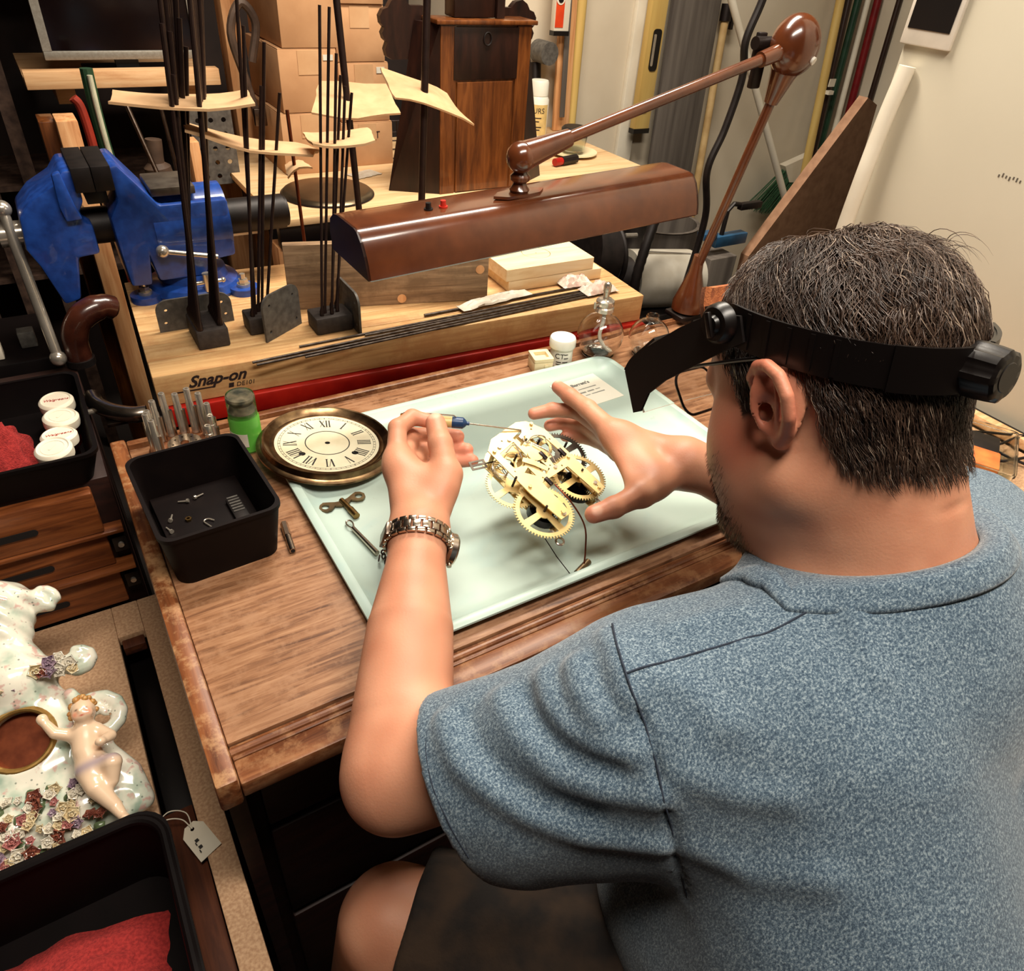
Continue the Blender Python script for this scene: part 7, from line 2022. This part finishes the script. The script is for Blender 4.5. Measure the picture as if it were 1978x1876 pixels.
def band_pt(a, h, off=0.0):
    """a=0 forward, going to the left side, pi at the back; h across the strap"""
    rx, ry = 0.0880 + off, 0.1060 + off
    x = -rx * math.sin(a); y = -0.010 + ry * math.cos(a)
    z = 0.0675 + 0.44 * min(y, 0.02) + 0.06 * max(0.0, y - 0.02)
    return Vector((x, y, z)) + Vector((0, 0.40, -0.91)) * 0.0 + Vector((0, -0.35, 0.93)) * h
def strap(a0, a1, hw, off, t, n=48):
    return MB().grid(lambda u, v: band_pt(a0 + (a1 - a0) * u, (v - 0.5) * 2 * hw, off), n, 4, two=t)
obj('strap', strap(math.radians(62), math.radians(298), 0.0155, 0.0, 0.0025, 96), 'black_plastic', visor, label='flat black plastic head strap')
obj('strap_sleeve', strap(math.radians(140), math.radians(172), 0.0165, 0.0022, 0.003), 'black_plastic', visor)
obj('strap_sleeve', strap(math.radians(188), math.radians(220), 0.0165, 0.0022, 0.003), 'black_plastic', visor)
for k in range(5):
    a = math.radians(84 + 9 * k)
    obj('strap_rib', strap(a, a + 0.03, 0.0135, 0.0012, 0.0012, 3), 'black_plastic', visor)
front = MB()
def front_pt(u, v):
    a = math.radians(64) * (1 - 2 * u)
    p = band_pt(a, 0, 0.002)
    return p + Vector((0, 0, 0.030 * (v - 0.5)))
front.grid(front_pt, 40, 4, two=0.003)
obj('brow_band', front, 'black_matte', visor)
obj('forehead_pad', MB().grid(lambda u, v: band_pt(math.radians(56) * (1 - 2 * u), 0.0, -0.003 + 0.004 * math.sin(math.pi * v)) + Vector((0, 0, 0.012 + 0.034 * (v - 0.5))), 40, 8, two=0.005), 'suede', visor, label='brown suede forehead pad')
# ratchet knob at the back
kb = band_pt(math.pi, 0)
Kf = Matrix.Translation(kb + Vector((0, 0.004, 0))) @ Euler((math.radians(90 + 20), 0, 0)).to_matrix().to_4x4()
prof = [(0.0001, 0.0255), (0.010, 0.0255), (0.0105, 0.0250), (0.015, 0.0250), (0.0172, 0.023), (0.0180, 0.016), (0.0185, 0.008), (0.0185, 0.0), (0.0001, 0.0)]
kn = MB(); nn = 60; vs_ = []
for r_, z_ in prof:
    for i in range(nn):
        a = 2 * math.pi * i / nn
        rr = r_ * (1.0 + (0.07 * (math.cos(8 * a) > 0.0) if r_ > 0.0155 else 0))
        vs_.append((rr * math.cos(a), rr * math.sin(a), z_))
fs_ = [(j * nn + i, j * nn + (i + 1) % nn, (j + 1) * nn + (i + 1) % nn, (j + 1) * nn + i) for j in range(len(prof) - 1) for i in range(nn)]
kn.add(vs_, fs_, Kf)
obj('adjusting_knob', kn, 'black_plastic', visor, label='lobed black adjusting knob at the back')
# side pivots and the hood with its lens plate
for sx in (-1, 1):
    pv = MB()
    pv.lathe([(0.0001, 0.012), (0.006, 0.012), (0.0075, 0.009), (0.013, 0.009), (0.0155, 0.006), (0.0165, 0.0), (0.0001, 0.0)], 28, M=Matrix.Translation((sx * 0.0915, 0.0215, 0.0775)) @ Euler((0, math.radians(90 * sx), 0)).to_matrix().to_4x4())
    pk = obj('pivot_knob', pv, 'black_plastic', visor)
    obj('wing', MB().box((sx * 0.1045, 0.0215, 0.0775), (0.004, 0.005, 0.020), bev=0.001), 'black_plastic', pk)
HO = [(0.002, 0.080), (0.030, 0.086), (0.070, 0.080), (0.118, 0.068), (0.140, 0.059), (0.152, 0.050), (0.149, 0.010), (0.138, 0.011), (0.123, 0.027), (0.098, 0.037), (0.062, 0.046), (0.022, 0.056), (0.002, 0.060)]
for sx in (-1, 1):
    n = len(HO)
    vs_ = [(sx * 0.0915, y, z) for y, z in HO] + [(sx * 0.0890, y, z) for y, z in HO]
    fs_ = [tuple(range(n)), tuple(range(2 * n - 1, n - 1, -1))] + [(i, (i + 1) % n, n + (i + 1) % n, n + i) for i in range(n)]
    obj('hood_side', MB().add(vs_, fs_), 'black_matte', visor, angle=20)
HQ = cr([(0, y, z) for y, z in ((0.104, 0.0735), (0.118, 0.068), (0.140, 0.059), (0.152, 0.050))], 4)
def hood_top(u, v):
    p = HQ[int(round(u * (len(HQ) - 1)))]
    b_ = 1 - (2 * v - 1) ** 2
    return (0.0905 * (2 * v - 1), p.y + 0.017 * b_, p.z + 0.003 * b_)
obj('hood', MB().grid(hood_top, len(HQ) - 1, 24, two=0.0022), 'black_matte', visor)
obj('lens_plate', MB().grid(lambda u, v: (0.0885 * (2 * u - 1), 0.151 - 0.013 * v + 0.017 * (1 - (2 * u - 1) ** 2), 0.050 - 0.041 * v), 16, 4, two=0.0022), 'lens_glass', visor, label='clear magnifying lens plate')
gl = thing('eyeglasses', 'thin black framed eyeglasses worn under the magnifier visor', 'eyeglasses', M=HMX)
for sx in (-1, 1):
    obj('temple', MB().tube([(sx * 0.0865, -0.026, 0.036), (sx * 0.0862, -0.012, 0.046), (sx * 0.0850, 0.010, 0.0465), (sx * 0.079, 0.060, 0.046), (sx * 0.0735, 0.102, 0.044), (sx * 0.068, 0.110, 0.043)], [0.0016, 0.0018, 0.0018, 0.0015, 0.0015, 0.0015], 8), 'black_plastic', gl)
    LM = Matrix.Translation((sx * 0.037, 0.119 - 0.0005, 0.020)) @ Euler((math.radians(78), 0, math.radians(-14 * sx))).to_matrix().to_4x4()
    rim_pts = [Vector((x, y, 0)) for x, y in rrect(0.058, 0.042, 0.014, 6)]
    rm = obj('rim', MB().tube(rim_pts, 0.0013, 6, M=LM, closed=True), 'black_plastic', gl)
    obj('lens', MB().prism(rrect(0.057, 0.041, 0.0135, 6), -0.0008, 0.0008, M=LM), 'lens_glass', rm)
obj('bridge', MB().tube(cr([(-0.010, 0.121, 0.026), (0, 0.124, 0.029), (0.010, 0.121, 0.026)], 4), 0.0015, 8), 'black_plastic', gl)

# ------------------------------------------------------------------ wristwatch on the near wrist
wdir = (Vector(L_WR) - Vector(L_EL)).normalized()
wc = Vector(L_WR) - wdir * 0.006
WF = frame_to(wdir)
zc = WF.inverted() @ Vector((0, 0, 1))
top_a = math.atan2(zc.y, zc.x)
watch = thing('wristwatch', 'steel link bracelet wristwatch on the wrist holding the screwdriver', 'wristwatch', M=Matrix.Translation(wc) @ WF.to_4x4())
NL = 22
for k in range(NL):
    a = top_a + math.pi * 0.5 + 2 * math.pi * (k + 0.5) / NL
    rel = (a - (top_a + math.pi * 0.62)) % (2 * math.pi)
    if min(rel, 2 * math.pi - rel) < 0.42:
        continue
    R_ = 0.0365
    lm = Matrix.Rotation(a, 4, 'Z') @ Matrix.Translation((R_, 0, 0))
    lk = MB().box((0, 0, 0), (0.0042, 0.0086, 0.0092), M=lm, bev=0.0008)
    o_ = obj('centre_link', lk, 'steel', watch)
    half = math.pi / NL
    for s in (-1, 1):
        lm2 = Matrix.Rotation(a + half, 4, 'Z') @ Matrix.Translation((R_ - 0.0003, 0, 0))
        obj('outer_link', MB().box((0, 0, s * 0.0074), (0.0040, 0.0088, 0.0052), M=lm2, bev=0.0008), 'steel', watch)
ac = top_a + math.pi * 0.62
cm = Matrix.Rotation(ac, 4, 'Z') @ Matrix.Translation((0.0365, 0, 0)) @ Euler((0, math.radians(90), 0)).to_matrix().to_4x4()
cs = obj('case', MB().lathe([(0.0001, -0.004), (0.017, -0.004), (0.0195, -0.001), (0.0195, 0.005), (0.0175, 0.0075), (0.0155, 0.0075), (0.0150, 0.0066), (0.0001, 0.0066)], 36, M=cm), 'steel', watch)
mat('watch_face', (38, 30, 34), scale=40, rough=0.3)
obj('dial', MB().lathe([(0.0148, 0.0066), (0.0148, 0.0069), (0.0001, 0.0069)], 32, M=cm), 'watch_face', cs)
obj('crown', MB().cyl((0.0195, 0, 0.002), (0.023, 0, 0.002), 0.0028, n=12, M=cm), 'steel', cs)
obj('clasp', MB().box((0.0375, 0, 0), (0.005, 0.030, 0.017), M=Matrix.Rotation(ac + math.pi * 0.98, 4, 'Z'), bev=0.0012), 'steel_dark', watch, label='darker folding clasp')

# plain stool that carries him
stool = thing('stool', 'dark round workshop stool under the seated man', 'stool', (0.535, -0.02, 0))
mat('vinyl', (28, 20, 18), scale=50, rough=0.5)
obj('seat', MB().lathe([(0.0001, 0.36), (0.15, 0.36), (0.165, 0.375), (0.165, 0.405), (0.15, 0.418), (0.0001, 0.42)], 32), 'vinyl', stool)
obj('column', MB().cyl((0, 0, 0.06), (0, 0, 0.36), 0.025), 'black_paint', stool)
for k in range(5):
    a = 2 * math.pi * k / 5
    obj('foot', MB().cyl((0, 0, 0.06), (0.22 * math.cos(a), 0.22 * math.sin(a), 0.016), 0.016, 0.012, n=10), 'black_paint', stool)
# ------------------------------------------------------------------ soft shapes that use the distance-field helpers
def spiral(cx, cy, r0, turns, z, sgn=1, n=16, a0=0.0):
    return [(cx + r0 * (1 - 0.72 * k / n) * math.cos(a0 + sgn * 2 * math.pi * turns * k / n), cy + r0 * (1 - 0.72 * k / n) * math.sin(a0 + sgn * 2 * math.pi * turns * k / n), z + 0.010 * k / n) for k in range(n + 1)]
def case_sdf(p):
    p = p.astype(np.float32)
    q = p.copy(); q[:, 0] = np.abs(q[:, 0])
    d = sd_ell(q, (0.0, 0.155, 0.0), (0.085, 0.105, 0.034))
    d = smin(d, sd_ell(q, (0.050, 0.035, 0.0), (0.085, 0.055, 0.036)), 0.03)
    d = smin(d, sd_poly(q, [(0.0, 0.26, 0.0), (0.0, 0.32, 0.0), (0.0, 0.385, 0.004)], [0.058, 0.036, 0.052]), 0.02)
    d = smin(d, sd_ell(q, (0.0, 0.392, 0.006), (0.068, 0.016, 0.040)), 0.012)
    d = smin(d, sd_ell(q, (0.0, 0.262, 0.008), (0.092, 0.020, 0.034)), 0.014)
    for c in (spiral(0.108, 0.155, 0.036, 1.3, 0.004, -1, 14, a0=2.4), spiral(0.098, 0.262, 0.018, 1.2, 0.010, 1, 10, a0=3.6), spiral(0.066, 0.386, 0.016, 1.1, 0.008, 1, 9, a0=3.4), spiral(0.112, 0.020, 0.030, 1.2, 0.004, 1, 11, a0=2.0)):
        d = smin(d, sd_poly(q, c, [0.014 - 0.0005 * k for k in range(len(c))]), 0.008)
    d = smin(d, sd_poly(q, [(0.075, 0.205, 0.020), (0.090, 0.170, 0.026), (0.078, 0.120, 0.026), (0.070, 0.085, 0.020)], [0.010, 0.013, 0.012, 0.008]), 0.008)
    d = smin(d, sd_poly(q, [(0.10, 0.115, 0.0), (0.135, 0.06, 0.0), (0.14, 0.01, 0.0)], [0.012, 0.012, 0.016]), 0.02)
    # fluting and opening
    d = d + 0.0016 * np.sin(q[:, 0] * 190 + 5 * q[:, 1] * 40) * (q[:, 1] > 0.27)
    d = smax(d, -sd_cone(p, (0, 0.158, -0.01), (0, 0.158, 0.1), 0.046, 0.046), 0.004)
    d = smax(d, -(p[:, 2] + 0.026), 0.004)
    return d
v_, f_ = sdf_mesh(case_sdf, (-0.18, -0.05, -0.04), (0.18, 0.43, 0.08), 0.0034)
obj('case_body', np_mesh('case_body', relax(v_, f_, 1), f_), 'porcelain', pc, label='scrolled pale green and white porcelain body')
mat('gilt', (196, 158, 92), (160, 120, 62), scale=50, rough=0.3, metal=0.7)
obj('dial_ring', MB().tube([(0.047 * math.cos(a * math.pi / 20), 0.158 + 0.047 * math.sin(a * math.pi / 20), 0.026) for a in range(40)], 0.0052, 10, closed=True), 'gilt', pc, label='gilt ring around the dial opening')
obj('dial_recess', MB().cyl((0, 0.158, 0.002), (0, 0.158, 0.006), 0.046, n=36), 'copper', pc)
def cherub_sdf(p):
    p = p.astype(np.float32)
    H = np.array([0.094, 0.158, 0.062])
    d = sd_ell(p, H, (0.0175, 0.0200, 0.0185))
    d = smin(d, sd_ell(p, H + [0.0, -0.006, 0.010], (0.012, 0.011, 0.009)), 0.006)
    d = smin(d, sd_ell(p, H + [-0.002, -0.003, 0.019], (0.0026, 0.0035, 0.003)), 0.003)
    for s in (-1, 1):
        d = smin(d, sd_ell(p, H + [0.0085 * s, -0.008, 0.013], (0.006, 0.006, 0.005)), 0.004)
    d = smin(d, sd_cone(p, H + [-0.002, -0.016, -0.004], (0.090, 0.128, 0.052), 0.009, 0.012), 0.005)
    d = smin(d, sd_poly(p, [(0.088, 0.124, 0.050), (0.086, 0.100, 0.052), (0.090, 0.076, 0.050)], [0.020, 0.0195, 0.021]), 0.012)
    d = smin(d, sd_poly(p, [(0.072, 0.130, 0.052), (0.052, 0.140, 0.060), (0.042, 0.160, 0.064)], [0.010, 0.0085, 0.0065]), 0.008)
    d = smin(d, sd_ell(p, (0.040, 0.166, 0.065), (0.008, 0.008, 0.007)), 0.004)
    d = smin(d, sd_poly(p, [(0.106, 0.126, 0.052), (0.122, 0.108, 0.060), (0.112, 0.100, 0.076)], [0.010, 0.0090, 0.0068]), 0.008)
    d = smin(d, sd_ell(p, (0.110, 0.099, 0.081), (0.0075, 0.0065, 0.0075)), 0.004)
    d = smin(d, sd_poly(p, [(0.096, 0.072, 0.050), (0.118, 0.066, 0.068), (0.112, 0.042, 0.060)], [0.0165, 0.0140, 0.0095]), 0.010)
    d = smin(d, sd_poly(p, [(0.082, 0.070, 0.052), (0.090, 0.040, 0.062), (0.108, 0.006, 0.056), (0.116, -0.014, 0.060)], [0.0170, 0.0145, 0.0100, 0.0065]), 0.010)
    d = smin(d, sd_ell(p, (0.118, -0.018, 0.064), (0.007, 0.007, 0.010)), 0.005)
    return d
v_, f_ = sdf_mesh(cherub_sdf, (0.02, -0.04, 0.02), (0.15, 0.20, 0.10), 0.0016)
lv = v_ - np.array([0.094, 0.158, 0.062])
base_c = np.tile(np.array(lin((234, 202, 170))[:3]), (len(v_), 1))
rosy = np.exp(-(((lv[:, 0] - 0.009) / 0.005) ** 2 + ((lv[:, 1] + 0.007) / 0.005) ** 2)) + np.exp(-(((lv[:, 0] + 0.009) / 0.005) ** 2 + ((lv[:, 1] + 0.007) / 0.005) ** 2))
base_c = mixc(base_c, np.array(lin((214, 124, 92))[:3]), rosy * (lv[:, 2] > 0) * 0.8)
for s in (-1, 1):
    e_ = np.exp(-(((lv[:, 0] - 0.0065 * s) / 0.0024) ** 2 + ((lv[:, 1] + 0.0005) / 0.0014) ** 2)) * (lv[:, 2] > 0.005)
    base_c = mixc(base_c, np.array(lin((60, 40, 36))[:3]), e_)
mo_ = np.exp(-(((lv[:, 0]) / 0.0034) ** 2 + ((lv[:, 1] + 0.0105) / 0.0012) ** 2)) * (lv[:, 2] > 0.005)
base_c = mixc(base_c, np.array(lin((190, 70, 56))[:3]), mo_)
sash = np.exp(-((v_[:, 1] - 0.074 - 0.10 * (v_[:, 0] - 0.09)) / 0.008) ** 2)
base_c = mixc(base_c, np.array(lin((168, 150, 156))[:3]), sash * 0.9)
m, nt, b = new_mat('painted_glaze')
at = node(nt, 'ShaderNodeAttribute', attribute_name='tone'); nt.links.new(at.outputs['Color'], b.inputs['Base Color'])
b.inputs['Roughness'].default_value = 0.25; b.inputs['Coat Weight'].default_value = 0.4
cq = obj('cherub', np_mesh('cherub', relax(v_, f_, 1), f_, base_c), 'painted_glaze', pc, label='little painted cherub with a raised arm')
mat('blond_glaze', (206, 158, 96), (168, 112, 58), scale=180, rough=0.3)
hb = MB(); rq = random.Random(2)
for k in range(46):
    a = rq.uniform(0, 6.28); t_ = rq.uniform(0.0, 1.9)
    dv = Vector((math.sin(t_) * math.cos(a), math.cos(t_) * 0.95 + 0.05, math.sin(t_) * math.sin(a)))
    if dv.z > 0.35 and dv.y < 0.62: continue
    hb.ball(Vector((0.094, 0.160, 0.060)) + Vector((dv.x * 0.018, dv.y * 0.020, dv.z * 0.019)), rq.uniform(0.004, 0.006), nu=8, nv=6)
obj('cherub_hair', hb, 'blond_glaze', cq, label='curly blond glazed hair')
# flowers
cols = [('flower_pink', (196, 132, 124), (150, 84, 84)), ('flower_cream', (228, 216, 182), (200, 176, 132)), ('flower_violet', (176, 152, 164), (120, 96, 116)), ('flower_white', (234, 228, 212), (206, 196, 178)), ('flower_rust', (150, 88, 68), (104, 52, 44))]
for nm, a, c in cols: mat(nm, a, c, scale=90, rough=0.25, coat=0.4)
mat('leaf_glaze', (104, 120, 84), (70, 84, 56), scale=60, rough=0.3, coat=0.3)
def rosette(r):
    mb = MB()
    for ringi, (rr, npet, tilt, zz) in enumerate(((r, 5, 25, 0.0), (r * 0.66, 5, 50, r * 0.18), (r * 0.36, 4, 72, r * 0.34))):
        for k in range(npet):
            Mp = place((0, 0, zz), rz=360 * k / npet + 33 * ringi) @ place(ry=-tilt)
            mb.grid(lambda u, v: (rr * v, rr * 0.62 * math.sin(math.pi * min(v * 0.95 + 0.12, 1)) * (2 * u - 1) * 0.95, rr * 0.30 * (2 * u - 1) ** 2), 3, 3, M=Mp, two=0.0009)
    mb.ball((0, 0, r * 0.3), r * 0.24, nu=8, nv=6)
    return mb
FM = {}
for k, (nm, a, c) in enumerate(cols):
    FM[nm] = [to_mesh('flower', rosette(r_), True, 50) for r_ in (0.0085, 0.012, 0.0155)]
    for me in FM[nm]: me.materials.append(MATS[nm])
leaf_me = to_mesh('leaf', MB().grid(lambda u, v: (0.018 * v, 0.008 * math.sin(math.pi * v) * (2 * u - 1), 0.004 * math.sin(3 * v) - 0.003 * (2 * u - 1) ** 2), 4, 6, two=0.0008), True, 50); leaf_me.materials.append(MATS['leaf_glaze'])
rq = random.Random(12); spots = []
tries = 0
while len(spots) < 84 and tries < 4000:
    tries += 1
    if len(spots) < 70:
        x, y = rq.uniform(-0.10, 0.085), rq.uniform(-0.03, 0.072)
    else:
        x, y = rq.uniform(-0.03, 0.09), rq.uniform(0.232, 0.262)
    if all((x - a) ** 2 + (y - b_) ** 2 > 0.0112 ** 2 for a, b_ in spots):
        spots.append((x, y))
for i, (x, y) in enumerate(spots):
    z0 = 0.028 + 0.012 * (1 - ((y - 0.02) / 0.06) ** 2) if y < 0.1 else 0.040
    nm = cols[rq.choice((0, 1, 1, 2, 3, 3, 3, 4))][0]
    o_ = bpy.data.objects.new('flower', FM[nm][rq.choice((0, 1, 1, 2))]); COL.objects.link(o_); o_.parent = pc
    o_.matrix_basis = place((x, y, z0), rq.uniform(-35, 25), rq.uniform(-30, 30), rq.uniform(0, 360))
    if i % 3 == 0:
        l_ = bpy.data.objects.new('leaf', leaf_me); COL.objects.link(l_); l_.parent = pc
        l_.matrix_basis = place((x + 0.006, y, z0 - 0.004), rq.uniform(-20, 20), rq.uniform(-20, 20), rq.uniform(0, 360))

rag('red terry rag in the black tray beside the pill bottles', (-0.155, 1.075, 0.742), 0.105, 0.095, 0.080, 5, 8)
rag('large red towel lying in the near black case', (-0.285, 0.380, FZ + 0.007), 0.36, 0.24, 0.060, 11, -6)
for lbl, loc_, mb_, rz_ in RAGS:
    single('red_rag', mb_, 'towel', lbl, 'rag', loc_, rz_, angle=60)
